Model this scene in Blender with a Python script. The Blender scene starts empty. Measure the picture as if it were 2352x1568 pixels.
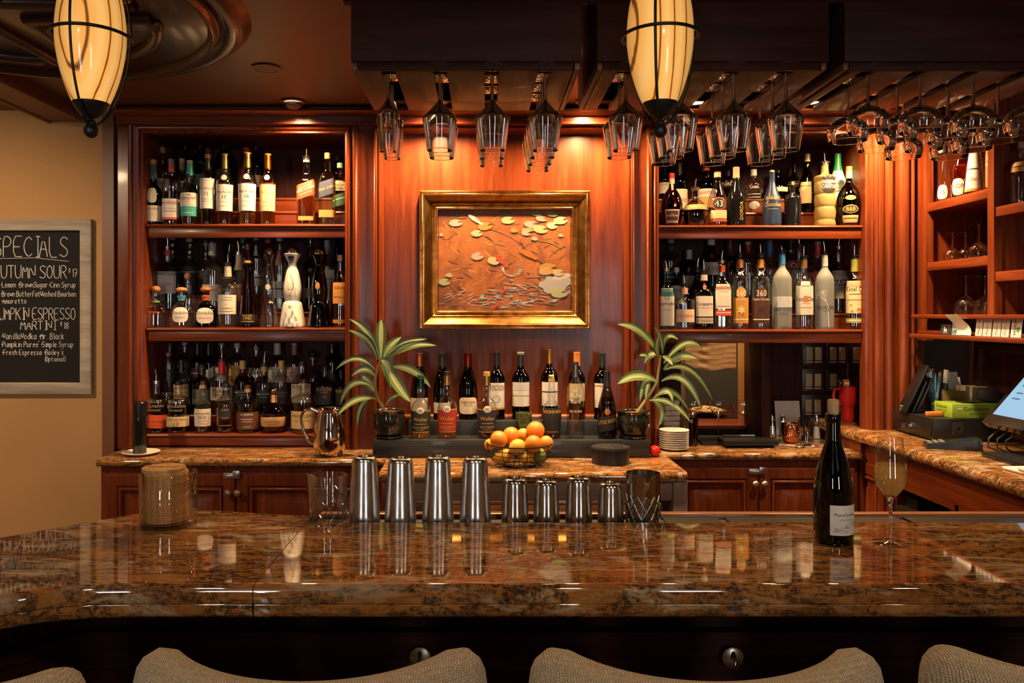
import bpy, bmesh, math, random
from mathutils import Vector, Matrix
random.seed(7)
sc = bpy.context.scene
COL = sc.collection
PI = math.pi
# ------------------------------------------------------------------ camera / world / light / exposure
FP, PX, PY, CZ = 1800.0, 1110.0, 722.0, 1.57          # focal length in px, principal point, eye height (image is 2352x1568)
cam_d = bpy.data.cameras.new('camera'); cam = bpy.data.objects.new('camera', cam_d); COL.objects.link(cam)
cam.location = (0, 0, CZ); cam.rotation_euler = (PI / 2, 0, 0)
cam_d.sensor_width = 36; cam_d.lens = FP / 2352 * 36
cam_d.shift_x = (1176 - PX) / 2352; cam_d.shift_y = -(784 - PY) / 2352
cam_d.clip_start = 0.02
sc.camera = cam
sc.view_settings.view_transform = 'Standard'; sc.view_settings.look = 'None'
sc.view_settings.gamma = 1; sc.view_settings.use_curve_mapping = False
sc.view_settings.exposure = 0.88
w = bpy.data.worlds.new('world'); sc.world = w; w.use_nodes = True
w.node_tree.nodes['Background'].inputs[0].default_value = (1, .8, .6, 1)
w.node_tree.nodes['Background'].inputs[1].default_value = .02
WINDOW_STRENGTH = 7.5
SPOT_W = 50.0
cy = sc.cycles
cy.max_bounces = 20; cy.diffuse_bounces = 3; cy.glossy_bounces = 4; cy.transmission_bounces = 20
cy.use_adaptive_sampling = True; cy.adaptive_threshold = .025
cy.transparent_max_bounces = 48; cy.caustics_reflective = False; cy.caustics_refractive = False
cy.sample_clamp_indirect = 4; cy.use_denoising = True

def spot(name, loc, target, watts, size_deg, blend, col=(1, .60, .27), rad=.03):
    l = bpy.data.lights.new(name, 'SPOT'); l.energy = watts; l.color = col; l.shadow_soft_size = rad
    l.spot_size = math.radians(size_deg); l.spot_blend = blend
    o = bpy.data.objects.new(name, l); COL.objects.link(o); o.location = loc
    o.rotation_euler = (Vector(target) - Vector(loc)).to_track_quat('-Z', 'Y').to_euler()
    return o

# ------------------------------------------------------------------ helpers
def P(px, py, D): return Vector(((px - PX) * D / FP, D, CZ - (py - PY) * D / FP))
def X(px, D): return (px - PX) * D / FP
def Z(py, D): return CZ - (py - PY) * D / FP

def chaikin(p, n=2):
    for _ in range(n):
        q = [p[0]]
        for a, b in zip(p, p[1:]):
            q.append((a[0]*.75+b[0]*.25, a[1]*.75+b[1]*.25)); q.append((a[0]*.25+b[0]*.75, a[1]*.25+b[1]*.75))
        q.append(p[-1]); p = q
    return p

def rad_at(prof, z):
    best = prof[-1][0]
    for a, b in zip(prof, prof[1:]):
        lo, hi = min(a[1], b[1]), max(a[1], b[1])
        if lo <= z <= hi and hi - lo > 1e-9:
            t = (z - a[1]) / (b[1] - a[1]); return a[0] + (b[0] - a[0]) * t
    return best

def sq(a, n):
    if n == 2: return 1.0
    return (abs(math.cos(a)) ** n + abs(math.sin(a)) ** n) ** (-1.0 / n)

class MB:
    def __init__(s): s.v = []; s.f = []; s.mi = []
    def add(s, vs, fs, mi=0):
        o = len(s.v); s.v += [tuple(v) for v in vs]; s.f += [tuple(i + o for i in f) for f in fs]; s.mi += [mi] * len(fs); return s
    def box(s, x0, x1, y0, y1, z0, z1, mi=0, b=0):
        if b <= 0:
            v = [(x0,y0,z0),(x1,y0,z0),(x1,y1,z0),(x0,y1,z0),(x0,y0,z1),(x1,y0,z1),(x1,y1,z1),(x0,y1,z1)]
            return s.add(v, [(0,3,2,1),(4,5,6,7),(0,1,5,4),(1,2,6,5),(2,3,7,6),(3,0,4,7)], mi)
        bm = bmesh.new(); bmesh.ops.create_cube(bm, size=1)
        for vt in bm.verts:
            vt.co = Vector(((x0+x1)/2 + vt.co.x*(x1-x0), (y0+y1)/2 + vt.co.y*(y1-y0), (z0+z1)/2 + vt.co.z*(z1-z0)))
        bmesh.ops.bevel(bm, geom=bm.edges[:], offset=b, segments=2, affect='EDGES', profile=.5)
        bm.verts.index_update()
        s.add([v.co for v in bm.verts], [[v.index for v in f.verts] for f in bm.faces], mi); bm.free(); return s
    def prism(s, poly, z0, z1, mi=0):
        n = len(poly)
        v = [(x, y, z0) for x, y in poly] + [(x, y, z1) for x, y in poly]
        return s.add(v, [tuple(range(n))[::-1], tuple(range(n, 2*n))] + [(i, (i+1) % n, n + (i+1) % n, n + i) for i in range(n)], mi)
    def extx(s, prof, x0, x1, mi=0):                      # profile (y,z) swept along x
        n = len(prof)
        v = [(x0, y, z) for y, z in prof] + [(x1, y, z) for y, z in prof]
        return s.add(v, [tuple(range(n))[::-1], tuple(range(n, 2*n))] + [(i, (i+1) % n, n + (i+1) % n, n + i) for i in range(n)], mi)
    def lathe(s, prof, seg=24, c=(0, 0, 0), n=2, dy=1.0, mi=0, rot=0, close=False):
        vs = []; fs = []; m = len(prof)
        for r, z in prof:
            for k in range(seg):
                a = 2*PI*k/seg; q = sq(a, n) * r
                vs.append((c[0] + q*math.cos(a+rot), c[1] + q*math.sin(a+rot)*dy, c[2] + z))
        for i in range(m - 1):
            for k in range(seg):
                k2 = (k+1) % seg; fs.append((i*seg+k, i*seg+k2, (i+1)*seg+k2, (i+1)*seg+k))
        if close:
            fs.append(tuple(range(seg))[::-1]); fs.append(tuple((m-1)*seg + k for k in range(seg)))
        return s.add(vs, fs, mi)
    def tube(s, pts, r, seg=8, mi=0, closed=False):
        pts = [Vector(p) for p in pts]; n = len(pts); vs = []; fs = []
        up = Vector((0, 0, 1)); prev = None
        for i, p in enumerate(pts):
            if closed: t = pts[(i+1) % n] - pts[i-1]
            else: t = pts[min(i+1, n-1)] - pts[max(i-1, 0)]
            if t.length < 1e-9: t = Vector((0, 0, 1))
            t.normalize()
            if prev is None:
                a = up if abs(t.z) < .9 else Vector((1, 0, 0)); u = t.cross(a).normalized()
            else: u = (prev - t * prev.dot(t)).normalized()
            prev = u; w2 = t.cross(u)
            rr = r[i] if isinstance(r, (list, tuple)) else r
            for k in range(seg):
                an = 2*PI*k/seg; vs.append(p + (u*math.cos(an) + w2*math.sin(an)) * rr)
        for i in range(n if closed else n - 1):
            j = (i+1) % n
            for k in range(seg):
                k2 = (k+1) % seg; fs.append((i*seg+k, i*seg+k2, j*seg+k2, j*seg+k))
        if not closed: fs.append(tuple(range(seg))[::-1]); fs.append(tuple((n-1)*seg+k for k in range(seg)))
        return s.add(vs, fs, mi)
    def frame(s, x0, x1, z0, z1, prof, y, openbot=False, mi=0):   # mitred frontal frame: prof = (inset, protrusion toward camera)
        vs = []; fs = []
        for u, h in prof:
            zb = z0 if openbot else z0 + u
            vs += [(x0+u, y-h, zb), (x0+u, y-h, z1-u), (x1-u, y-h, z1-u), (x1-u, y-h, zb)]
        for i in range(len(prof)-1):
            for k in range(4):
                if openbot and k == 3: continue
                k2 = (k+1) % 4; fs.append((i*4+k, (i+1)*4+k, (i+1)*4+k2, i*4+k2))
        return s.add(vs, fs, mi)
    def xf(s, M, start=0):
        for i in range(start, len(s.v)): s.v[i] = tuple(M @ Vector(s.v[i]))
        return s
    def build(s, name, mat, parent=None, smooth=35):
        me = bpy.data.meshes.new(name); me.from_pydata(s.v, [], s.f); me.update()
        for m in (mat if isinstance(mat, (list, tuple)) else [mat]): me.materials.append(m)
        if len(set(s.mi)) > 1: me.polygons.foreach_set('material_index', s.mi)
        if smooth:
            me.polygons.foreach_set('use_smooth', [True]*len(me.polygons)); me.set_sharp_from_angle(angle=math.radians(smooth))
        o = bpy.data.objects.new(name, me); COL.objects.link(o)
        if parent is not None: o.parent = parent
        return o

def bead(u0, u1, h0, h, n=6):                             # half-round bump between insets
    return [(u0 + (u1-u0)*(1-math.cos(PI*i/n))/2, h0 + h*math.sin(PI*i/n)) for i in range(n+1)]

def tag(o, label, cat, group=None):
    o['label'] = label; o['category'] = cat
    if group: o['group'] = group
    return o
def struct(o): o['kind'] = 'structure'; return o
def thing(name, label, cat, loc=(0, 0, 0), rz=0, group=None):
    o = bpy.data.objects.new(name, None); COL.objects.link(o); o.empty_display_size = .02
    o.location = loc; o.rotation_euler = (0, 0, rz); return tag(o, label, cat, group)
def dup(root, loc, rz=0, label=None):
    r = root.copy(); COL.objects.link(r); r.location = loc; r.rotation_euler = (0, 0, rz)
    if label: r['label'] = label
    for ch in list(root.children):
        c = ch.copy(); COL.objects.link(c); c.parent = r
        for g in list(ch.children):
            d = g.copy(); COL.objects.link(d); d.parent = c
    return r

# ------------------------------------------------------------------ materials
MATS = {}
def new_mat(name):
    m = bpy.data.materials.new(name); m.use_nodes = True; nt = m.node_tree; nt.nodes.clear()
    out = nt.nodes.new('ShaderNodeOutputMaterial'); return m, nt, out
def lk(nt, a, b): nt.links.new(a, b)
def prin(nt, out, col=None, rough=.5, metal=0, coat=0, spec=None):
    p = nt.nodes.new('ShaderNodeBsdfPrincipled')
    if col: p.inputs['Base Color'].default_value = (*col, 1)
    p.inputs['Roughness'].default_value = rough; p.inputs['Metallic'].default_value = metal
    p.inputs['Coat Weight'].default_value = coat; p.inputs['Coat Roughness'].default_value = .08
    if spec is not None: p.inputs['Specular IOR Level'].default_value = spec
    lk(nt, p.outputs[0], out.inputs[0]); return p
def coords(nt, scale=(1, 1, 1), kind='Object'):
    t = nt.nodes.new('ShaderNodeTexCoord'); mp = nt.nodes.new('ShaderNodeMapping'); mp.inputs['Scale'].default_value = scale
    lk(nt, t.outputs[kind], mp.inputs[0]); return mp.outputs[0]
def noise(nt, vec, scale, detail=4, rough=.55, dist=0):
    n = nt.nodes.new('ShaderNodeTexNoise'); n.inputs['Scale'].default_value = scale; n.inputs['Detail'].default_value = detail
    n.inputs['Roughness'].default_value = rough; n.inputs['Distortion'].default_value = dist
    if vec is not None: lk(nt, vec, n.inputs['Vector'])
    return n.outputs['Fac']
def ramp(nt, fac, stops):
    r = nt.nodes.new('ShaderNodeValToRGB'); e = r.color_ramp.elements
    while len(e) < len(stops): e.new(.5)
    for el, (p, c) in zip(e, stops): el.position = p; el.color = (*c, 1)
    lk(nt, fac, r.inputs[0]); return r.outputs[0]
def mixc(nt, fac, a, b):
    m = nt.nodes.new('ShaderNodeMix'); m.data_type = 'RGBA'
    for sock, val in ((m.inputs[0], fac), (m.inputs[6], a), (m.inputs[7], b)):
        if isinstance(val, (int, float)): sock.default_value = val
        elif isinstance(val, tuple): sock.default_value = (*val, 1)
        else: lk(nt, val, sock)
    return m.outputs[2]
def bump(nt, h, strength, dist=.002):
    b = nt.nodes.new('ShaderNodeBump'); b.inputs['Strength'].default_value = strength; b.inputs['Distance'].default_value = dist
    lk(nt, h, b.inputs['Height']); return b.outputs[0]

def plain(col, rough=.5, metal=0, coat=0, name=None):
    key = ('p', col, rough, metal, coat)
    if key not in MATS:
        m, nt, out = new_mat(name or 'plain_%d' % len(MATS)); p = prin(nt, out, col, rough, metal, coat)
        # faint procedural tone variation so that nothing is perfectly flat
        n = noise(nt, coords(nt, (1, 1, 1)), 60, 2)
        c = mixc(nt, n, tuple(v*.9 for v in col), tuple(min(1, v*1.08) for v in col)); lk(nt, c, p.inputs['Base Color'])
        MATS[key] = m
    return MATS[key]
def metal(col, rough=.25, aniso=0, scr=0):
    key = ('m', col, rough, scr)
    if key not in MATS:
        m, nt, out = new_mat('metal_%d' % len(MATS)); p = prin(nt, out, col, rough, 1)
        n = noise(nt, coords(nt, (1, 1, 1)), 45, 3)
        r = nt.nodes.new('ShaderNodeMapRange'); lk(nt, n, r.inputs[0]); r.inputs[3].default_value = rough*.6; r.inputs[4].default_value = rough*1.5
        lk(nt, r.outputs[0], p.inputs['Roughness'])
        if scr:
            n2 = noise(nt, coords(nt, (1, 1, .08)), 260, 3); lk(nt, bump(nt, n2, scr, .0005), p.inputs['Normal'])
        MATS[key] = m
    return MATS[key]
def wood(name, c_dark, c_mid, c_light, grain='z', rough=.30, coat=.05, sc_=1.0):
    key = ('w', name, grain)
    if key in MATS: return MATS[key]
    m, nt, out = new_mat(name + '_' + grain); p = prin(nt, out, None, rough, 0, coat, .34)
    s = {'x': (1.2, 16, 16), 'y': (16, 1.2, 16), 'z': (16, 16, 1.2)}[grain]
    v = coords(nt, tuple(a*sc_ for a in s))
    n1 = noise(nt, v, 2.2, 6, .6, .6); n2 = noise(nt, v, 9, 4, .6, .2)
    a = nt.nodes.new('ShaderNodeMath'); a.operation = 'MULTIPLY_ADD'; lk(nt, n2, a.inputs[0]); a.inputs[1].default_value = .35
    lk(nt, n1, a.inputs[2])
    lk(nt, ramp(nt, a.outputs[0], [(.42, c_dark), (.66, c_mid), (.9, c_light)]), p.inputs['Base Color'])
    lk(nt, bump(nt, a.outputs[0], .06, .001), p.inputs['Normal'])
    MATS[key] = m; return m
def cherry(g='z'): return wood('cherry', (.080, .0145, .0045), (.145, .028, .0075), (.215, .049, .013), g)
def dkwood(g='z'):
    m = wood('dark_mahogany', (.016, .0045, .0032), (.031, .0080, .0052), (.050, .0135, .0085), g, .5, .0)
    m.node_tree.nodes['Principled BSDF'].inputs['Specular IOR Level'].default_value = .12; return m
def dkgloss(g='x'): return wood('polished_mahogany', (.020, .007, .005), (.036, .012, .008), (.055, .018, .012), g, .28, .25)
def rackwood(g='y'): return wood('rack_walnut', (.09, .038, .017), (.13, .055, .025), (.17, .078, .036), g, .4, .15)

def glass(tint=(.96, .97, .96), edge=(.55, .58, .56), rough=.015, ior=1.5, key=None, boost=1.0):
    k = ('g', tint, edge, rough, boost)
    if k in MATS: return MATS[k]
    m, nt, out = new_mat('glass_%d' % len(MATS))
    lw = nt.nodes.new('ShaderNodeLayerWeight'); lw.inputs[0].default_value = .5
    pw = nt.nodes.new('ShaderNodeMath'); pw.operation = 'POWER'; pw.inputs[1].default_value = 3.0; lk(nt, lw.outputs['Facing'], pw.inputs[0])
    col = mixc(nt, pw.outputs[0], tint, edge)
    tr = nt.nodes.new('ShaderNodeBsdfTransparent'); lk(nt, col, tr.inputs[0])
    gl = nt.nodes.new('ShaderNodeBsdfGlossy'); gl.inputs['Roughness'].default_value = rough
    f5 = nt.nodes.new('ShaderNodeMath'); f5.operation = 'POWER'; f5.inputs[1].default_value = 2.6; lk(nt, lw.outputs['Facing'], f5.inputs[0])
    mul = nt.nodes.new('ShaderNodeMath'); mul.operation = 'MULTIPLY_ADD'; mul.use_clamp = True; mul.inputs[1].default_value = .8; mul.inputs[2].default_value = .05*boost; lk(nt, f5.outputs[0], mul.inputs[0])
    mx = nt.nodes.new('ShaderNodeMixShader'); lk(nt, mul.outputs[0], mx.inputs[0]); lk(nt, tr.outputs[0], mx.inputs[1]); lk(nt, gl.outputs[0], mx.inputs[2])
    lk(nt, mx.outputs[0], out.inputs[0]); MATS[k] = m; return m
def frosted(col):
    k = ('fr', col)
    if k in MATS: return MATS[k]
    m, nt, out = new_mat('frosted_%d' % len(MATS))
    tr = nt.nodes.new('ShaderNodeBsdfTransparent'); tr.inputs[0].default_value = (*col, 1)
    tl = nt.nodes.new('ShaderNodeBsdfTranslucent'); tl.inputs[0].default_value = (*col, 1)
    df = nt.nodes.new('ShaderNodeBsdfPrincipled'); df.inputs['Base Color'].default_value = (*col, 1); df.inputs['Roughness'].default_value = .45
    a = nt.nodes.new('ShaderNodeMixShader'); a.inputs[0].default_value = .65; lk(nt, tl.outputs[0], a.inputs[1]); lk(nt, df.outputs[0], a.inputs[2])
    b = nt.nodes.new('ShaderNodeMixShader'); b.inputs[0].default_value = .55; lk(nt, tr.outputs[0], b.inputs[1]); lk(nt, a.outputs[0], b.inputs[2])
    lk(nt, b.outputs[0], out.inputs[0]); MATS[k] = m; return m
def liquid(col, dens=.35):
    k = ('l', col, dens)
    if k in MATS: return MATS[k]
    m, nt, out = new_mat('liquid_%d' % len(MATS))
    tr = nt.nodes.new('ShaderNodeBsdfTransparent'); tr.inputs[0].default_value = (*col, 1)
    tl = nt.nodes.new('ShaderNodeBsdfTranslucent'); tl.inputs[0].default_value = (*col, 1)
    b = nt.nodes.new('ShaderNodeMixShader'); b.inputs[0].default_value = dens; lk(nt, tr.outputs[0], b.inputs[1]); lk(nt, tl.outputs[0], b.inputs[2])
    gl = nt.nodes.new('ShaderNodeBsdfGlossy'); gl.inputs['Roughness'].default_value = .02
    c = nt.nodes.new('ShaderNodeMixShader'); c.inputs[0].default_value = .03; lk(nt, b.outputs[0], c.inputs[1]); lk(nt, gl.outputs[0], c.inputs[2])
    lk(nt, c.outputs[0], out.inputs[0]); MATS[k] = m; return m
def solidglass():
    if 'sg' in MATS: return MATS['sg']
    m, nt, out = new_mat('solid_glass'); p = prin(nt, out, (1, 1, 1), .0); p.inputs['Transmission Weight'].default_value = 1; p.inputs['IOR'].default_value = 1.48
    MATS['sg'] = m; return m
def realglass(col=(1, 1, 1), ior=1.42):
    k = ('rg', col, ior)
    if k in MATS: return MATS[k]
    m, nt, out = new_mat('real_glass_%d' % len(MATS)); p = prin(nt, out, col, .0); p.inputs['Transmission Weight'].default_value = 1; p.inputs['IOR'].default_value = ior
    MATS[k] = m; return m
def emis(col, s):
    k = ('e', col, s)
    if k in MATS: return MATS[k]
    m, nt, out = new_mat('emission_%d' % len(MATS)); e = nt.nodes.new('ShaderNodeEmission'); e.inputs[0].default_value = (*col, 1); e.inputs[1].default_value = s
    lk(nt, e.outputs[0], out.inputs[0]); MATS[k] = m; return m
def granite():
    if 'gr' in MATS: return MATS['gr']
    m, nt, out = new_mat('granite'); p = prin(nt, out, None, .035, 0, 0); p.inputs['IOR'].default_value = 2.0
    v = coords(nt, (1.0, 3.4, 3.4))
    big = noise(nt, v, 2.6, 9, .62, 1.2)
    fine = noise(nt, coords(nt, (1.6, 4, 4)), 16, 7, .68, .6)
    ad = nt.nodes.new('ShaderNodeMath'); ad.operation = 'MULTIPLY_ADD'; lk(nt, fine, ad.inputs[0]); ad.inputs[1].default_value = .45; lk(nt, big, ad.inputs[2])
    base = ramp(nt, ad.outputs[0], [(.50, (.075, .026, .007)), (.61, (.20, .074, .018)), (.72, (.36, .165, .048)), (.82, (.27, .105, .026)), (.93, (.62, .46, .25))])
    vein = noise(nt, coords(nt, (1.1, 4.2, 4.2)), 3.1, 11, .70, 2.0)
    blk = ramp(nt, vein, [(.40, (0, 0, 0)), (.475, (.95, .95, .95)), (.50, (.95, .95, .95)), (.57, (0, 0, 0))])
    sp = ramp(nt, noise(nt, coords(nt), 95, 5, .75), [(.40, (0, 0, 0)), (.54, (1, 1, 1))])
    mm = nt.nodes.new('ShaderNodeMath'); mm.operation = 'MULTIPLY'; lk(nt, blk, mm.inputs[0]); lk(nt, sp, mm.inputs[1])
    c1 = mixc(nt, mm.outputs[0], base, (.010, .011, .013))
    wv = ramp(nt, noise(nt, coords(nt, (1.2, 3, 3)), 4.4, 8, .66, 1.4), [(.53, (0, 0, 0)), (.66, (.66, .66, .66))])
    c2 = mixc(nt, wv, c1, (.52, .44, .31))
    lk(nt, c2, p.inputs['Base Color']); MATS['gr'] = m; return m
def plaster():
    m, nt, out = new_mat('tan_plaster'); p = prin(nt, out, None, .85)
    n = noise(nt, coords(nt), 2.2, 4, .5); n2 = noise(nt, coords(nt), 160, 4, .7)
    c = mixc(nt, n, (.44, .235, .085), (.60, .34, .135)); c2 = mixc(nt, ramp(nt, n2, [(.55, (0, 0, 0)), (.75, (.5, .5, .5))]), c, (.27, .14, .055))
    lk(nt, c2, p.inputs['Base Color']); lk(nt, bump(nt, n2, .35, .0015), p.inputs['Normal']); return m
def paint_ceiling():
    m, nt, out = new_mat('brown_ceiling_paint'); p = prin(nt, out, None, .42)
    n = noise(nt, coords(nt), 1.5, 4); lk(nt, mixc(nt, n, (.10, .042, .018), (.135, .058, .026)), p.inputs['Base Color'])
    lk(nt, bump(nt, noise(nt, coords(nt), 90, 3), .08, .001), p.inputs['Normal']); return m
def fabric():
    m, nt, out = new_mat('beige_tweed'); p = prin(nt, out, None, .95); p.inputs['Sheen Weight'].default_value = .25
    t = nt.nodes.new('ShaderNodeTexCoord')
    w1 = nt.nodes.new('ShaderNodeTexWave'); w1.inputs['Scale'].default_value = 88; w1.inputs['Distortion'].default_value = 3.5; w1.inputs['Detail'].default_value = 3; w1.bands_direction = 'X'
    w2 = nt.nodes.new('ShaderNodeTexWave'); w2.inputs['Scale'].default_value = 95; w2.inputs['Distortion'].default_value = 4; w2.inputs['Detail'].default_value = 3; w2.bands_direction = 'Z'
    for q in (w1, w2): lk(nt, t.outputs['Object'], q.inputs['Vector'])
    mm = nt.nodes.new('ShaderNodeMath'); mm.operation = 'MULTIPLY'; lk(nt, w1.outputs['Fac'], mm.inputs[0]); lk(nt, w2.outputs['Fac'], mm.inputs[1])
    n = noise(nt, t.outputs['Object'], 170, 4, .7)
    a = nt.nodes.new('ShaderNodeMath'); a.operation = 'MULTIPLY_ADD'; lk(nt, n, a.inputs[0]); a.inputs[1].default_value = .6; lk(nt, mm.outputs[0], a.inputs[2])
    lk(nt, ramp(nt, a.outputs[0], [(.15, (.20, .13, .07)), (.45, (.46, .35, .21)), (.9, (.72, .60, .42))]), p.inputs['Base Color'])
    lk(nt, bump(nt, a.outputs[0], .9, .0035), p.inputs['Normal']); return m
def shade_mat():
    m, nt, out = new_mat('lamp_shade_glow')
    t = nt.nodes.new('ShaderNodeTexCoord'); mp = nt.nodes.new('ShaderNodeMapping'); mp.inputs['Scale'].default_value = (1, 1, .05); lk(nt, t.outputs['Object'], mp.inputs[0])
    wv = nt.nodes.new('ShaderNodeTexWave'); wv.inputs['Scale'].default_value = 11; wv.inputs['Distortion'].default_value = 3.2; wv.inputs['Detail'].default_value = 3; wv.inputs['Detail Scale'].default_value = 1.2
    lk(nt, mp.outputs[0], wv.inputs['Vector'])
    vein = ramp(nt, wv.outputs['Fac'], [(.0, (.16, .05, .01)), (.02, (.45, .17, .03)), (.05, (1, .42, .085)), (1, (1, .53, .145))])
    lw = nt.nodes.new('ShaderNodeLayerWeight'); lw.inputs[0].default_value = .5
    mr = nt.nodes.new('ShaderNodeMapRange'); lk(nt, lw.outputs['Facing'], mr.inputs[0]); mr.inputs[3].default_value = .60; mr.inputs[4].default_value = .20  # emission fades toward the silhouette, imitating the bulb inside the shade
    e = nt.nodes.new('ShaderNodeEmission'); lk(nt, vein, e.inputs[0]); lk(nt, mr.outputs[0], e.inputs[1])
    g = nt.nodes.new('ShaderNodeBsdfGlossy'); g.inputs['Roughness'].default_value = .12
    mx = nt.nodes.new('ShaderNodeMixShader'); mx.inputs[0].default_value = .05; lk(nt, e.outputs[0], mx.inputs[1]); lk(nt, g.outputs[0], mx.inputs[2])
    lk(nt, mx.outputs[0], out.inputs[0]); return m

# ------------------------------------------------------------------ lettering
TXT = {}
def text_geo(s):
    if s == '~': return [(-3 + i*.5, y) for y in (.25, .5) for i in range(13)], [(i, i+1, i+14, i+13) for i in range(12)], 6.0     # a line of illegible fine print
    if s not in TXT:
        cu = bpy.data.curves.new('t', 'FONT'); cu.body = s; cu.resolution_u = 2; cu.align_x = 'CENTER'; cu.size = 1
        o = bpy.data.objects.new('t', cu); me = o.to_mesh()
        vs = [(v.co.x, v.co.y) for v in me.vertices]; fs = [tuple(p.vertices) for p in me.polygons]
        o.to_mesh_clear(); bpy.data.objects.remove(o); bpy.data.curves.remove(cu)
        xs = [v[0] for v in vs] or [0]; w_ = max(max(xs) - min(xs), .01)
        TXT[s] = (vs, fs, w_)
    return TXT[s]
# single-stroke hand lettering on a 4 x 6 grid (x right, y up); used for chalk
ST = {'A':'0,0 2,6 4,0;.8,2.2 3.2,2.2','B':'0,0 0,6 2.5,6 3.5,5 2.5,3.2 0,3.2;2.5,3.2 4,1.6 2.5,0 0,0','C':'4,5 2.6,6 .8,5 0,3 .8,1 2.6,0 4,1','E':'4,6 0,6 0,0 4,0;0,3 3,3','F':'4,6 0,6 0,0;0,3 3,3','I':'1,6 3,6;2,6 2,0;1,0 3,0','K':'0,6 0,0;4,6 0,2.6;1.2,3.4 4,0','L':'0,6 0,0 3.6,0','M':'0,0 .4,6 2,2 3.6,6 4,0','N':'0,0 0,6 4,0 4,6','O':'2,6 .5,5 0,3 .5,1 2,0 3.5,1 4,3 3.5,5 2,6','P':'0,0 0,6 2.6,6 4,4.6 2.6,3 0,3','R':'0,0 0,6 2.6,6 4,4.6 2.6,3 0,3;1.6,3 4,0','S':'4,5.2 2.4,6 .6,5.4 .4,4 2,3.1 3.8,2.2 3.8,.8 2,0 0,.8','T':'0,6 4,6;2,6 2,0','U':'0,6 0,1.4 1.2,0 2.8,0 4,1.4 4,6','V':'0,6 2,0 4,6','W':'0,6 1,0 2,4 3,0 4,6','$':'3.6,5 2,5.6 .6,4.6 3.4,2 2,.6 .4,1.2;2,6.4 2,-.2','1':'1,5 2,6 2,0','7':'0,6 4,6 1.6,0;1,3 3.4,3','8':'2,3.2 .4,4.6 2,6 3.6,4.6 2,3.2 .1,1.5 2,0 3.9,1.5 2,3.2',
 'a':'3.2,3.6 1.2,4 0,2 1,0 3.2,1;3.2,4 3.2,0','b':'0,6 0,0;0,2.6 2,4 3.6,2 2,0 0,.6','c':'3.2,3.4 1.4,4 0,2 1.2,0 3.2,.6','d':'3.4,6 3.4,0;3.4,3 1.6,4 0,2 1.6,0 3.4,1','e':'0,2.2 3.4,2.4 2.6,3.8 1,3.8 0,2 1,.1 3.2,.5','f':'3,5.6 1.8,6 1.2,4.6 1.2,0;0,3.4 2.8,3.4','g':'3.2,3.6 1.2,4 0,2 1.4,.4 3.2,1.6;3.2,4 3.2,-1.2 1.6,-2 .2,-1.2','h':'0,6 0,0;0,2.6 1.8,4 3.2,3 3.2,0','i':'1.4,4 1.4,0;1.4,5.3 1.5,5.5','k':'0,6 0,0;3,4 0,1.8;1,2.4 3.2,0','l':'1.2,6 1.2,0','m':'0,4 0,0;0,3 1.2,4 2,3 2,0;2,3 3.2,4 4,3 4,0','n':'0,4 0,0;0,2.8 1.8,4 3.2,3 3.2,0','o':'1.7,4 0,2.6 .4,.6 1.7,0 3.2,1 3.2,3 1.7,4','p':'0,4 0,-2;0,3.2 2,4 3.4,2 2,0 0,.8','q':'0,0','r':'.4,4 .4,0;.4,2.4 1.6,3.8 3,3.6','s':'3,3.6 1.2,4 .4,3 2.8,1.2 2,0 .2,.5','t':'1.6,5.6 1.6,.6 2.8,0;.2,4 3,4','u':'0,4 0,1 1.4,0 3,1;3.2,4 3.2,0','v':'0,4 1.6,0 3.2,4','w':'0,4 .8,0 2,3 3,0 4,4','y':'0,4 1.8,1;3.4,4 1,-2','.':'1.4,0 1.6,.3','*':'1.2,3 1.8,3.5 2.2,3 1.6,2.6 1.2,3',"'":'1.6,6.2 1.2,5','-':'.6,2.6 2.2,2.6','(':'2.6,6.6 1,3 2.6,-.8',')':'.6,6.6 2.2,3 .6,-.8','^':'1,5.4 2.6,6.6'}
def stroke_text(mb, s, x, z, h, y, wmax, r):
    adv = []; cx = 0
    for ch in s:
        wd = 2.2 if ch == ' ' else (2.6 if ch in "il.'1()*I-" else 4.9)
        adv.append(cx); cx += wd
    k = h / 6; kx = min(k, wmax / max(cx, 1)) if wmax else k
    for ch, a in zip(s, adv):
        for pl in ST.get(ch, '').split(';'):
            if not pl: continue
            pts = [tuple(map(float, q.split(','))) for q in pl.split()]
            if len(pts) > 2: pts = chaikin(pts, 1)
            jz = random.uniform(-.12, .12)
            mb.tube([(x + (a + p[0])*kx, y, z + (p[1]+jz)*k) for p in pts], r, 4)
# ================================================================== setting
F_, DW, CTR, CEIL, BARZ = 3.38, 3.45, .99, 2.455, 1.07
M_CEIL = paint_ceiling(); M_PLAST = plaster(); M_GRAN = granite()
M_BROWN = plain((.16, .062, .025), .45); M_BLACK = plain((.012, .012, .013), .35); M_DARK = plain((.02, .014, .011), .6)
M_STEEL = metal((.62, .62, .6), .2); M_BRASS = metal((.75, .5, .2), .25); M_IRON = plain((.018, .02, .017), .38, .4)
M_WHITE = plain((.78, .74, .68), .35); M_PAPER = plain((.72, .68, .6), .8)

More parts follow.
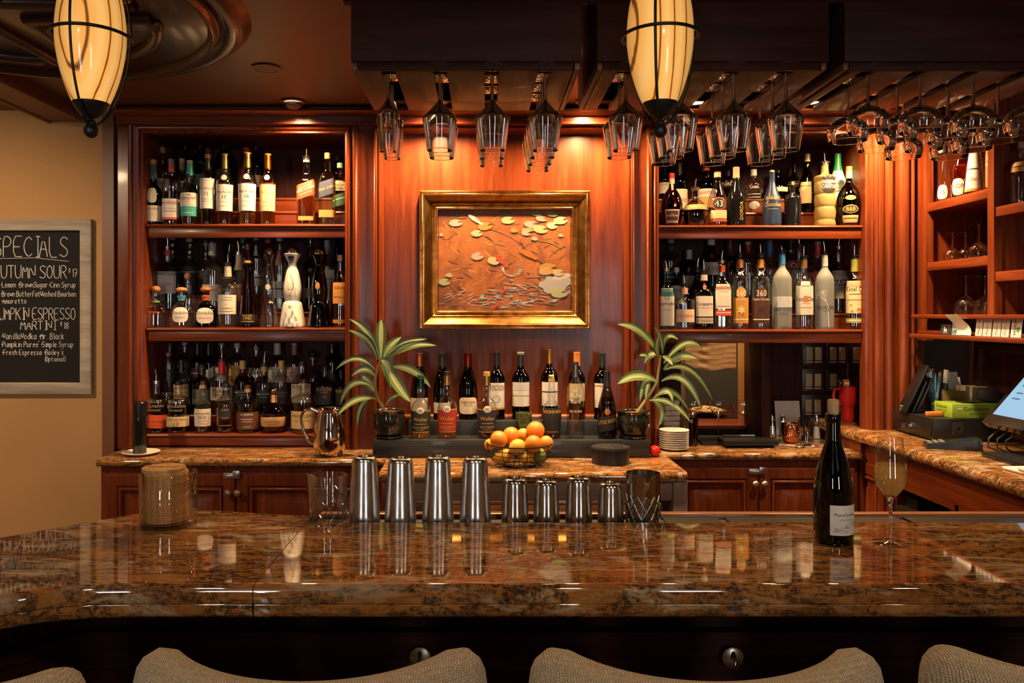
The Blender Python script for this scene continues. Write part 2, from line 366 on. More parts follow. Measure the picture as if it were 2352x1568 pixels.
def bxo(name, x0, x1, y0, y1, z0, z1, mat, parent=None, b=0): return MB().box(x0, x1, y0, y1, z0, z1, 0, b).build(name, mat, parent)
struct(bxo('floor', -3.2, 3.4, -3.1, 5.2, -.05, 0, wood('floor_oak', (.05, .025, .012), (.08, .04, .02), (.11, .06, .03), 'x')))
struct(bxo('ceiling', -3.2, 3.4, -3.1, 5.2, CEIL, CEIL + .05, M_CEIL))
struct(bxo('wall_left', -3.2, -1.634, 3.40, 3.5, 0, CEIL, M_PLAST))
struct(bxo('wall_far_left', -3.25, -3.2, -3.1, 5.2, 0, CEIL, M_PLAST))
struct(bxo('wall_right', 3.4, 3.45, -3.1, 5.2, 0, CEIL, M_PLAST))
struct(bxo('wall_kitchen', -3.2, 3.4, 5.2, 5.25, 0, CEIL, plain((.10, .06, .04), .7)))
# wall behind the camera, with two daylit windows
wf = MB(); WIN = [(-2.0, -1.45), (1.25, 1.8)]
for a, b in ((-3.2, WIN[0][0]), (WIN[0][1], WIN[1][0]), (WIN[1][1], 3.4)): wf.box(a, b, -3.1, -3.0, 0, CEIL)
for a, b in WIN: wf.box(a, b, -3.1, -3.0, 0, .7); wf.box(a, b, -3.1, -3.0, 2.25, CEIL)
struct(wf.build('wall_front', M_PLAST, smooth=0))
for i, (a, b) in enumerate(WIN):
    o = struct(bxo('window_%d' % (i+1), a, b, -3.09, -3.085, .7, 2.25, emis((.97, .97, .95), WINDOW_STRENGTH)))
    m = MB(); m.box(a, a+.05, -3.07, -3.0, .7, 2.25); m.box(b-.05, b, -3.07, -3.0, .7, 2.25); m.box(a, b, -3.07, -3.0, .7, .75); m.box(a, b, -3.07, -3.0, 2.2, 2.25)
    m.box(a, b, -3.06, -3.02, 1.45, 1.49); m.build('window_frame', dkwood(), o, 0)
# brown painted strip between plaster and cabinetry, and the beam above the plaster
struct(bxo('trim_1', -1.634, -1.585, 3.36, 3.5, 0, CEIL, M_BROWN))
bm_ = MB(); bm_.box(-1.875, -1.735, .3, 3.40, 2.405, CEIL); bm_.box(-1.89, -1.87, .3, 3.40, 2.397, 2.42, 0, .006); bm_.box(-1.745, -1.725, .3, 3.40, 2.40, 2.43, 0, .006)
struct(bm_.build('trim_2', M_BROWN))
# cornice over the whole back bar
cp = [(3.5, 2.449), (3.325, 2.449)] + [(3.325 - .03*math.sin(PI*i/8), 2.445 - .028*i/8) for i in range(9)] + [(3.345, 2.415), (3.345, 2.392), (3.338, 2.39), (3.338, 2.382), (3.36, 2.38), (3.5, 2.38)]
struct(MB().extx(cp, X(262, 3.33), 1.93).build('trim_3', cherry('x')))
# panelled centre wall with its frame moulding and round rail
wb = MB(); wb.box(X(862, F_), X(1453, F_), DW, DW + .06, 0, 2.40); wb.box(X(822, F_), X(866, F_), F_, DW + .06, 0, 2.40); wb.box(X(1449, F_), X(1486, F_), F_, DW + .06, 0, 2.40)
wall_back = struct(wb.build('wall_back', cherry('z'), smooth=0))
CABP = [(0, 0), (0, .010)] + bead(.002, .022, .010, .014) + [(.024, .009), (.03, .005)] + bead(.032, .05, .005, .012) + [(.052, .0), (.06, -.004), (.062, -.05)]
PANP = [(0, 0), (0, .008)] + bead(.002, .014, .008, .010) + [(.016, .006)] + bead(.018, .03, 0, .008) + [(.034, -.02), (.038, -.07)]
struct(MB().frame(X(858, F_), X(1457, F_), CTR, 2.398, PANP, F_, True).build('trim_4', cherry('z')))
struct(MB().tube([(X(872, DW), DW - .016, 1.118), (X(1443, DW), DW - .016, 1.118)], .017, 14).build('trim_5', cherry('x')))

# ================================================================== liquor cabinets
SH = {}
def make_shelf(parent, x0, x1, z, d0, d1, risers=True, fascia=.033):
    s = MB()
    pf = [(d1, z - .02), (d1, z), (d0 + .006, z), (d0 + .001, z - .003), (d0 - .001, z - .008), (d0 + .003, z - .013), (d0 + .014, z - .016), (d0 + .014, z - .02)]
    s.extx(pf, x0, x1); o = s.build('shelf', cherry('x'), parent)
    MB().box(x0, x1, d0 + .008, d0 + .028, z - .02 - fascia - .006, z - .0195, 0, .002).build('fascia', cherry('x'), o)
    if risers:
        for k, (a, h) in enumerate(((3.515, .07), (3.615, .145))):
            r = MB(); r.box(x0 + .004, x1 - .004, a, 3.70, z + (0.0005 if k == 0 else .0705), z + h); r.build('riser_step', cherry('x'), parent, 0)
            MB().tube([(x0 + .004, a + .002, z + h - .007), (x1 - .004, a + .002, z + h - .007)], .007, 8).build('step_nosing', cherry('x'), parent)
def liquor_cabinet(label, px0, px1, out0, out1, shelves, zbot, rest=True):
    t = thing('liquor_cabinet', label, 'cabinet')
    x0, x1 = X(px0, F_), X(px1, F_); w_ = .062
    MB().frame(x0 - w_, x1 + w_, zbot, Z(305, F_) + w_, CABP, F_, True).build('face_frame', cherry('z'), t)
    s = MB()
    if out0: s.box(out0, x0 - w_ + .001, F_, F_ + .03, zbot, 2.40)
    if out1: s.box(x1 + w_ - .001, out1, F_, F_ + .03, zbot, 2.40)
    s.box(x0 - w_, x1 + w_, F_ + .002, F_ + .03, Z(305, F_), 2.40)
    s.build('stile', cherry('z'), t, 0)
    zb2 = zbot if rest else shelves[-1] - .055
    for a, b in ((x0 - .025, x0), (x1, x1 + .025)): MB().box(a, b, F_ + .045, 3.74, zb2, 2.40).build('side_panel', cherry('z'), t, 0)
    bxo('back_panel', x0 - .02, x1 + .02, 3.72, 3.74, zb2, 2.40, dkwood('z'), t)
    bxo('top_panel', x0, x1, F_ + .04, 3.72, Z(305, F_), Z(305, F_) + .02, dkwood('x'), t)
    for k, z in enumerate(shelves): make_shelf(t, x0 + .001, x1 - .001, z, F_ + .022, 3.71, True, .033)
    return t
SL = (1.963, 1.513, 1.052); SR = (1.958, 1.505)
cabL = liquor_cabinet('tall cherry cabinet with three bottle shelves beside the tan plaster wall', 329, 791, X(268, F_), None, SL, CTR)
bxo('base_board', X(329, F_), X(791, F_), F_ + .03, F_ + .05, CTR, 1.0, cherry('x'), cabL)
cabR = liquor_cabinet('tall cherry cabinet with two bottle shelves above an open pass-through niche', 1515, 1987, None, X(2001, F_), SR, CTR, False)
nx0, nx1 = X(1515, F_), X(1987, F_)
# niche under the right shelves: jambs, back wall with switches, pass-through window
bxo('niche_side', nx0 - .025, nx0, F_ + .045, 3.86, CTR, SR[1] - .055, plain((.13, .1, .085), .6), cabR)
bxo('niche_side', 1.82, 1.845, F_ + .065, 3.86, CTR, SR[1] - .055, cherry('z'), cabR)
nb = MB(); yb = 3.80
ox0, ox1 = X(1563, yb), X(1738, yb)
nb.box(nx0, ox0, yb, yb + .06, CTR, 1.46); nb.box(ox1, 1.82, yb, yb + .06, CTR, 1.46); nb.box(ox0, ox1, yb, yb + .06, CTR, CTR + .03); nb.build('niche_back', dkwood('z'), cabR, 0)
bxo('post', X(1742, 3.6), X(1762, 3.6), 3.56, 3.80, CTR, 1.455, dkwood('z'), cabR, .004)
bxo('post', X(1764, 3.79), X(1772, 3.79), 3.77, 3.80, CTR, 1.455, dkwood('z'), cabR, .004)
bxo('window_jamb', ox0, ox0 + .02, yb - .01, yb + .22, CTR + .03, 1.455, wood('pine', (.42, .2, .06), (.55, .28, .09), (.62, .35, .13), 'z'), cabR)
bxo('window_jamb', ox1 - .02, ox1, yb - .01, yb + .22, CTR + .03, 1.455, wood('pine', (.42, .2, .06), (.55, .28, .09), (.62, .35, .13), 'z'), cabR)
bxo('window_jamb', ox0 + .02, ox0 + .075, yb + .2, yb + .24, CTR + .03, 1.455, cherry('z'), cabR)
bxo('window_sill', ox0, ox1, yb - .03, yb + .215, CTR + .03, CTR + .045, cherry('x'), cabR)
# fabric blind with soft folds
def blind_mat():
    m, nt, out = new_mat('printed_blind'); p = prin(nt, out, None, .9); n1 = noise(nt, coords(nt, (2.5, 1, 22)), 3, 3, .5, .5); n2 = noise(nt, coords(nt, (14, 1, 7)), 1.1, 5, .6, 1.2)
    c1 = ramp(nt, n1, [(.40, (.62, .42, .20)), (.48, (.46, .29, .13)), (.52, (.62, .42, .20))]); lk(nt, mixc(nt, ramp(nt, n2, [(.63, (0, 0, 0)), (.67, (.9, .9, .9))]), c1, (.05, .03, .02)), p.inputs['Base Color']); return m
bl = MB(); nxs, nzs = 40, 30; bx0, bx1 = ox0 + .08, ox1 - .025; bz0, bz1 = Z(848, 4.03), 1.47
vs = []; fs = []
for j in range(nzs+1):
    for i in range(nxs+1):
        u, v = i/nxs, j/nzs
        y = 4.03 + .0004*math.sin(v*44 + 3*math.sin(u*2.2)) * (.35 + .65*abs(u-.3)) - .0015*math.exp(-((u-.36)**2)/.01)*math.sin(v*26)
        vs.append((bx0 + (bx1-bx0)*u, y, bz0 + (bz1-bz0)*v + .006*math.sin(u*9)))
for j in range(nzs):
    for i in range(nxs): a = j*(nxs+1)+i; fs.append((a, a+1, a+nxs+2, a+nxs+1))
tag(bl.add(vs, fs).build('fabric_blind', blind_mat(), smooth=80), 'tan fabric blind gathered in folds inside the pass-through window', 'blind')
kit = spot('kitchen_fill_spot', (1.15, 3.93, 2.3), (1.15, 4.06, 1.2), 60, 110, .6, (1, .66, .34), .05)  # added spot without a fixture, put in to brighten the blind and sill
kc = bxo('kitchen_counter', ox0 - .5, ox1 + .6, 4.02, 4.7, .0, 1.033, dkwood('x')); tag(kc, 'dark wooden kitchen counter seen through the pass-through window', 'counter')
kb = bxo('kitchen_shelf_wall', ox0 - .6, ox1 + .8, 4.72, 4.78, 0, CEIL, plain((.035, .03, .026), .7)); struct(kb)

# ================================================================== fluted corner pilaster, right wall shelving
pil = thing('fluted_pilaster', 'fluted reddish corner pilaster standing where the right counter meets the back bar', 'pilaster')
for a, b in ((2003, 2029), (2031, 2050), (2062, 2087), (2092, 2100)):
    r = (X(b, F_) - X(a, F_)) / 2; MB().lathe([(r, 1.0745), (r, 2.39)], 20, ((X(a, F_) + X(b, F_))/2, F_ - .004, 0), 2, .75, close=True).build('flute', cherry('z'), pil)
bxo('backing', X(1996, F_), 1.92, F_ + .032, F_ + .06, 1.0745, 2.39, cherry('z'), pil)
XR = 1.88
ws = thing('wall_shelving', 'cherry wall shelving bay with bottles and upturned glasses above the right counter', 'shelf')
bxo('stile', XR, XR + .03, 3.325, 3.40, 1.46, 2.40, cherry('z'), ws); bxo('stile', XR, XR + .03, 2.885, 2.922, 1.57, 2.45, cherry('z'), ws)
bxo('stile', XR + .03, XR + .26, 2.895, 2.912, 1.57, 2.45, cherry('z'), ws); bxo('side_panel', XR + .03, XR + .26, 3.34, 3.36, 1.57, 2.45, cherry('z'), ws)
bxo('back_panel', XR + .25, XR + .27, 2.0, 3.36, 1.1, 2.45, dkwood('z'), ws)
WSZ = {1: (2.04, 1.79, 1.57), 2: (1.965, 1.727)}
for z in WSZ[1][:2]: bxo('shelf', XR + .004, XR + .25, 2.912, 3.34, z - .036, z, cherry('y'), ws, .002)
for z in WSZ[2]: bxo('shelf', XR + .004, XR + .25, 2.2, 2.895, z - .036, z, cherry('y'), ws, .002)
bxo('ledge', XR - .08, XR + .25, 2.0, 3.30, 1.553, 1.57, cherry('y'), ws, .003)
bxo('ledge', XR - .085, XR + .25, 2.0, 3.305, 1.472, 1.49, cherry('y'), ws, .003)
bxo('ledge_back', XR - .01, XR + .01, 2.0, 3.30, 1.49, 1.553, dkwood('y'), ws)
bxo('ledge_lip', XR - .06, XR - .045, 2.0, 3.29, 1.49, 1.505, cherry('y'), ws, .003)
# dark framed panel and mosaic tiles under the ledges
fp = MB(); pnl = [(0, 0), (0, .012)] + bead(.004, .03, .01, .014) + [(.036, .004), (.05, 0)]
fp.frame(-.22, .22, -.19, .19, pnl, 0); fp.xf(Matrix.Translation((XR + .19, 3.05, 1.27)) @ Matrix.Rotation(-PI/2, 4, 'Z'))
fp.build('panel_moulding', dkwood('y'), ws)
bxo('splash_panel', XR + .19, XR + .25, 2.8, 3.34, 1.076, 1.47, dkwood('z'), ws)
grout = bxo('mosaic_backing', XR + .205, XR + .25, 2.2, 2.795, 1.076, 1.47, plain((.30, .20, .12), .8), ws)
tile_mats = [plain((.03, .018, .012), .2), plain((.05, .03, .018), .2), plain((.02, .016, .015), .2)]
tme = None
for j in range(12):
    for i in range(12):
        y0 = 2.783 - i*.0335; z0 = 1.435 - j*.0335
        if tme is None: base_t = MB().box(-.004, .004, -.015, .015, -.015, .015, 0, .002).build('tile', tile_mats[0], grout); o = base_t
        else: o = base_t.copy(); COL.objects.link(o); o.parent = grout
        tme = 1; o.location = (XR + .204, y0 - .015, z0 + .015)

# ================================================================== worktops and base cabinets
def worktop(name, label, x0, x1, y0, y1, z0, z1):
    h = z1 - z0; r = h/2
    prof = [(y1, z0), (y1, z1)] + [(y0 + r - r*math.sin(PI*i/8), (z0+z1)/2 + r*math.cos(PI*i/8)) for i in range(9)]
    return tag(MB().extx(prof, x0, x1).build(name, M_GRAN), label, 'counter')
worktop('back_counter', 'gold veined granite back counter under the three-shelf cabinet', X(220, 3.14), -.384, 3.14, 3.44, .958, CTR)
worktop('back_counter', 'deep gold granite counter section carrying the black tiered stand and fruit', -.383, X(1580, 2.87), 2.87, 3.448, .955, CTR)
worktop('back_counter', 'gold granite counter in the niche with plates and black menus', X(1580, 2.87) + .002, 1.587, 3.28, 3.80, .958, CTR)
DOORP = [(0, 0), (0, .006), (.004, .01), (.045, .01), (.05, .004)] + bead(.052, .068, .002, .012) + [(.074, -.004), (.09, -.004), (.105, .006), (.5, .006)]
def door(parent, x0, x1, z0, z1, y, knob_x, hz):
    w_ = min(x1-x0, z1-z0)/2 - .002
    pr = [(min(u, w_), h) for u, h in DOORP]
    d = MB().frame(x0, x1, z0, z1, pr, y).build('door', cherry('z'), parent)
    if knob_x is not None:
        k = MB().lathe([(0, 0), (.005, 0), (.005, .012), (.013, .016), (.015, .021), (.011, .026), (0, .028)], 16)
        k.xf(Matrix.Translation((knob_x, y - .009, hz)) @ Matrix.Rotation(PI/2, 4, 'X')); k.build('knob', metal((.5, .36, .28), .4), d)
    return d
def base_cab(label, x0, x1, yf, splits, knobs, latch):
    t = thing('base_cabinet', label, 'cabinet')
    bxo('carcass', x0, x1, yf + .002, yf + .2, .0, .957, cherry('z'), t)
    xs = [x0 + .02] + splits + [x1 - .01]
    for i in range(len(xs)-1): door(t, xs[i] + .003, xs[i+1] - .003, .12, .925, yf, knobs[i], Z(1129, yf) if yf < 3.25 else Z(1109, yf))
    if latch:
        l = MB(); l.box(latch[0]-.045, latch[0]+.022, yf - .014, yf - .010, latch[1]-.012, latch[1]+.010, 0, .001); l.box(latch[0]-.005, latch[0]+.022, yf - .022, yf - .014, latch[1]-.008, latch[1]+.02, 0, .002)
        l.tube([(latch[0]-.03, yf - .018, latch[1]), (latch[0]-.005, yf - .018, latch[1])], .003, 8); l.build('latch', metal((.7, .7, .68), .3), t)
    return t
base_cab('base cabinet with raised-panel doors and silver latch under the three-shelf cabinet', X(232, 3.17), -.39, 3.17, [X(543, 3.17)], [X(528, 3.17), X(550, 3.17)], (X(541, 3.17), Z(1090, 3.17)))
base_cab('base cabinet with raised-panel doors and silver latch under the plates and menus', X(1583, 2.9) + .01, 1.58, 3.31, [X(1741, 3.31)], [X(1731, 3.31), X(1752, 3.31)], (X(1743, 3.31), Z(1081, 3.31)))
cs = thing('bar_stand', 'greyish wooden underframe holding the deep granite section behind the shakers', 'cabinet')
bxo('apron', -.37, X(1545, 2.9), 2.90, 2.93, Z(1150, 2.9), .954, wood('grey_wood', (.2, .15, .145), (.26, .2, .19), (.31, .25, .23), 'x', .45), cs, .003)
bxo('post', X(1545, 2.9), X(1578, 2.9), 2.89, 2.95, 0, .954, wood('grey_wood', (.2, .15, .145), (.26, .2, .19), (.31, .25, .23), 'x', .45), cs, .003)
bxo('post', -.378, -.35, 2.89, 2.95, 0, .954, cherry('z'), cs, .003)
bxo('back', -.37, X(1578, 2.9), 3.2, 3.22, 0, .95, M_DARK, cs)
cl = thing('steel_cooler', 'stainless steel bottle cooler with sliding lids under the deep granite section', 'cooler')
bxo('body', -.34, X(1540, 2.84), 2.96, 3.19, .0, Z(1166, 2.84), M_STEEL, cl, .004)
for k in range(3):
    z = Z(1166, 2.84) + k*.004 + .0005
    MB().box(-.335 + k*.34, .0 + k*.34, 2.97 + .02*k, 3.15, z, z + .012, 0, .003).build('lid', M_STEEL, cl)
    MB().tube([(-.3 + k*.34, 2.985 + .02*k, z + .02), (-.06 + k*.34, 2.985 + .02*k, z + .02)], .006, 8).build('lid_handle', M_BLACK, cl)
bxo('ledge', -.34, X(1540, 2.84), 2.955, 2.96, Z(1184, 2.8), Z(1178, 2.8), M_STEEL, cl, .003)

# right counter running toward the viewer
SC = 1.074; r_ = .02; XC = 1.565
prof = [(2.06, SC-.042), (2.06, SC)] + [(XC + r_ - r_*math.sin(PI*i/8), SC - .021 + .021*math.cos(PI*i/8)) for i in range(9)]
rc = MB(); n = len(prof); y0, y1 = 2.06, 3.79
rc.add([(x, y0, z) for x, z in prof] + [(x, y1, z) for x, z in prof], [tuple(range(n)), tuple(range(n, 2*n))[::-1]] + [(i, n+i, n+(i+1) % n, (i+1) % n) for i in range(n)])
tag(rc.build('side_counter', M_GRAN), 'gold granite side counter with rounded edge holding the till', 'counter')
rb = thing('side_cabinet', 'cherry side cabinet with an open cubby under the till counter', 'cabinet')
xf = XC + .045
bxo('carcass', xf, xf + .02, 3.10, 3.78, 0, 1.031, cherry('z'), rb); bxo('rail', xf, xf + .02, 2.06, 3.10, .90, 1.031, cherry('y'), rb); bxo('side_panel', xf, xf + .02, 2.06, 2.66, 0, .90, cherry('z'), rb)
bxo('divider', xf, xf + .35, 2.655, 2.675, 0, .92, cherry('z'), rb); bxo('back_panel', xf + .35, xf + .37, 2.06, 3.58, 0, 1.03, cherry('z'), rb); bxo('divider', xf + .02, xf + .35, 3.09, 3.11, 0, .92, cherry('z'), rb)
bxo('cubby_floor', xf + .01, xf + .35, 2.675, 3.09, .80, .82, M_DARK, rb)
d = MB(); pr = [(min(u, .18), hh) for u, hh in DOORP]; d.frame(-.20, .20, -.40, .40, pr, 0); d.xf(Matrix.Translation((xf, 3.335, .55)) @ Matrix.Rotation(-PI/2, 4, 'Z')); d.build('door', cherry('z'), rb)
sx = MB(); sx.box(1.589, xf, 3.30, 3.58, 0, 1.03); sx.build('corner_filler', cherry('z'), rb, 0)

# ================================================================== bar
def offs(poly, d):
    n = len(poly); out = []
    for i in range(n):
        p0, p1, p2 = Vector(poly[i-1]), Vector(poly[i]), Vector(poly[(i+1) % n])
        a = (p1-p0).normalized(); b = (p2-p1).normalized(); na = Vector((-a.y, a.x)); nb2 = Vector((-b.y, b.x))
        m = (na+nb2).normalized(); k = d / max(.3, m.dot(na)); out.append((p1.x + m.x*k, p1.y + m.y*k))
    return out
def slab(mb, poly, z0, z1, r, N=5, rb=None):                      # poly counter-clockwise; rounded rim
    rings = []; rb = rb or r
    for i in range(N+1): a = PI/2*i/N; rings.append((rb*(1-math.sin(a)), z0 + rb*(1-math.cos(a))))
    for i in range(N+1): a = PI/2*i/N; rings.append((r*(1-math.cos(a)), z1 - r*(1-math.sin(a))))
    rings.append((r + .004, z1)); rings.insert(0, (rb + .004, z0))
    vs = []; fs = []; n = len(poly)
    for d_, z in rings:       # the seam side stays straight; only free edges are rounded
        vs += [(px_ if abs(px_ + .425) < .006 else x, y, z) for (x, y), (px_, py_) in zip(offs(poly, d_), poly)]
    for i in range(len(rings)-1):
        for k in range(n): k2 = (k+1) % n; fs.append((i*n+k, i*n+k2, (i+1)*n+k2, (i+1)*n+k))
    fs.append(tuple(range(n))[::-1]); fs.append(tuple((len(rings)-1)*n + k for k in range(n)))
    mb.add(vs, fs)
mainp = [(-.424, 1.445), (2.4, 1.445), (2.4, 1.897), (-.424, 1.897)]
leftp = [(-.426, 1.445), (-.426, 1.962), (-.52, 1.972), (-.66, 2.008), (-.74, 2.012), (-.86, 1.995), (-.925, 1.93), (-1.09, 1.768), (-1.75, 1.108), (-1.44, .80), (-1.0, 1.24), (-.90, 1.345), (-.86, 1.385), (-.80, 1.42), (-.72, 1.44), (-.62, 1.445)]
t = thing('granite_bar_counter', 'long polished brown granite bar top carrying the wine bottle and shakers', 'bar top')
m = MB(); slab(m, mainp, 1.036, BARZ, .014, 5, .002); m.build('top_slab', M_GRAN, t, 50)
m = MB(); slab(m, offs(mainp, .0008), 1.008, 1.0358, .002, 5, .012); m.build('edge_slab', M_GRAN, t, 50)
t = thing('granite_bar_counter', 'angled end piece of the granite bar top with the coaster jar', 'bar top')
m = MB(); slab(m, leftp, 1.036, BARZ, .014, 5, .002); m.build('top_slab', M_GRAN, t, 50)
m = MB(); slab(m, offs(leftp, .0008), 1.008, 1.0358, .002, 5, .012); m.build('edge_slab', M_GRAN, t, 50)
bf = thing('bar_cabinet', 'dark mahogany panelled bar front below the granite', 'bar')
dk = dkwood('x')
MB().prism([(-.813, 1.62), (2.35, 1.62), (2.35, 1.66), (-.83, 1.66)], 0, 1.008).build('panel', dk, bf, 0)
MB().prism([(-.813, 1.62), (-.83, 1.66), (-1.53, .96), (-1.50, .933)], 0, 1.008).build('panel', dk, bf, 0)
for z0, z1, pr_ in ((.955, 1.006, .018), (.90, .925, .03), (.872, .897, .022), (.84, .868, .014)):
    q = pr_; MB().prism([(-.813 + q*.4, 1.62 - q), (2.35, 1.62 - q), (2.35, 1.62), (-.813, 1.62)], z0, z1).build('moulding', dk, bf, 0)
    MB().prism([(-.813, 1.62), (-1.50, .933), (-1.50 + q*.7, .933 - q*.7), (-.813 + q*.4, 1.62 - q)], z0, z1).build('moulding', dk, bf, 0)
for k in range(5):
    x0 = -.78 + k*.62; m = MB(); m.frame(x0 + .04, x0 + .58, .15, .81, [(0, 0), (0, .012), (.02, .02), (.04, .006), (.06, 0)], 1.62); m.build('panel_frame', dk, bf)
# drip trough, mats and rail behind the bar top
dt = thing('drip_trough', 'dark recessed drip trough along the inner edge of the bar', 'trough')
bxo('tray', -.423, 2.4, 1.899, 2.022, 1.02, 1.043, M_DARK, dt); bxo('rail', -.423, 2.4, 2.024, 2.05, .95, 1.056, wood('copper_rail', (.30, .12, .05), (.40, .17, .075), (.5, .23, .1), 'x', .25), dt, .004)
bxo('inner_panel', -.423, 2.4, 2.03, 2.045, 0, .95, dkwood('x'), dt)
for a, b, lb in ((.46, .60, 'short black rubber drip mat in the trough beside the diamond-pattern tin'), (.62, 1.06, 'long black rubber drip mat in the trough behind the wine bottle'), (1.08, 1.5, 'black rubber drip mat in the trough behind the flute'), (1.52, 2.1, 'longest black rubber drip mat at the far end of the trough')):
    o = tag(bxo('bar_mat', a, b, 1.905, 2.018, 1.0435, 1.049, M_BLACK), lb, 'mat', 'drip mats')
# ================================================================== ceiling fittings
def disc_ring(R, r0, z, prof, c, seg=64, name='ring', parent=None, mat=None):
    return MB().lathe([(R + u, z - h) for u, h in prof], seg, (c[0], c[1], 0)).build(name, mat, parent)
med = thing('ceiling_medallion', 'round dark wooden ceiling medallion with moulded ring and ribs', 'medallion', (0, 0, 0))
MC = (-1.38, 2.2); zc = CEIL
MB().lathe([(0, 2.425), (.595, 2.425), (.605, 2.43), (.61, 2.45), (.61, zc)], 72, (*MC, 0)).build('disc', dkgloss(), med)
MB().lathe([(.60, 2.452)] + [(.60 + .09*i/10, 2.447 - .028*math.sin(PI*i/10)) for i in range(11)] + [(.70, zc)], 72, (*MC, 0)).build('outer_ring', dkgloss(), med)
MB().lathe([(.572, 2.425)] + [(.572 + .03*i/8, 2.425 - .018*math.sin(PI*i/8)) for i in range(9)], 72, (*MC, 0)).build('rim_bead', dkgloss(), med)
for k in range(4):
    a0 = PI/2*k + .12; a1 = PI/2*(k+1) - .12; Ro, Ri = .43, .10; pts = []
    for i in range(15): a = a0 + (a1-a0)*i/14; pts.append((MC[0] + Ro*math.cos(a), MC[1] + Ro*math.sin(a), 2.422))
    ac = (a0+a1)/2; pts.append((MC[0] + .09*math.cos(ac), MC[1] + .09*math.sin(ac), 2.422))
    MB().tube(pts, .02, 8, closed=True).build('sector_moulding', dkgloss(), med, 60)
def downlight(label, x, y, lit, cup=True):
    t = thing('downlight', label, 'ceiling light', (x, y, CEIL), 0)
    MB().lathe([(.042, 0), (.05, -.002), (.052, -.006), (.04, -.008), (.034, -.004)], 28).build('trim_ring', plain((.10, .055, .03), .45), t)
    if lit:
        MB().lathe([(0, -.006), (.032, -.006)], 24).build('lens', emis((1, .72, .42), 14), t)
        if cup: MB().lathe([(.036, -.006), (.034, -.018), (.022, -.028), (0, -.03)], 24).xf(Matrix.Translation((0, .008, 0))).build('eyeball', plain((.09, .06, .04), .45), t)
    else: MB().lathe([(0, -.007), (.035, -.007), (.041, -.005)], 24).build('cover', plain((.12, .075, .05), .5), t)
    return t
DL = [(X(678, 3.29), 3.25), (X(1000, 3.25), 3.25), (X(1350, 3.25), 3.25), (X(1600, 3.25), 3.25), (X(1850, 3.3), 3.25), (X(2020, 3.2), 3.17)]
nm = ['lit eyeball downlight in the brown ceiling above the three-shelf cabinet', 'recessed downlight above the gilt painting, left of its centre', 'recessed downlight above the gilt painting beside the tulip glass rack', 'recessed downlight above the liqueur shelf behind the tulip glasses', 'recessed downlight above the pale ginger liqueur bottle', 'recessed downlight above the fluted corner pilaster']
for i, ((x, y), lb) in enumerate(zip(DL, nm)):
    downlight(lb, x, y, True, i == 0)
    tx, ty, k, sz = [(x+.02, 3.36, 1.15, 150), (x, 3.36, 1.0, 156), (x+.03, 3.36, 1.0, 156), (x, 3.36, .25, 140), (x, 3.36, .22, 140), (x+.08, 3.34, 1.15, 150)][i]
    spot('spot_%d' % i, (x, y, CEIL - .035), (tx, ty, 1.2), SPOT_W*k, sz, .9)
downlight('round unlit cover plate in the brown ceiling near the medallion', X(612, (CEIL-CZ)*FP/(PY-155)), (CEIL-CZ)*FP/(PY-155), False)

for i, (x, y, tx, ty, wt) in enumerate(((-2.25, 1.9, -2.25, 3.3, 55), (-1.05, .35, -1.0, 1.2, 14), (.35, .25, .3, 1.3, 14), (1.7, .35, 1.6, 1.4, 14), (1.35, 2.6, 1.78, 3.05, 62), (.3, 2.62, .25, 3.02, 60))):  # unseen ceiling lamps added to warm and brighten wall, bar and counters
    downlight('added warm fill downlight over ' + ('the plaster wall', 'the angled end of the bar', 'the middle of the bar', 'the wine bottle end of the bar', 'the till counter', 'the fruit bowl aisle')[i], x, y, True, False)
    spot('room_fill_spot_%d' % i, (x, y, CEIL - .02), (tx, ty, .8), wt, 110 if i < 4 else 62, .7, (1, .70, .42), .04)

# ------------------------------------------------------------------ glass racks
Zs = 2.136
def rack(label, x0, x1, slats, endopen=False):
    t = thing('glass_rack', label, 'rack')
    y0, y1 = 1.80, 2.17; g = dkwood('x')
    bxo('front_board', x0, x1, y0, y0 + .02, 2.151, 2.40, g, t, .002)
    MB().extx([(y0, 2.287), (y0 - .02, 2.305), (y0 - .024, 2.33), (y0 - .012, 2.335), (y0 - .012, CEIL), (y0 + .02, CEIL), (y0 + .02, 2.287)], x0 - .017, x1 + .017).build('cap_moulding', g, t)
    for a, b in ((x0, x0 + .018), (x1 - .018, x1)): bxo('side_board', a, b, y0 + .02, y1, 2.151, CEIL, dkwood('y'), t, .002)
    bxo('front_lip', x0 + .014, x1 - .017, y0 + .004, y0 + .02, 2.134, 2.1505, g, t, .001)
    bxo('side_rail', x0 + .002, x0 + .014, y0 + .01, y1, 2.135, 2.151, rackwood(), t, .001); bxo('side_rail', x1 - .014, x1 - .002, y0 + .01, y1, 2.135, 2.151, rackwood(), t, .001)
    bxo('top_board', x0 + .018, x1 - .018, y0 + .02, y1, 2.21, 2.225, dkwood('y'), t)
    bxo('rear_stop', x0 + .018, x1 - .018, y1 - .03, y1 - .015, 2.155, 2.21, g, t)
    for a, b in slats: bxo('slat', a, b, y0 + .021, y1, 2.134, 2.147, rackwood(), t, .002)
    return t
sx = lambda a: X(a, 1.82)
rack('dark wooden hanging rack with narrow flutes and wine glasses above the painting', X(806, 1.8), X(1335, 1.8), [(sx(822), sx(874)), (sx(906), sx(994)), (sx(1026), sx(1114)), (sx(1146), sx(1236)), (sx(1267), sx(1316))])
rack('dark wooden hanging rack with tulip wine glasses behind the pendant lamp', X(1372, 1.8), X(1905, 1.8), [(sx(1384), sx(1420)), (sx(1452), sx(1546)), (sx(1578), sx(1668)), (sx(1700), sx(1788)), (sx(1822), sx(1888))])
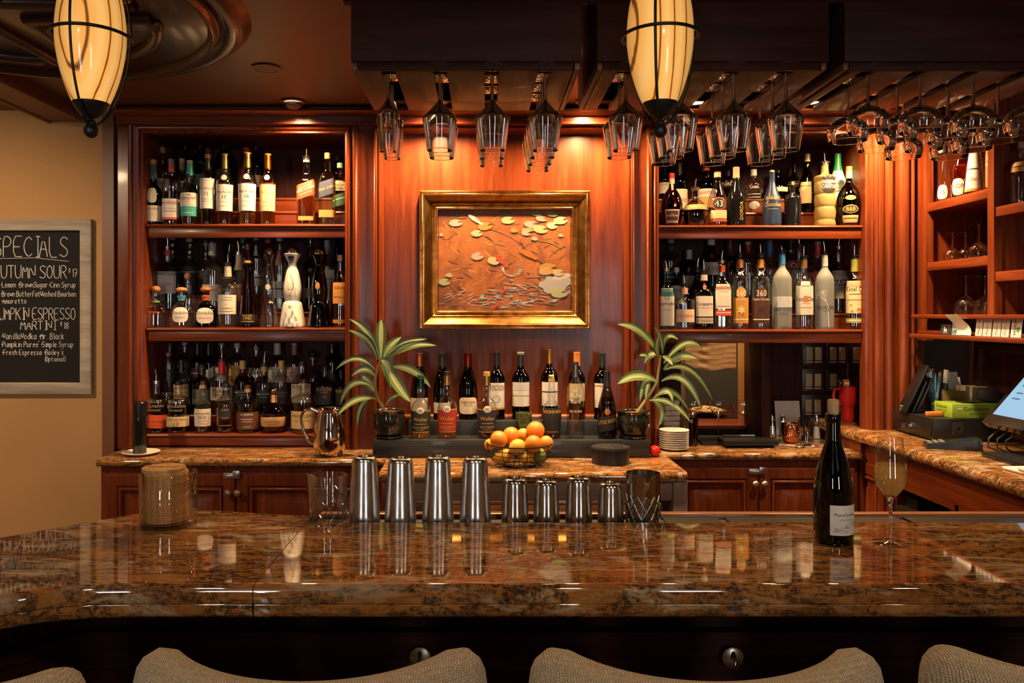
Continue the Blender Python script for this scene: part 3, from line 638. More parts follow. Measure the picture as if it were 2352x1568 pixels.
rack('dark wooden hanging rack full of wide coupe glasses', X(1940, 1.8), X(2480, 1.8), [(sx(1956), sx(1980)), (sx(2012), sx(2100)), (sx(2132), sx(2222)), (sx(2254), sx(2345)), (sx(2378), sx(2462))])

M_GL = glass((.97, .98, .98), (.40, .42, .42), .01, 1.55, None, 2.2)
M_RG = realglass()
def stem_glass(name, label, group, kind):
    t = thing(name, label, 'wine glass', (0, 0, -5), 0, group)
    if kind == 'wine': H, fr, bowl = .197, .036, [(.0045, .080), (.009, .088), (.022, .102), (.036, .116), (.0408, .122), (.0398, .130), (.0345, .165), (.0298, .197)]
    elif kind == 'flute': H, fr, bowl = .20, .029, [(.004, .076), (.008, .084), (.019, .098), (.0272, .110), (.0275, .118), (.0245, .16), (.02, .2)]
    else: H, fr, bowl = .152, .036, [(.004, .088), (.010, .092), (.026, .098), (.040, .108), (.047, .121), (.0482, .131), (.0465, .142), (.044, .152)]
    # hangs upside down: local z = 0 at the foot underside, bowl below
    b = chaikin(bowl, 2); prof = [(r, -z) for r, z in b]; inner = [(max(r - .0008, .0005), -z) for r, z in b[::-1]]
    MB().lathe(prof + [(b[-1][0] - .0005, -H - .0004)] + inner, 32).build('bowl', M_RG, t, 60)
    MB().lathe([(.0042, -.004), (.0036, -.02), (.0036, -.06), (.0042, -bowl[0][1]), (.009, -bowl[1][1] - .003), (.0, -bowl[1][1] - .008)], 12).build('stem', solidglass(), t, 60)
    MB().lathe([(0, .0015), (fr, .0), (fr, -.0015), (.012, -.003), (.0042, -.006), (0, -.006)], 28).build('foot', M_RG, t, 60)
    return t
gw = stem_glass('hanging_wine_glass', 'x', 'upside-down tulip wine glasses', 'wine')
gf = stem_glass('hanging_flute', 'x', 'upside-down narrow flutes', 'flute')
gc = stem_glass('hanging_coupe', 'x', 'upside-down coupes', 'coupe')
usedg = {}
def put_glass(proto, x, y, lb):
    if proto.name in usedg: return dup(proto, (x, y, 2.1495), random.uniform(0, 6), lb)
    usedg[proto.name] = 1; proto.location = (x, y, 2.1495); proto['label'] = lb
NTH = ['frontmost', 'second back', 'third back', 'fourth back']
for i, y in enumerate((1.83, 1.915)): put_glass(gf, -.222, y, 'narrow flute hanging above the painting, %s from the front board' % NTH[i])
for x, ys, sl in ((-.1017, (1.83, 1.92), 'in the slot beside the flutes'), (.0214, (1.83, 1.925, 2.02), 'in the slot over the painting centre'), (.1444, (1.83, 1.915, 2.0, 2.09), 'in the fullest slot over the painting')):
    for i, y in enumerate(ys): put_glass(gw, x, y, 'tulip wine glass hanging %s, %s' % (sl, NTH[i]))
for x, ys, sl in ((.3325, (1.83, 1.915), 'in the slot next to the painting rack'), (.4595, (1.83, 1.915, 2.0), 'in the slot behind the pendant lamp'), (.5846, (1.83, 1.915, 2.0), 'in the slot between lamp and last slot'), (.7066, (1.83, 1.915, 2.0), 'in the slot nearest the coupes')):
    for i, y in enumerate(ys): put_glass(gw, x, y, 'tulip wine glass hanging %s, %s' % (sl, NTH[i]))
for x, ys, sl in ((.9008, (1.835, 1.937), 'in the slot nearest the tulip glasses'), (1.0225, (1.835, 1.937, 2.04), 'in the second slot from the tulip glasses'), (1.147, (1.835, 1.937, 2.04, 2.14), 'in the third slot from the tulip glasses'), (1.272, (1.835, 1.937, 2.04, 2.14), 'in the slot farthest from the tulip glasses')):
    for i, y in enumerate(ys): put_glass(gc, x, y, 'coupe hanging upside down %s, %s' % (sl, NTH[i]))

# ------------------------------------------------------------------ pendant lamps
M_SHADE = shade_mat()
def pendant(label, px, D, twist):
    x = X(px, D); zt = Z(85, D); t = thing('pendant_lamp', label, 'lamp', (x, D, 0), twist)
    k = D/FP; zb = Z(241, D)
    pr = [(38*k, zb), (52*k, zb + 32*k), (66*k, zb + 78*k), (74*k, zb + 125*k), (76*k, zt), (74*k, zt + 45*k), (66*k, zt + 95*k), (50*k, zt + 140*k), (38*k, zt + 160*k)]
    MB().lathe(chaikin(pr, 2), 40).build('shade', M_SHADE, t, 80)
    MB().lathe(chaikin([(40*k, zb + 4*k), (36*k, zb - 6*k), (22*k, zb - 24*k), (6*k, zb - 32*k), (6*k, zb - 38*k)], 2), 32).build('bottom_cup', M_IRON, t, 60)
    fin = [(5*k, zb - 36*k)] + [(10*k*math.sin(PI*i/8) + .5*k, zb - 33*k - 9*k*(1-math.cos(PI*i/8))) for i in range(1, 8)] + [(16*k*math.sin(PI*(.12+.88*i/8)), zb - 45*k - 16*k*(math.cos(PI*.12)-math.cos(PI*(.12+.88*i/8)))*1.0) for i in range(9)]
    MB().lathe(fin, 20).build('finial', M_IRON, t, 60)
    MB().tube([(86*k*math.cos(a*2*PI/40), 86*k*math.sin(a*2*PI/40), zt) for a in range(40)], 4*k, 8, closed=True).build('ring', M_IRON, t, 60)
    for q in range(3):
        a = q*2*PI/3; pts = []
        for r, z in chaikin([(6*k, zb - 50*k), (30*k, zb - 30*k), (52*k, zb + 6*k), (74*k, zb + 70*k), (85*k, zt), (80*k, zt + 80*k), (52*k, zt + 165*k), (12*k, zt + 195*k)], 2): pts.append((r*math.cos(a), r*math.sin(a), z))
        MB().tube(pts, 3.2*k, 6).build('cage_bar', M_IRON, t, 60)
    MB().lathe([(40*k, zt + 158*k), (30*k, zt + 180*k), (8*k, zt + 200*k), (5*k, zt + 205*k), (5*k, CEIL - .02), (.05, CEIL - .012), (.05, CEIL)], 24).build('rod', M_IRON, t, 60)
    return t
pendant('glowing amber pendant lamp in an iron cage in front of the round ceiling medallion', 209, 1.6, -PI/2 - .06)
pendant('glowing amber pendant lamp in an iron cage in front of the tulip glass rack', 1516, 1.6, .18)
# ================================================================== bottles
def hx(s):
    f = lambda c: (c/12.92 if c <= .04045 else ((c+.055)/1.055)**2.4)
    return tuple(round(f(int(s[i:i+2], 16)/255), 4) for i in (0, 2, 4))
KP = {
 'std': [(0,0),(.9,0),(1,.015),(1,.55),(.97,.62),(.75,.69),(.42,.74),(.34,.79),(.33,1)],
 'mac': [(0,0),(.84,0),(.88,.01),(1,.55),(.98,.6),(.8,.67),(.42,.73),(.36,.8),(.36,1)],
 'bulb': [(0,0),(.84,0),(.9,.01),(1,.4),(.98,.47),(.8,.55),(.44,.61),(.32,.66),(.42,.72),(.42,.78),(.31,.84),(.3,1)],
 'wineb': [(0,0),(.95,0),(1,.012),(1,.58),(.96,.64),(.7,.70),(.40,.745),(.36,.8),(.35,.98),(.38,.985),(.38,1)],
 'wineg': [(0,0),(.95,0),(1,.012),(1,.40),(.95,.50),(.72,.64),(.42,.77),(.36,.85),(.345,.98),(.39,.985),(.39,1)],
 'tall': [(0,0),(.92,0),(1,.012),(1,.6),(.93,.68),(.6,.745),(.36,.79),(.32,.84),(.32,1)],
 'slope': [(0,0),(.9,0),(1,.02),(1,.42),(.9,.52),(.55,.68),(.35,.8),(.32,.86),(.32,1)],
 'squat': [(0,0),(.93,0),(1,.03),(1,.34),(.96,.46),(.7,.6),(.3,.68),(.24,.74),(.25,.8),(.34,.85),(.3,1)],
 'round': [(0,0),(.62,0),(.8,.05),(1,.28),(.96,.48),(.62,.64),(.28,.72),(.23,.8),(.23,1)],
 'cone': [(0,0),(.95,0),(1,.02),(.95,.14),(.68,.5),(.42,.75),(.28,.9),(.24,1)],
 'clase': [(0,0),(.95,0),(1,.012),(.97,.06),(.76,.28),(.66,.31),(.58,.32),(.62,.345),(.70,.41),(.70,.5),(.52,.66),(.36,.745),(.30,.775),(.42,.82),(.66,.89),(.68,.9),(.5,.9)],
 'canton': [(0,0),(.96,0),(1,.02),(.97,.07),(.90,.10),(.97,.13),(1,.2),(.97,.27),(.88,.30),(.97,.33),(1,.4),(.97,.47),(.88,.5),(.97,.53),(1,.6),(.98,.66),(.9,.69),(.9,.71),(1.02,.76),(.98,.79),(.4,.81),(.34,.86),(.3,1)],
 'flask': [(0,0),(.95,0),(1,.02),(1,.6),(.95,.66),(.6,.70),(.3,.73),(.28,.8),(.28,1)],
}
GLS = {'clear': glass((.96, .97, .96), (.55, .6, .58), .012, 1.5, None, 2.6), 'green': glass((.20, .42, .16), (.02, .07, .02)), 'dkgreen': glass((.055, .08, .04), (.01, .016, .008), .02),
 'brown': glass((.14, .05, .018), (.02, .007, .003)), 'amber': glass((.66, .30, .09), (.16, .055, .012)), 'teal': glass((.50, .80, .84), (.06, .22, .26), .015, 1.5, None, 1.2), 'smoke': glass((.22, .17, .12), (.03, .022, .015), .02, 1.5, None, 1.4),
 'pale': glass((.84, .90, .80), (.36, .44, .36), .012, 1.5, None, 1.6), 'black': plain((.006, .006, .007), .08), 'frost': frosted((.52, .56, .57)), 'canton': frosted((.50, .40, .17)), 'navy': plain((.018, .034, .085), .3), 'mint': plain((.36, .62, .52), .3), 'ceramic': plain((.74, .70, .65), .12), 'wine': glass((.020, .028, .014), (.004, .005, .003), .02)}
LQ = {'whisky': liquid((.52, .20, .045)), 'dark': liquid((.34, .10, .022), .4), 'light': liquid((.80, .50, .18)), 'clear': liquid((.95, .96, .95), .05), 'cola': liquid((.03, .012, .006), .3), 'gold': liquid((.75, .38, .09), .45), 'red': liquid((.45, .03, .02), .45), 'smoke': liquid((.10, .06, .035), .3)}
INK = {'k': hx('2a2421'), 'w': hx('e8e0d2'), 'g': hx('c99a4a'), 'r': hx('b03028'), 'n': hx('2c3550'), 'o': hx('d8642a'), 'b': hx('4a7ea8'), 't': hx('3aa396'), 'y': hx('7a4a2a'), 'l': hx('9a9184')}
def ink(c): return plain(INK[c], .5)

def wrap_pt(prof, R, n, dy, u, z, off):
    r = rad_at(prof, z) * 1.0 + off
    t_ = u / max(R, .001); a = t_ - PI/2; q = sq(a, n) * r
    return (q*math.cos(a), q*math.sin(a)*dy, z)
def wrap_text(s, prof, R, n, dy, zc, hgt, wmax, off=.0014, tilt=0, uc=0, vert=False):
    vs, fs, wd = text_geo(s); k = hgt/.7; kx = min(k, wmax/wd) if wmax else k
    out = []
    for x, y in vs:
        u, v = x*kx, (y - .35)*k
        if vert: u, v = -v, u
        out.append(wrap_pt(prof, R, n, dy, uc + u, zc + v + tilt*u, off))
    return out, fs
def label_patch(prof, R, n, dy, z0, z1, half, tilt=0, off=.0007, uc=0, oval=False):
    nu = 14; nv = 4; vs = []; fs = []
    if oval:
        vs.append(wrap_pt(prof, R, n, dy, uc, (z0+z1)/2, off)); m = 28; N = oval if oval is not True else 2; K = 4
        for k in range(1, K+1):
            for i in range(m):
                a = 2*PI*i/m; q = sq(a, N)*k/K; vs.append(wrap_pt(prof, R, n, dy, uc + half*R*q*math.cos(a), (z0+z1)/2 + (z1-z0)/2*q*math.sin(a), off))
        fs = [(0, 1+i, 1+(i+1) % m) for i in range(m)]
        for k in range(K-1): fs += [(1+k*m+i, 1+(k+1)*m+i, 1+(k+1)*m+(i+1) % m, 1+k*m+(i+1) % m) for i in range(m)]
        return vs, fs
    for j in range(nv+1):
        for i in range(nu+1):
            u = (-half + 2*half*i/nu)*R; vs.append(wrap_pt(prof, R, n, dy, uc + u, z0 + (z1-z0)*j/nv + tilt*u, off))
    for j in range(nv):
        for i in range(nu): a = j*(nu+1)+i; fs.append((a, a+1, a+nu+2, a+nu+1))
    return vs, fs

PLACED = []
def bottle(label, px, w_, top, kind, row, gl, liq=None, caps=(), labs=(), pour=None, n=2, dy=1.0, rot=None, seg=26, name='bottle', group=None):
    z0, D = row; R = w_/2*D/FP
    done = False
    for sh in (1, .94, .88, .82, .76):
        for dd in (0, .008, -.008, .014, -.014):
            x_, D_, R_ = X(px, D + dd), D + dd, R*sh
            if all((x_-a_)**2 + ((D_-b_))**2 > (R_ + r_ - .0005)**2 for a_, b_, r_, q_ in PLACED if abs(q_ - z0) < .3): done = True; break
        if done: break
    D, R, w_ = D_, R_, w_*sh; PLACED.append((x_, D, R*max(1, sq(PI/4, n)*.9 if n > 2 else 1), z0))
    H = Z(top, D) - z0
    if rot is None: rot = random.uniform(-.06, .06) + math.atan2(X(px, D), D)*-.55
    t = thing(name, label, 'bottle', (X(px, D), D, z0), rot, group)
    top_f = 1.0
    for c in caps:
        if c[0] == 'b': top_f = 1 - c[3]*.75
        if c[0] == 'd': top_f = .9
    prof = [(r*R, z*H*(top_f if kind != 'clase' else 1)) for r, z in chaikin(KP[kind], 2)]
    if kind not in ('clase',): prof += [(prof[-1][0]*1.12, prof[-1][1] - .001), (prof[-1][0]*1.12, prof[-1][1]), (0, prof[-1][1])] if gl in ('black', 'navy', 'mint') else [(prof[-1][0]*.8, prof[-1][1])]
    MB().lathe(prof, seg, (0, 0, 0), n, dy).build('glass', GLS[gl], t, 50)
    if liq:
        col, lev = liq; zl = lev*H; ip = [(max(r*.94 - .0004, 0), max(z, .004)) for r, z in prof if z < zl]; ip = [p for i, p in enumerate(ip)]
        ip += [(rad_at(prof, zl)*.94, zl), (0, zl)]; MB().lathe(ip, 20, (0, 0, 0), n, dy).build('liquid', LQ[col], t, 50)
    for c in caps:
        if c[0] == 's':
            za, zb = c[2]*H, c[3]*H; m = [(max(rad_at(prof, za + (zb-za)*i/6), R*.2)*1.05 + .0008, za + (zb-za)*i/6) for i in range(7)]
            if c[3] >= .999: m += [(m[-1][0]*.9, zb + .001), (0, zb + .001)]
            mat = metal(hx(c[1]), .3) if len(c) > 4 else plain(hx(c[1]), .35)
            MB().lathe(m, 20).build('cap' if c[3] >= .999 else 'neck_band', mat, t, 50)
        elif c[0] == 'b':
            rr, hh = c[2]*R, c[3]*H; m = [(rr*math.sin(PI*i/12), H - hh/2 - hh/2*math.cos(PI*i/12)) for i in range(13)]
            MB().lathe(m, 22).build('stopper', plain(hx(c[1]), .4), t, 60)
        elif c[0] == 'd':
            m = [(0, .9*H), (.60*R, .9*H), (.66*R, .905*H)] + [(.58*R*math.cos(PI/2*i/8), .91*H + .09*H*math.sin(PI/2*i/8)) for i in range(9)]
            MB().lathe(m, 26).build('stopper', metal((.7, .66, .6), .12), t, 60)
    if pour:
        rn = rad_at(prof, .97*H*top_f); zs = Z(pour, D) - z0; dx = random.uniform(-.006, .006)
        p = MB().lathe([(rn*1.0, H - .012), (rn*1.15 + .001, H - .010), (rn*1.1 + .001, H + .001), (rn*1.5, H + .002), (rn*1.5, H + .004), (rn*.6, H + .007), (0, H + .008)], 16).build('pourer', plain((.02, .018, .016), .3) if random.random() < .6 else M_STEEL, t, 50)
        MB().tube([(0, 0, H), (dx*.2, 0, H + (zs-H)*.55), (dx, -.004, zs)], [.0042, .0036, .0028], 8).build('spout', metal((.75, .68, .55), .2), p, 60)
    for li_, L in enumerate(labs):
        lo = .0007 + li_*.0005
        za, zb, half, col = L[0]*H, L[1]*H, math.radians(L[2]), L[3]
        texts = L[4] if len(L) > 4 else (); tilt = L[5] if len(L) > 5 else 0; oval = L[6] if len(L) > 6 else False
        par = t
        if col:
            vs, fs = label_patch(prof, R, n, dy, za, zb, half, tilt, lo, 0, oval)
            par = MB().add(vs, fs).build('label', plain(hx(col), .55), t, 60)
        for q in texts:
            s, zc, hh, ic = q[:4]; vt = len(q) > 4
            vs, fs = wrap_text(s, prof, R, n, dy, zc*H, hh*H, None if vt else 2*half*R*.94, lo + .0005, tilt, 0, vt)
            MB().add(vs, fs).build('lettering', ink(ic), par, 0)
    return t

def RW(z, k): return (z + (0, .0705, .1455)[k], (3.457, 3.565, 3.659)[k])
a, b, c = RW(SL[0], 0), RW(SL[0], 1), RW(SL[0], 2)
gS = 'bottles on the top shelf of the three-shelf cabinet'
# ---- left cabinet, top shelf
bottle('dark green whisky bottle with cream label and small oval neck label', 352.5, 42, 367, 'bulb', a, 'dkgreen', None, [('s', '4a5a50', .70, .93), ('s', 'd08a4a', .93, 1)], [(.05, .29, 80, 'd8ccb4', [('LAGAVULIN', .24, .028, 'y'), ('16', .16, .03, 'o')]), (.33, .56, 28, 'cfc3aa', [], 0, 4)], group=gS)
bottle('whisky bottle with red foil neck and white label beside the green bottle', 393.5, 38, 366, 'std', a, 'clear', ('dark', .5), [('s', 'b03a34', .80, .93), ('s', '6a7470', .93, 1)], [(.09, .39, 74, 'd6d0c8', [('Glenfiddich', .33, .05, 'r'), ('~', .24, .02, 'l'), ('~', .2, .022, 'y')]), (.075, .11, 74, 'c04a30')], n=3, group=gS)
bottle('pale green whisky bottle with teal foil and white and teal label', 436, 42, 369, 'bulb', a, 'pale', ('light', .16), [('s', '2fa090', .78, .96), ('s', 'caa074', .96, 1)], [(.27, .49, 70, 'dcd6ca', [('THE', .455, .028, 'k'), ('GLENLIVET', .405, .042, 'k'), ('12', .35, .045, 'r'), ('~', .3, .016, 'l')]), (.13, .28, 68, '3aa396', [('~', .18, .02, 'w')])], group=gS)
bottle('whisky bottle with black foil neck and white label reading 12', 477, 36, 341, 'mac', a, 'pale', ('dark', .2), [('s', '1c1a18', .72, .87), ('s', 'b0703a', .87, .92), ('s', '16140f', .92, 1)], [(.21, .60, 66, 'dcd8d2', [('MACALLAN', .47, .028, 'r'), ('12', .40, .04, 'k'), ('~', .33, .014, 'l'), ('~', .3, .014, 'l')])], group=gS)
def mac(lab, px, w, top, foil, lc, num, liq, gl='clear'):
    bottle(lab, px, w, top, 'mac', a, gl, liq, [('s', foil, .79, .985, 1), ('s', foil, .985, 1)], [(.19, .56, 70, lc, [('The', .50, .022, 'l'), ('MACALLAN', .455, .033, 'k' if num else 'g'), (num or '.', .385, .05, 'k'), ('~', .32, .014, 'l'), ('~', .26, .012, 'l')])] + [(.62, .70, 22, 'c8c0b0', [], 0, 2)], group=gS)
mac('gold-foil whisky bottle reading 15 beside the black-necked bottle', 516.5, 40, 354, 'b89a60', 'd9d4cb', '15', ('whisky', .2))
mac('gold-foil whisky bottle reading 18 in front of the bright red cap', 568.5, 42, 351, 'b89a60', 'd9d4cb', '18', ('light', .16))
mac('amber whisky bottle with bright orange foil and cream label', 615.3, 38, 354, 'd8772c', 'e0c090', '', ('gold', .58))
bottle('square whisky bottle with slanted red label and steel pourer', 704, 42, 362, 'std', a, 'clear', ('gold', .45), [('s', 'c8b090', .93, .97)], [(.40, .62, 60, 'c2502a', [('RED LABEL', .52, .036, 'w'), ('Johnnie Walker', .56, .02, 'w'), ('~', .46, .018, 'w')], .42), (.06, .12, 40, 'b98a4a', [])], 342, n=5, rot=.12, group=gS)
bottle('square whisky bottle with slanted blue label and gold cork', 752.3, 37, 352, 'std', a, 'pale', ('clear', .12), [('s', 'c0a060', .945, 1), ('s', 'a89060', .92, .945)], [(.40, .61, 60, '3a4058', [('Blue Label', .51, .045, 'g')], .38), (.10, .20, 62, 'b08a50')], n=5, group=gS)
bottle('squat whiskey bottle with teal cap and white printed label against the frame', 781, 38, 375, 'std', RW(SL[0], 1), 'pale', ('whisky', .3), [('s', '7ab0a0', .9, 1)], [(.42, .6, 60, 'b8b4a4', [('HIGH', .54, .05, 'k'), ('WEST', .46, .04, 'k')]), (.12, .36, 60, '3a5a4c', [('~', .26, .04, 'w')], .3)], group=gS)
for lb, px, w_, tp, kd, rw, gl, cp, lbs in (
 ('tall clear bottle with wooden stopper and cream label behind the green whisky bottle', 373, 40, 337, 'std', b, 'clear', [('s', '8a7048', .90, .985), ('s', '1d1a16', .985, 1)], [(.25, .5, 60, 'cfc3aa', [('REWO', .43, .04, 'k'), ('15', .34, .04, 'r')])]),
 ('dark bottle with black cap behind the teal foil bottle', 426, 40, 329, 'std', c, 'dkgreen', [('s', '101010', .88, 1)], []),
 ('green bottle with copper-topped black foil behind the teal foil bottle', 459.6, 38, 321, 'tall', c, 'green', [('s', '14110f', .86, .96), ('s', 'a06a44', .96, 1)], [(.2, .4, 60, '20301e', [])]),
 ('bottle with tall black capsule behind the gold-foil bottle reading 15', 513.8, 38, 311, 'std', c, 'brown', [('s', '121010', .74, 1)], [(.2, .45, 60, '30201a', [])]),
 ('bottle with bright red cap behind the gold-foil bottle reading 18', 566, 40, 340, 'std', b, 'clear', [('s', 'b02a26', .88, 1)], [(.15, .45, 60, '501c14', [])]),
 ('dark bottle with black cap behind the orange foil bottle', 588, 38, 333, 'std', c, 'smoke', [('s', '141312', .88, 1)], [(.2, .42, 60, '3a2a22', [])]),
 ('slim amber bottle with brown cap behind the slanted blue label', 776, 34, 361, 'std', c, 'amber', [('s', '6a3a22', .92, 1)], [(.35, .42, 60, 'd0b070', [])]),
 ('bottle with tan wooden cap between the dark green and black foil bottles', 418, 36, 365, 'std', b, 'clear', [('s', 'c09a74', .92, 1), ('s', '8a7a60', .8, .92)], [(.2, .45, 60, '2a2018', [])])):
    bottle(lb, px, w_, tp, kd, rw, gl, None, cp, lbs, seg=20, group=gS)
# ---- left cabinet, middle shelf
a, b, c = RW(SL[1], 0), RW(SL[1], 1), RW(SL[1], 2); gS = 'bottles on the middle shelf of the three-shelf cabinet'
bottle('squat clear tequila bottle with cork ball and green ribbon', 357.7, 62, 656, 'squat', a, 'clear', ('clear', .24), [('b', 'c08050', .33, .17), ('s', '5a9a3a', .60, .64)], [(.30, .42, 40, None, [('PATRON', .36, .05, 'o')])], dy=.75, group=gS)
bottle('rounded clear tequila bottle with blue neck band and white oval label', 417, 55, 659, 'squat', a, 'clear', ('clear', .26), [('b', 'c98a50', .46, .135), ('s', '5a9ac0', .67, .79)], [(.13, .50, 38, 'd8d2c6', [('DonJulio', .37, .075, 'k'), ('BLANCO', .25, .04, 'b')], 0, 3.2)], dy=.72, group=gS)
bottle('dark brown tequila bottle with orange cork and white oval label', 472.6, 51, 658, 'squat', a, 'brown', ('dark', .5), [('b', 'c2662a', .48, .14), ('s', 'd8692c', .67, .79)], [(.10, .48, 40, 'd8d0c2', [('DonJulio', .36, .075, 'k'), ('REPOSADO', .23, .04, 'o')], 0, 3.2)], dy=.75, n=3, group=gS)
bottle('clear tequila bottle with large cream label, green agave print and pourer', 523.6, 45, 606, 'std', a, 'clear', ('clear', .6), [('s', 'b8b09c', .80, .97)], [(.21, .51, 62, 'd6cfbf', [('~', .47, .022, 'l'), ('~', .43, .022, 'l'), ('*', .355, .045, 't'), ('CASAMIGOS', .30, .026, 'y'), ('~', .25, .026, 'y')])], 584, group=gS)
bottle('tall tapering amber bottle with black base and 1942 lettering', 570, 44, 560, 'cone', a, 'amber', ('dark', .8), [('s', '3a2a1c', .93, 1), ('s', 'b8863c', .77, .80)], [(.0, .16, 88, '120d0a', [('Don Julio', .145, .022, 'g'), ('1942', .11, .035, 'g'), ('~', .07, .018, 'g')])], group=gS)
bottle('clear gourd-shaped decanter bottle with silver dome stopper', 619, 47, 565, 'clase', a, 'clear', ('clear', .3), [('d', 0)], [(.46, .53, 20, 'b8b0a2', [], 0, 2)], rot=0, group=gS)
cz = bottle('white ceramic gourd-shaped bottle painted with blue leaf sprigs', 672, 59, 564, 'clase', a, 'ceramic', None, [('d', 0)], [(.46, .56, 22, 'c9bfae', [], 0, 2)], rot=0, group=gS)
_R = 59/2*3.457/FP; _H = Z(564, 3.457) - SL[1]; _pr = [(r*_R, z*_H) for r, z in chaikin(KP['clase'], 2)]
lf = MB()
def leaf(u, z, ang, s):
    pts = [(-1, 0), (-.4, .42), (.4, .38), (1, 0), (.4, -.38), (-.4, -.42)]
    lf.add([wrap_pt(_pr, _R, 2, 1, u + s*(x*math.cos(ang) - y*math.sin(ang)), z + s*(x*math.sin(ang) + y*math.cos(ang)), .0016) for x, y in pts], [tuple(range(6))])
def sprig(f, n_, s):
    for i in range(n_):
        q = i/(n_-1); u, z = f(q); u2, z2 = f(q + .01); an = math.atan2(z2-z, u2-u)
        leaf(u + .0032*math.cos(an+1.6), z + .0025*math.sin(an+1.6), an + .6, s*1.45); leaf(u - .0025*math.cos(an+1.6), z - .0025*math.sin(an+1.6), an - .6, s*1.45)
sprig(lambda q: (.006*math.sin(q*7) + .010 - .012*q, .20*_H - q*.15*_H), 13, .0021)
sprig(lambda q: (-.004 + .022*math.sin(q*PI), .64*_H - q*.25*_H), 17, .0021)
sprig(lambda q: (-.026 + .006*math.sin(q*6), .18*_H - q*.12*_H), 9, .0019)
sprig(lambda q: (.030 - .004*q, .48*_H - q*.1*_H), 6, .0019); sprig(lambda q: (-.008 + .012*q, .245*_H + .006*math.sin(q*PI)), 5, .0021)
sprig(lambda q: (.024 + .006*q, .13*_H - q*.04*_H), 4, .0019)
for u in (-.03, -.012, .014, .034): sprig(lambda q, u=u: (u, .015*_H + .035*_H*q), 3, .0021)
for k in range(7):
    u = (-1.05 + .35*k)*.02; lf.add([wrap_pt(_pr, _R, 2, 1, u2, z2*_H, .0014) for u2, z2 in ((u - .0036, .875), (u, .765), (u + .0036, .875), (u, .86))], [(0, 1, 2, 3)])
lf.build('painted_leaves', plain(hx('26304e'), .25), cz, 0)
bottle('smoky gourd-shaped bottle with silver dome stopper and gold agave badge', 733, 55, 567, 'clase', a, 'smoke', ('smoke', .3), [('d', 0)], [(.47, .56, 16, 'a88040', [], 0, 2)], rot=0, group=gS)
bottle('tequila bottle with orange label at the right end of the middle shelf', 781, 36, 586, 'std', a, 'clear', ('whisky', .3), [('s', 'c0a060', .92, 1)], [(.33, .62, 60, 'c98a40', [('ILEGAL', .55, .035, 'k'), ('~', .42, .02, 'y')]), (.06, .11, 60, 'b8803a')], group=gS)
bottle('rum bottle with red neck band and white label printed with an orange shape', 385, 50, 569, 'std', b, 'clear', ('cola', .5), [('s', 'b0302c', .88, .97)], [(.28, .62, 58, 'd4cfc6', [('MOUNT GAY', .585, .05, 'k'), ('ECLIPSE', .42, .04, 'y'), ('~', .31, .02, 'l')])], 545, n=4, rot=.05, group=gS)
bottle('large round clear tequila bottle with cork ball behind the blue-banded one', 431.4, 58, 625, 'squat', b, 'clear', ('clear', .2), [('b', 'b8805a', .36, .2)], [], dy=.8, group=gS)
for lb, px, w_, tp, kd, rw, gl, cp, lbs, pr in (
 ('clear bottle with glass stopper behind the rum bottle', 396, 40, 545, 'bulb', c, 'clear', [('s', '9a9a90', .96, 1)], [(.25, .5, 60, '1c2018', [('~', .4, .05, 'l')])], None),
 ('clear bottle with bulging neck and pale wooden cork', 434.7, 44, 546, 'bulb', c, 'clear', [('s', 'b89a74', .93, 1)], [(.2, .5, 60, '191715', [('~', .4, .04, 'l')])], None),
 ('clear bulb-necked bottle with brown cork behind the brown tequila bottle', 472.6, 42, 552, 'bulb', c, 'clear', [('s', '6a4632', .95, 1), ('s', 'a08a60', .9, .95)], [(.15, .45, 60, '2a2620', [])], None),
 ('bottle with patterned silver foil neck and white label', 488, 46, 554, 'std', b, 'clear', [('s', 'a8a69e', .80, .97), ('s', '3a3836', .97, 1)], [(.15, .38, 62, 'cfcac2', [('~', .3, .04, 'l')])], None),
 ('black bottle with pourer behind the cream-labelled tequila', 526, 38, 581, 'slope', c, 'black', [], [(.2, .5, 60, '1d1a16', [('~', .4, .05, 'g')])], 560),
 ('bottle with peach label and pourer beside the tapering amber bottle', 548.5, 40, 580, 'slope', b, 'clear', [('s', 'b8a890', .7, .97)], [(.18, .45, 60, 'c98c62', [('~', .38, .05, 'y')])], 554),
 ('slim bottle with blue seal behind the tapering amber bottle', 558, 36, 545, 'tall', c, 'clear', [('s', '4a6a74', .9, 1)], [(.2, .42, 60, '28323a', [])], None),
 ('clear bottle with white neck strip and white label', 588, 40, 545, 'tall', c, 'clear', [('s', 'a8a8a4', .95, 1)], [(.68, .86, 20, 'c8ccd0', []), (.16, .36, 60, 'c6c2ba', [('~', .3, .06, 'k')])], None),
 ('bottle with orange-brown ball stopper behind the clear gourd decanter', 615.7, 42, 547, 'slope', c, 'clear', [('b', 'a8542a', .5, .1)], [], None),
 ('bottle with red and white neck strip beside the white ceramic bottle', 642, 40, 545, 'tall', b, 'clear', [('s', 'b8b4ac', .95, 1)], [(.62, .84, 20, 'b07a70', []), (.18, .4, 60, 'b8b8b6', [('~', .3, .05, 'k')])], None),
 ('dark bottle with black pourer behind the smoky gourd bottle', 713, 38, 562, 'tall', b, 'smoke', [], [(.2, .35, 60, '8a8478', [])], 548),
 ('bottle with grey cap and tall white label beside the smoky gourd bottle', 751, 40, 552, 'tall', b, 'clear', [('s', '7a8488', .84, 1)], [(.15, .58, 60, 'c2beb4', [('~', .45, .03, 'k')])], None),
 ('dark bottle with black cap at the back right of the middle shelf', 774, 36, 567, 'std', c, 'smoke', [('s', '1b1a1a', .9, 1)], [], None)):
    bottle(lb, px, w_, tp, kd, rw, gl, None, cp, lbs, pr, seg=20, group=gS)
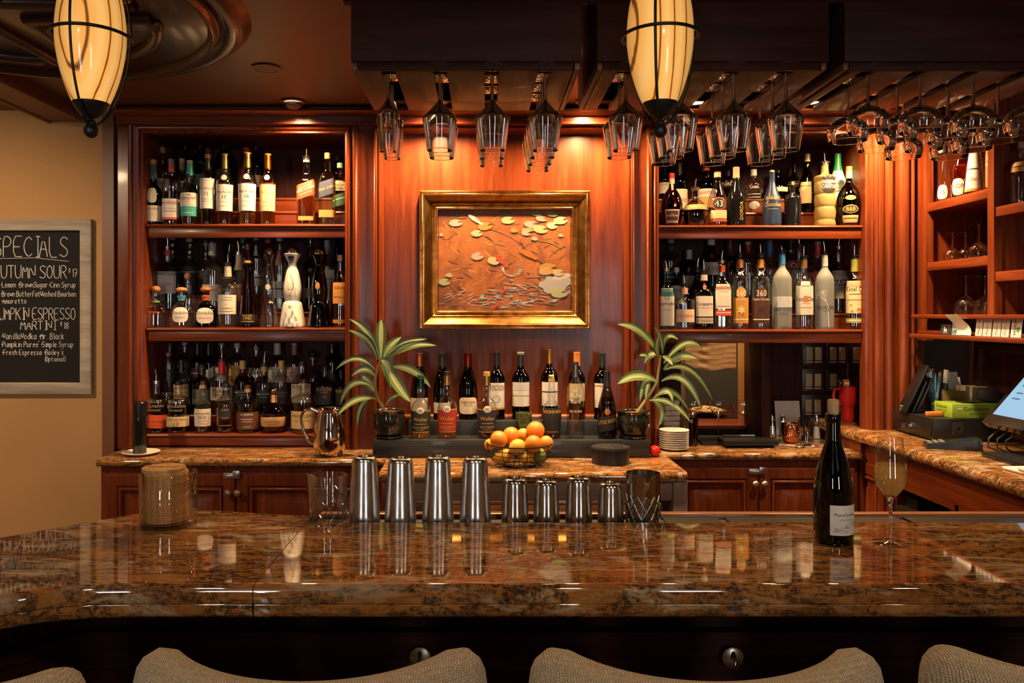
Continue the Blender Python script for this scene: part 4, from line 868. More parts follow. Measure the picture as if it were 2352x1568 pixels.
# ---- left cabinet, bottom shelf
a, b, c = RW(SL[2], 0), RW(SL[2], 1), RW(SL[2], 2); gS = 'bottles on the bottom shelf of the three-shelf cabinet'
bottle('bourbon bottle with bright orange band label and pourer', 359.3, 48, 875, 'flask', a, 'clear', ('dark', .42), [], [(.10, .36, 75, 'cc5226', [('BULLEIT BOURBON', .23, .035, 'y'), ('~', .15, .02, 'y')], -.06), (.4, .75, 60, None, [('BULLEIT', .62, .055, 'l'), ('BOURBON', .53, .05, 'l'), ('WHISKEY', .45, .04, 'l')])], 847, n=2.6, group=gS)
bottle('bourbon bottle with cream band label printed with a red 10', 409.8, 50, 876, 'flask', a, 'clear', ('dark', .3), [('s', '191716', .93, 1), ('s', 'b08a60', .9, .93)], [(.13, .33, 75, 'c0ae84', [('BULLEIT BOURBON', .27, .03, 'y'), ('10', .19, .085, 'r')]), (.4, .75, 60, None, [('BULLEIT', .62, .055, 'l'), ('BOURBON', .53, .05, 'l'), ('WHISKEY', .45, .04, 'l')])], n=2.6, group=gS)
bottle('bulb-necked rum bottle with cream label reading 2010', 467, 41, 875, 'bulb', a, 'clear', ('cola', .12), [('s', '5a3a28', .93, 1), ('s', 'b08a68', .86, .93)], [(.13, .47, 64, 'cfc6b6', [('FOURSQUARE', .38, .032, 'k'), ('2010', .31, .055, 'k'), ('~', .24, .02, 'l'), ('~', .18, .02, 'l')])], group=gS)
bottle('whiskey bottle with navy cap and round dark medallion label', 519.8, 45, 881, 'std', a, 'clear', ('whisky', .35), [('s', '232a30', .76, .86), ('s', '28303a', .92, 1)], [(.27, .53, 36, '1e2224', [('BLADE', .48, .03, 'g'), ('AND BOW', .32, .025, 'g')], 0, 2), (.06, .2, 40, None, [('~', .16, .03, 'l')])], group=gS)
bottle('round-shouldered whiskey bottle with brown leather-look label', 569.3, 51, 884.5, 'flask', a, 'clear', ('cola', .15), [('s', '5a3826', .93, 1), ('s', 'b88a60', .86, .93)], [(.08, .45, 70, '5e3a26', [('& GREENE', .40, .04, 'w'), ('~', .30, .03, 'w'), ('~', .25, .025, 'w'), ('~', .14, .02, 'w')])], group=gS)
bl_ = bottle('round bourbon bottle with tan band label and small metal figure stopper', 629, 57, 903, 'round', a, 'amber', ('dark', .5), [('s', 'cfa772', .77, .97)], [(.18, .42, 70, 'bf9a62', [('~', .36, .03, 'y'), ('~', .3, .045, 'y'), ('~', .23, .03, 'y')])], n=3.2, group=gS)
_h = Z(903, 3.457) - SL[2]
st = MB(); st.lathe([(0, _h), (.011, _h), (.012, _h + .004), (.004, _h + .006)], 14); st.tube([(-.010, 0, _h + .007), (-.004, 0, _h + .013), (.006, 0, _h + .014), (.010, 0, _h + .021)], [.003, .0045, .0045, .003], 8)
for x in (-.008, -.004, .005, .008): st.tube([(x, 0, _h + .012), (x + .002, 0, _h + .005)], .0014, 5)
st.build('figure_stopper', M_BRASS, bl_, 60)
bottle('broad whiskey bottle with cream curved label behind the steel pitcher', 697.5, 57, 871, 'flask', a, 'clear', ('whisky', .14), [('s', '3a2c22', .93, 1), ('s', 'b08a50', .89, .93)], [(.09, .42, 72, 'c8b080', [('WHISTLEPIG', .33, .06, 'k'), ('SMALL BATCH RYE', .24, .025, 'k'), ('10', .17, .05, 'r')]), (.04, .09, 40, '26221c', [])], group=gS)
for lb, px, w_, tp, kd, rw, gl, lq, cp, lbs, pr in (
 ('clear sloping bottle with cork behind the orange band bottle', 387, 44, 810, 'cone', b, 'clear', None, [('s', 'a86a50', .95, 1)], [(.28, .36, 60, None, [('ANGELS', .33, .05, 'g')])], None),
 ('bourbon bottle with black capsule and tan label reading LARCENY', 417, 50, 826, 'std', b, 'clear', ('dark', .4), [('s', '161413', .78, 1)], [(.28, .55, 60, 'b89a60', [('LARCENY', .49, .06, 'k'), ('~', .4, .03, 'y')])], None),
 ('dark whiskey bottle with tan ring under its black cap', 464, 46, 837, 'std', b, 'smoke', None, [('s', '1a1816', .80, .96), ('s', 'b08a60', .92, .94), ('s', '151312', .96, 1)], [(.2, .5, 60, '6a6458', [])], None),
 ('bourbon bottle with red wax neck and cream label', 509.7, 54, 825, 'flask', b, 'clear', ('whisky', .5), [('s', 'c01e1c', .74, .995)], [(.26, .50, 68, 'c9b694', [("Maker's", .44, .075, 'k'), ('Mark', .35, .075, 'k'), ('WHISKY', .285, .03, 'r')])], 800),
 ('bourbon bottle with tan foil and black label, dark and full', 557.6, 40, 828, 'std', b, 'amber', ('cola', .7), [('s', 'a8865c', .84, 1)], [(.22, .46, 66, '1c1a18', [('BARDSTOWN', .41, .032, 'w'), ('~', .36, .018, 'w'), ('O', .3, .05, 'w')])], None),
 ('bourbon bottle with tan foil, black label and pourer, nearly empty', 606.8, 40, 836, 'std', b, 'clear', ('dark', .2), [('s', 'a8865c', .85, .98)], [(.22, .48, 66, '1c1a18', [('BARDSTOWN', .40, .032, 'w'), ('~', .34, .018, 'w')])], 806),
 ('bourbon bottle with gold foil and black label beside the pourer bottle', 646.5, 40, 828, 'std', b, 'clear', ('dark', .15), [('s', 'b08c50', .84, 1)], [(.22, .47, 66, '1d1c1a', [('BARDSTOWN', .40, .032, 'l'), ('~', .34, .02, 'l')])], None),
 ('square bourbon bottle with tall cream label reading KNOB CREEK', 693.8, 48, 830, 'std', b, 'clear', ('dark', .3), [('s', '201c18', .92, 1)], [(.22, .58, 52, 'b8a888', [('KNOB', .53, .075, 'k'), ('CREEK', .47, .035, 'k')])], None),
 ('square bourbon bottle with black label reading KNOB CREEK 12', 747, 44, 842, 'std', b, 'amber', ('cola', .6), [('s', '1c1712', .92, 1)], [(.2, .58, 52, '181512', [('KNOB', .53, .075, 'g'), ('CREEK', .46, .035, 'g'), ('12', .37, .06, 'g')])], None),
 ('dark bourbon bottle with black label at the right end of the bottom shelf', 784, 38, 850, 'std', b, 'amber', ('cola', .6), [('s', '171412', .92, 1)], [(.2, .58, 52, '171513', [('KNOB', .53, .07, 'g')])], None),
 ('dark bottle with green cap at the back left of the bottom shelf', 390, 42, 788, 'tall', c, 'pale', None, [('s', '2a4a38', .92, 1)], [(.25, .5, 60, '2c2a22', [])], None),
 ('clear bottle with black band cap behind the black capsule bottle', 424, 42, 787, 'tall', c, 'clear', ('dark', .6), [('s', 'b8b4aa', .96, 1), ('s', '2a2624', .92, .96)], [(.3, .5, 60, '201a16', [])], None),
 ('dark green bottle with capsule behind the ringed black cap bottle', 453.6, 38, 787, 'wineb', c, 'dkgreen', None, [('s', '1a2420', .8, 1)], [(.3, .52, 60, '7a3028', [('~', .42, .05, 'w')])], None),
 ('dark green bottle with black capsule beside the red wax bottle', 479, 38, 788, 'wineb', c, 'dkgreen', None, [('s', '16201c', .8, 1)], [(.3, .5, 60, 'c8c0b0', [], .5)], None),
 ('clear bourbon bottle with cream label behind the red wax bottle', 508.5, 40, 788, 'tall', c, 'clear', None, [('s', '9a968c', .95, 1)], [(.28, .55, 60, 'b8b2a4', [('HE', .48, .05, 'k'), ('~', .41, .04, 'k')])], None),
 ('bourbon bottle with yellow label reading TAYLOR', 544.8, 40, 788, 'tall', c, 'clear', None, [('s', 'b8a8a0', .9, 1)], [(.18, .58, 60, 'c79a40', [('TAYLOR', .52, .055, 'k'), ('~', .46, .02, 'y')])], None),
 ('clear round-shouldered bourbon bottle printed with white ELIJAH CRAIG lettering', 588, 46, 790, 'round', c, 'clear', None, [('s', '3a2c20', .96, 1), ('s', 'a08a60', .88, .95)], [(.3, .55, 60, None, [('ELIJAH', .50, .075, 'w'), ('CRAIG', .41, .075, 'w')])], None),
 ('bottle with white neck sleeve and cream belt label', 637, 44, 788, 'std', c, 'clear', ('dark', .35), [('s', 'b8b0a0', .78, 1)], [(.25, .55, 60, 'bdb4a2', [('BASIL', .43, .04, 'k'), ('HAYDEN', .37, .04, 'k')])], None),
 ('bottle with dusty pink neck sleeve and pink belt label', 675.8, 44, 788, 'std', c, 'clear', ('dark', .35), [('s', '9a5c54', .78, .97), ('s', 'c0a890', .97, 1)], [(.25, .55, 60, 'a8847c', [('BASIL', .43, .04, 'k'), ('HAYDEN', .37, .04, 'k')])], None),
 ('decanter bottle with large black ball stopper', 717.8, 46, 805, 'round', c, 'clear', ('dark', .35), [('b', '1a1614', .42, .16), ('s', 'a87c40', .80, .84)], [], None),
 ('tall dark bottle with black pourer at the back right of the bottom shelf', 762.3, 38, 790, 'tall', c, 'smoke', None, [('s', '141312', .9, 1)], [(.2, .4, 60, '1a1816', [])], None)):
    bottle(lb, px, w_, tp, kd, rw, gl, lq, cp, lbs, pr, seg=20, n=3.5 if 'square' in lb else 2, group=gS)
# ---- right cabinet, top shelf
a, b, c = RW(SR[0], 0), RW(SR[0], 1), RW(SR[0], 2); gS = 'liqueurs on the top shelf of the two-shelf cabinet'
gm = bottle('squat brown liqueur bottle with red cap, orange ribbon and brown label', 1543, 50, 398.5, 'round', a, 'brown', ('cola', .4), [('s', 'b02c24', .90, 1), ('s', 'b8a090', .80, .90)], [(.05, .30, 40, 'cfc6b8', [('~', .10, .03, 'y')]), (.10, .275, 35, '5a3020', [('Grand Marnier', .19, .05, 'w')])], group=gS)
_R = 25*3.457/FP; _H = Z(398.5, 3.457) - SR[0]
MB().add([(-.004, -.014, .8*_H), (.004, -.014, .8*_H), (.010, -.03, .55*_H), (.018, -.048, .36*_H), (.008, -.050, .34*_H), (.0, -.034, .55*_H)], [(0, 1, 2, 5), (5, 2, 3, 4)]).build('ribbon', plain(hx('d2501e'), .4), gm)
MB().lathe([(.0145, .60*_H), (.0165, .63*_H), (.0145, .66*_H)], 18).build('ribbon_band', plain(hx('d2501e'), .4), gm)
bottle('spherical glass decanter half filled with black liqueur and a pourer', 1597, 57, 433, 'round', a, 'clear', ('cola', .40), [], [(.42, .55, 70, 'a8844e', [])], 411, group=gS)
bottle('tall clear liqueur bottle with round red and black 43 label', 1648, 45, 395, 'slope', a, 'clear', ('gold', .22), [('s', 'c9b48c', .90, .985), ('s', '9a2a24', .985, 1)], [(.28, .52, 44, '8a2a22', [], 0, 2), (.305, .495, 36, '15110f', [('43', .40, .11, 'w')], 0, 2), (.13, .28, 50, 'cdb48a', []), (.07, .12, 50, 'a84a34', [])], group=gS)
bottle('black coffee liqueur bottle with cream cap and vertical lettering', 1691, 42, 384, 'slope', a, 'black', None, [('s', 'cbb894', .82, 1), ('s', '2a2018', .80, .83)], [(.1, .4, 40, None, [('DORDA', .25, .06, 'g', 1)])], rot=.25, group=gS)
bottle('navy blue cream liqueur bottle with BAILEYS Chocolate lettering', 1773, 42, 390, 'slope', a, 'navy', None, [('b', 'a09080', .30, .07)], [(.28, .64, 60, None, [('Chocolate', .375, .075, 'g'), ('~', .29, .02, 'l')]), (.45, .53, 60, '1a1c28', [('BAILEYS', .49, .055, 'g')])], group=gS)
bottle('short black textured liqueur bottle beside the navy bottle', 1820, 36, 418, 'flask', a, 'black', None, [('s', '8a8070', .93, 1)], [], n=4, group=gS)
bottle('tall dark liqueur bottle with gold collar and cream side label', 1854, 38, 354, 'slope', b, 'brown', ('cola', .5), [('s', '6a6254', .90, 1), ('s', 'b8904a', .87, .90)], [(.16, .52, 40, 'c9b084', [('~', .45, .03, 'y')])], rot=-.6, group=gS)
bottle('frosted yellow bamboo-shaped liqueur bottle with dark oval label', 1894.5, 47, 374, 'canton', a, 'canton', None, [], [(.50, .82, 44, '26221e', [('DOMAINE', .69, .05, 'w'), ('de', .65, .02, 'w'), ('CANTON', .61, .06, 'w')], 0, 2.5)], 352, rot=.05, group=gS)
bottle('mint green cream liqueur bottle with dark green capsule', 1924, 42, 354, 'slope', b, 'mint', None, [('s', '1f7a44', .72, 1)], [(.35, .6, 60, None, [('BAILEYS', .50, .05, 'r'), ('~', .42, .06, 'g'), ('~', .36, .04, 'y')])], group=gS)
bottle('wide brown liqueur bottle with round gold seal and dark label', 1950, 56, 383, 'round', a, 'brown', ('cola', .5), [('s', '8a6a44', .93, 1), ('s', '9a9080', .80, .93)], [(.20, .34, 36, 'a88a5a', [], 0, 2), (.21, .33, 32, '3a2a1c', [('B&B', .27, .06, 'g')], 0, 2), (.05, .17, 40, 'b8a070', [('~', .12, .03, 'k')]), (.42, .5, 24, 'b08a40', [], 0, 2)], group=gS)
for lb, px, w_, tp, kd, rw, gl, cp, lbs in (
 ('dark bottle with white label behind the squat ribboned bottle', 1526, 30, 385, 'std', c, 'smoke', [('s', '1c1a1a', .9, 1)], [(.18, .52, 70, 'cfc8ba', [('ENT', .45, .06, 'k'), ('0', .33, .05, 'k')])]),
 ('dark bottle with cream label reading Suze', 1561, 36, 375, 'wineb', b, 'dkgreen', [('s', '14110f', .8, 1)], [(.08, .47, 68, 'cfc4ac', [('Suze', .27, .115, 'o')])]),
 ('liqueur bottle with red ball cap and white DRAM label', 1622.5, 44, 377, 'std', b, 'brown', [('b', 'b02a22', .36, .08), ('s', 'a02820', .86, .92)], [(.32, .48, 66, 'd2cabb', [('DRAMBUIE', .40, .065, 'r')]), (.1, .32, 66, 'c79c5a', [])]),
 ('brown liqueur bottle with red crest and white TUACA lettering', 1671, 40, 393, 'tall', c, 'amber', [('s', '4a2018', .86, 1)], [(.42, .6, 66, '1a1614', [('TUACA', .52, .10, 'w')])]),
 ('clear bottle with white screw cap and handwritten lettering', 1731, 39, 390, 'tall', b, 'clear', [('s', 'd0ccc4', .86, 1)], [(.3, .7, 60, None, [('LAIRD', .58, .05, 'w'), ('~', .42, .035, 'w'), ('~', .35, .035, 'w')]), (.08, .26, 34, 'd6d0c4', [], 0, 2)]),
 ('round dark liqueur bottle behind the navy bottle', 1786, 48, 392, 'round', c, 'smoke', [('s', '1d1b19', .92, 1)], [(.25, .4, 60, 'c4b49a', [])]),
 ('black bell-shaped liqueur bottle behind the short textured bottle', 1824, 42, 375, 'round', c, 'black', [('s', '15120f', .8, 1)], [(.34, .5, 60, '3a3026', [('~', .42, .05, 'g')])])):
    bottle(lb, px, w_, tp, kd, rw, gl, None, cp, lbs, seg=20, group=gS)
# ---- right cabinet, lower shelf
a, b, c = RW(SR[1], 0), RW(SR[1], 1), RW(SR[1], 2); gS = 'gins and vodkas on the lower shelf of the two-shelf cabinet'
bottle('square pale blue gin bottle with white arched label and pourer', 1531, 33, 618, 'std', a, 'teal', ('clear', .3), [], [(.06, .68, 56, 'c9c4b8', [('BOMBAY', .60, .045, 'k'), ('SAPPHIRE', .42, .045, 'k'), ('O', .52, .07, 'b'), ('~', .33, .018, 'l')])], 598, n=5, group=gS)
bottle('round ribbed clear gin bottle with pale pink label', 1572, 48, 652.5, 'flask', a, 'clear', ('clear', .2), [('s', 'd8a890', .78, .92)], [(.16, .44, 58, 'd8c2ae', [('MIRABEAU', .30, .06, 'o')])], 630, group=gS)
bottle('green gin bottle with round red seal and white label', 1617, 45, 623, 'std', a, 'green', ('clear', .4), [('s', 'c9c2b0', .84, .94)], [(.22, .57, 62, 'd2cdc2', [('Tanqueray', .44, .06, 'k'), ('LONDON DRY GIN', .37, .025, 'o')]), (.10, .20, 62, 'b0a890', [('~', .15, .04, 'l')]), (.68, .79, 17, 'b8322a', [], 0, 2)], 596, group=gS)
bottle('square gin bottle with orange neck and white BEEFEATER label', 1658, 44, 600, 'std', a, 'clear', ('clear', .3), [('s', 'd2582a', .84, .94)], [(.30, .66, 44, 'd5d0c6', [('BEEFEATER', .60, .055, 'r'), ('LONDON', .55, .02, 'y'), ('~', .34, .02, 'l')]), (.20, .28, 44, 'cc5a32', [('~', .24, .03, 'w')])], 575, n=4, rot=-.12, group=gS)
def swing(lab, px, lc, tc, lower, seed):
    t_ = bottle(lab, px, 41, 584, 'tall', a, 'clear', ('clear', .7), [('s', 'b87a44', .82, .93), ('s', '1c1a18', .95, 1)], [(.08, .42, 60, lower, [(seed, .40, .03, 'w'), ('~', .13, .035, 'w')]), (.41, .56, 32, lc, [('360', .48, .08, tc)], 0, 2)], 561, group=gS)
    H_ = Z(584, 3.457) - SR[1]; zz = .78*H_
    m_ = MB(); m_.tube([(-.008, -.012, .93*H_), (-.019, -.012, .86*H_), (-.014, -.014, zz), (-.004, -.016, zz - .012)], .0012, 6); m_.tube([(.008, -.012, .93*H_), (.019, -.012, .86*H_), (.014, -.014, zz), (.0, -.016, zz - .012)], .0012, 6); m_.build('bail_wire', M_STEEL, t_)
    MB().lathe([(0, -.006), (.007, -.006), (.008, 0), (.007, .006), (0, .006)], 14).xf(Matrix.Translation((-.003, -.020, zz - .014)) @ Matrix.Rotation(.9, 4, 'Y')).build('swing_stopper', M_WHITE, t_)
    return t_
v1 = swing('swing-top vodka bottle with golden vanilla flower label', 1700, 'c89040', 'w', 'c08a34', 'Vanilla')
v2 = swing('swing-top vodka bottle with brown chocolate truffle label', 1747, '5a3220', 'w', '4a2a1a', 'Double Chocolate')
_R = 20.5*3.457/FP; _H = Z(584, 3.457) - SR[1]; _pr = [(r*_R, z*_H) for r, z in chaikin(KP['tall'], 2)]
for vt, n_, colr, rr in ((v1, 6, 'e6d49a', .0105), (v2, 3, '3a1c12', .0095)):
    f_ = MB()
    for k in range(n_):
        an = 2*PI*k/n_ + .5; cu_, cv_ = (rr*math.cos(an)*.8, .26*_H + rr*math.sin(an)*.9); pts = []
        for i in range(10):
            q = 2*PI*i/10; ex, ey = (rr*.85*math.cos(q), rr*(.38 if n_ == 6 else .8)*math.sin(q)); pts.append(wrap_pt(_pr, _R, 2, 1, cu_ + ex*math.cos(an) - ey*math.sin(an), cv_ + ex*math.sin(an) + ey*math.cos(an), .0013 + k*.0002))
        f_.add(pts, [tuple(range(10))])
    f_.build('label_print', plain(hx(colr), .5), vt, 0)
bottle('frosted vodka bottle with blue neck and white mountain print', 1796, 43, 577.5, 'tall', a, 'frost', None, [('s', '3a7fb0', .83, .985)], [(.28, .42, 74, 'b9c0c4', []), (.2, .3, 60, None, [('GREY GOOSE', .255, .04, 'n'), ('VODKA', .2, .025, 'n')])], 563, group=gS)
bottle('clear vodka bottle with white label and orange initial block', 1846, 41, 590, 'std', a, 'clear', ('clear', .25), [('s', '6a5030', .84, .97)], [(.20, .60, 66, 'd3cec4', [('Ketel One', .42, .065, 'k'), ('VODKA', .36, .022, 'o'), ('~', .30, .02, 'l')]), (.38, .46, 12, 'd07038', []), (.6, .66, 30, 'c9c4ba', [])], 565, group=gS)
bv = bottle('frosted vodka bottle with white bare tree print', 1894, 41, 580, 'tall', a, 'frost', None, [('s', 'b8b8b2', .82, .985)], [(.2, .32, 60, None, [('BELVEDERE', .285, .04, 'k'), ('VODKA', .24, .016, 'k')])], 554, group=gS)
_H = Z(580, 3.457) - SR[1]; tm = MB()
def branch(u, z, an, L, w0, dep):
    u2, z2 = u + L*math.cos(an), z + L*math.sin(an); nx, nz = -math.sin(an), math.cos(an)
    tm.add([wrap_pt(_pr, _R, 2, 1, uu, zz_, .0012) for uu, zz_ in ((u + nx*w0, z + nz*w0), (u - nx*w0, z - nz*w0), (u2 - nx*w0*.6, z2 - nz*w0*.6), (u2 + nx*w0*.6, z2 + nz*w0*.6))], [(0, 1, 2, 3)])
    if dep:
        for d_ in (-.45, .1, .5): branch(u2, z2, an + d_ + random.uniform(-.2, .2), L*.68, w0*.62, dep-1)
branch(.010, .03*_H, 1.62, .11*_H*2.4, .0016, 0); branch(.0085, .28*_H, 1.95, .09*_H, .0013, 4)
tm.build('tree_print', plain(hx('d8d8d4'), .5), bv, 0)
kb_ = bottle('clear vodka bottle with cream label printed with oranges', 1962.5, 43, 588.5, 'std', a, 'clear', ('clear', .2), [('s', '8a8a3a', .79, .97)], [(.22, .66, 68, 'd8c9a0', [('Ketel One', .55, .06, 'k'), ('~', .48, .022, 'y'), ('~', .40, .03, 'o')]), (.09, .15, 68, 'a0a050', [('~', .12, .03, 'w')])], 563, group=gS)
_R = 21.5*3.457/FP; _H = Z(588.5, 3.457) - SR[1]; _pr = [(r*_R, z*_H) for r, z in chaikin(KP['std'], 2)]; om = MB()
for u, z, r in ((.010, .26, .010), (-.018, .245, .006), (.022, .5, .008), (.018, .6, .005), (-.022, .33, .004), (.024, .36, .006)):
    om.add([wrap_pt(_pr, _R, 2, 1, u + r*math.cos(2*PI*i/12), z*_H + r*math.sin(2*PI*i/12), .0013) for i in range(12)], [tuple(range(12))])
om.build('orange_print', plain(hx('d9773a'), .5), kb_, 0)
for lb, px, w_, tp, kd, rw, gl, cp, lbs, pr in (
 ('tall clear gin bottle with black label reading AVIATION', 1541, 44, 549, 'tall', c, 'pale', [('s', '8a928e', .93, 1)], [(.28, .5, 50, '161514', [('AVIATION', .42, .05, 'w'), ('AMERICAN GIN', .34, .025, 'w')])], None),
 ('gin bottle with white cap and white HARDSHORE label', 1554, 40, 615, 'flask', b, 'smoke', [('s', 'cfcac2', .90, 1)], [(.2, .6, 62, 'c8c4ba', [('HARDSHORE', .5, .06, 'k'), ('GIN', .38, .04, 'l')])], None),
 ('bottle with white strip over its cork between the gin bottles', 1583, 40, 574, 'tall', c, 'smoke', [('s', 'aaa79c', .80, 1)], [(.2, .45, 60, '8a867a', [])], None),
 ('black bottle with pourer and slanted white label', 1602, 40, 616, 'slope', b, 'black', [], [(.12, .4, 60, 'b8b4a4', [('HEN', .28, .05, 'k')], .5)], 592),
 ('gin bottle with white cap and large white label reading TEN', 1633.5, 44, 550, 'std', c, 'dkgreen', [('s', 'd2cdc4', .90, 1)], [(.38, .6, 66, 'c9c5ba', [('No TEN', .48, .07, 'k')]), (.66, .76, 24, '7a1c24', [], 0, 2)], None),
 ('dark bottle with wine-coloured capsule between the golden label bottles', 1677, 36, 551, 'tall', c, 'smoke', [('s', '5a2c34', .72, 1)], [(.2, .4, 60, '2a1a1c', [])], None),
 ('clear bottle with dark red neck sleeve and wooden cork', 1718, 40, 555, 'tall', c, 'clear', [('s', '8a2420', .78, .94), ('s', 'b89878', .94, 1)], [(.3, .45, 60, None, [('MA', .4, .08, 'l')])], None),
 ('vodka bottle with blue neck band and blue STOLI label', 1768, 40, 552, 'std', b, 'clear', [('s', '2a5a90', .80, .95), ('s', '4a5258', .95, 1)], [(.42, .52, 66, '203a5a', [('STOLI', .47, .075, 'w')]), (.12, .38, 50, 'b0aea4', [])], None),
 ('vodka bottle with red cap and red STOLI label behind the blue-necked bottle', 1817, 42, 549, 'std', c, 'clear', [('s', '8a2420', .94, 1), ('s', '2a2222', .82, .94)], [(.46, .62, 66, 'a03028', [('STOLI', .54, .085, 'w')]), (.2, .46, 60, 'a8a292', [])], None),
 ('vodka bottle with plain cream label and pourer', 1836, 42, 563, 'std', b, 'clear', [], [(.2, .5, 60, 'b8a88c', [])], 545),
 ('vodka bottle with red neck foil and red STOLI label behind the tree bottle', 1878, 42, 555, 'std', b, 'clear', [('s', 'a82c26', .80, .96), ('s', '7a7468', .96, 1)], [(.44, .58, 66, 'a82e28', [('STOLI', .51, .085, 'w')]), (.2, .44, 60, 'a89a6a', [])], None),
 ('vodka bottle with scalloped grey label and blue PRAIRIE band', 1926, 40, 567.5, 'std', b, 'clear', [], [(.22, .64, 62, '9a9688', []), (.42, .50, 64, '24465e', [('PRAIRIE', .46, .06, 'w')]), (.55, .6, 12, 'c0522a', [], 0, 2)], 549)):
    bottle(lb, px, w_, tp, kd, rw, gl, ('clear', .3) if gl == 'clear' else None, cp, lbs, pr, seg=20, group=gS)

# ================================================================== black tiered stand with wines
ts = thing('tiered_stand', 'black stained two-step wooden stand in front of the panelled wall', 'stand')
M_BW = wood('black_stain', (.012, .013, .014), (.022, .024, .026), (.035, .038, .041), 'x', .45, .1)
S1, S2 = 1.062, 1.123
bxo('lower_step', X(856, 3.17), X(1493, 3.17), 3.17, 3.295, CTR + .0005, S1, M_BW, ts, .003); bxo('upper_step', X(938, 3.297), X(1418, 3.297), 3.297, 3.41, CTR + .0005, S2, M_BW, ts, .003)
rU, rL = (S2, 3.358), (S1, 3.232); gS = 'wine bottles on the upper step of the black stand'
for lb, px, w_, tp, kd, foil, lbs in (
 ('sloping red wine bottle with copper foil', 963.5, 41, 811, 'wineg', ('b5704c', 1), [(.14, .33, 70, 'cdbfa4', [])]),
 ('sloping red wine bottle with black foil and white label', 1015.5, 41, 811, 'wineg', ('171717', 0), [(.10, .26, 70, 'cfc9bd', [('Evo', .18, .06, 'k')])]),
 ('sloping pinot noir bottle with red foil and cream shield label', 1075, 44, 811, 'wineg', ('8a2c26', 1), [(.09, .34, 62, 'd0c0a4', [('MEIOMI', .265, .045, 'y'), ('PINOT NOIR', .22, .018, 'y')], 0, 5)]),
 ('straight red wine bottle with black foil and white chateau label', 1141, 38, 809, 'wineb', ('191715', 0), [(.18, .55, 68, 'd2ccc0', [('CHATEAU', .50, .042, 'k'), ('LYONNAT', .455, .042, 'k'), ('O', .31, .12, 'l')]), (.155, .18, 68, 'b8823c', [])]),
 ('straight red wine bottle with grey-topped capsule and white scalloped label', 1196, 41, 809, 'wineb', ('1b1c1c', 0), [(.20, .46, 68, 'ccc8be', [('~', .36, .04, 'l')]), (.44, .56, 66, 'b8b8b6', [])]),
 ('straight red wine bottle with golden foil and white label', 1262, 39, 803, 'wineb', ('c08a3e', 1), [(.20, .54, 66, 'd2cbbf', [('~', .4, .045, 'k')])]),
 ('straight red wine bottle with bright orange foil', 1325, 38, 809, 'wineb', ('cc7a2c', 0), [(.28, .54, 66, 'c8b890', [])]),
 ('straight red wine bottle with dark green foil and red-dotted white label', 1383, 39, 811, 'wineb', ('1c2a26', 0), [(.18, .55, 66, 'd0cabd', [('~', .51, .04, 'r')])])):
    cp = [('s', foil[0], .80, 1)] if not foil[1] else [('s', foil[0], .80, 1, 1)]
    if 'grey-topped' in lb: cp = [('s', '1b1c1c', .80, .97), ('s', '8a8a86', .97, 1)]
    bottle(lb, px, w_, tp, kd, rU, 'wine', None, cp, lbs, name='wine_bottle', group=gS)
gS = 'spirit bottles on the lower step of the black stand'
for lb, px, foil, cap, lc, sub, liq, tp in (('bourbon bottle with dark green label and green foil', 966.5, '2a4a38', '2a4a38', '232f26', 'SPECIAL RESERVE', 'light', 861), ('bourbon bottle with red label and gold neck band', 1027, 'b08a48', '262220', '9a2c20', 'ANTIQUE 107', 'gold', 853), ('bourbon bottle with navy label and gold foil', 1118, 'b08a48', 'b08a48', '20262e', 'FULL PROOF', 'dark', 854)):
    bottle(lb, px, 46, tp, 'bulb', rL, 'clear', (liq, .42 if liq != 'light' else .1), [('s', foil, .80, .94, 1), ('s', cap, .94, 1)], [(.10, .45, 68, 'b08c4c', []), (.115, .435, 67.5, lc, [('Weller', .31, .058, 'g'), ('~', .235, .022, 'g'), (sub, .18, .03, 'g'), ('~', .14, .014, 'g')]), (.40, .50, 22, 'c8c0b0', [('W', .45, .05, 'k')], 0, 2)], group=gS)
hg = bottle('bourbon bottle with black label and gold nugget stopper', 1267, 46, 870, 'bulb', rL, 'clear', ('red', .42), [('s', 'a88a58', .95, 1)], [(.08, .52, 66, '201c1a', [('HOGSWORTH', .46, .05, 'g'), ('~', .12, .025, 'g')])], group=gS)
_h = Z(870, 3.232) - S1; sm = MB()
for k in range(7): q = 2*PI*k/7; sm.lathe([(.0075*math.sin(PI*i/6), -.0075*math.cos(PI*i/6)) for i in range(7)], 8, (.008*math.cos(q)*(k > 0), .006*math.sin(q), _h + .008 + .004*math.sin(q*2)))
sm.build('figure_stopper', M_BRASS, hg, 60)
bottle('slim clear bourbon bottle with white script lettering and grey foil', 1322, 39, 831, 'tall', rL, 'clear', ('clear', .1), [('s', '7a7e80', .80, .965, 1), ('s', '2a2826', .965, 1)], [(.3, .65, 62, None, [('Eagle', .57, .05, 'w'), ('Rare', .49, .05, 'w'), ('10 YEARS', .36, .03, 'w')])], group=gS)
bottle('dark sloping bottle with orange seal and black label', 1394, 42, 852, 'slope', rL, 'smoke', ('red', .6), [('s', '1e1b19', .78, 1)], [(.12, .34, 66, '1a1816', [('LITTLE BOOK', .26, .055, 'g')], .2), (.36, .45, 18, 'a86a34', [], 0, 2)], group=gS)
cd = thing('candle_tumbler', 'green marbled tumbler on the black stand behind the fruit bowl', 'tumbler', (X(1203, 3.235), 3.235, S1))
def marble_green():
    m, nt, out = new_mat('green_marble'); p = prin(nt, out, None, .12); lk(nt, ramp(nt, noise(nt, coords(nt), 25, 6, .6, 2), [(.35, hx('2e3a28')), (.5, hx('56603e')), (.7, hx('8a9468'))]), p.inputs['Base Color']); return m
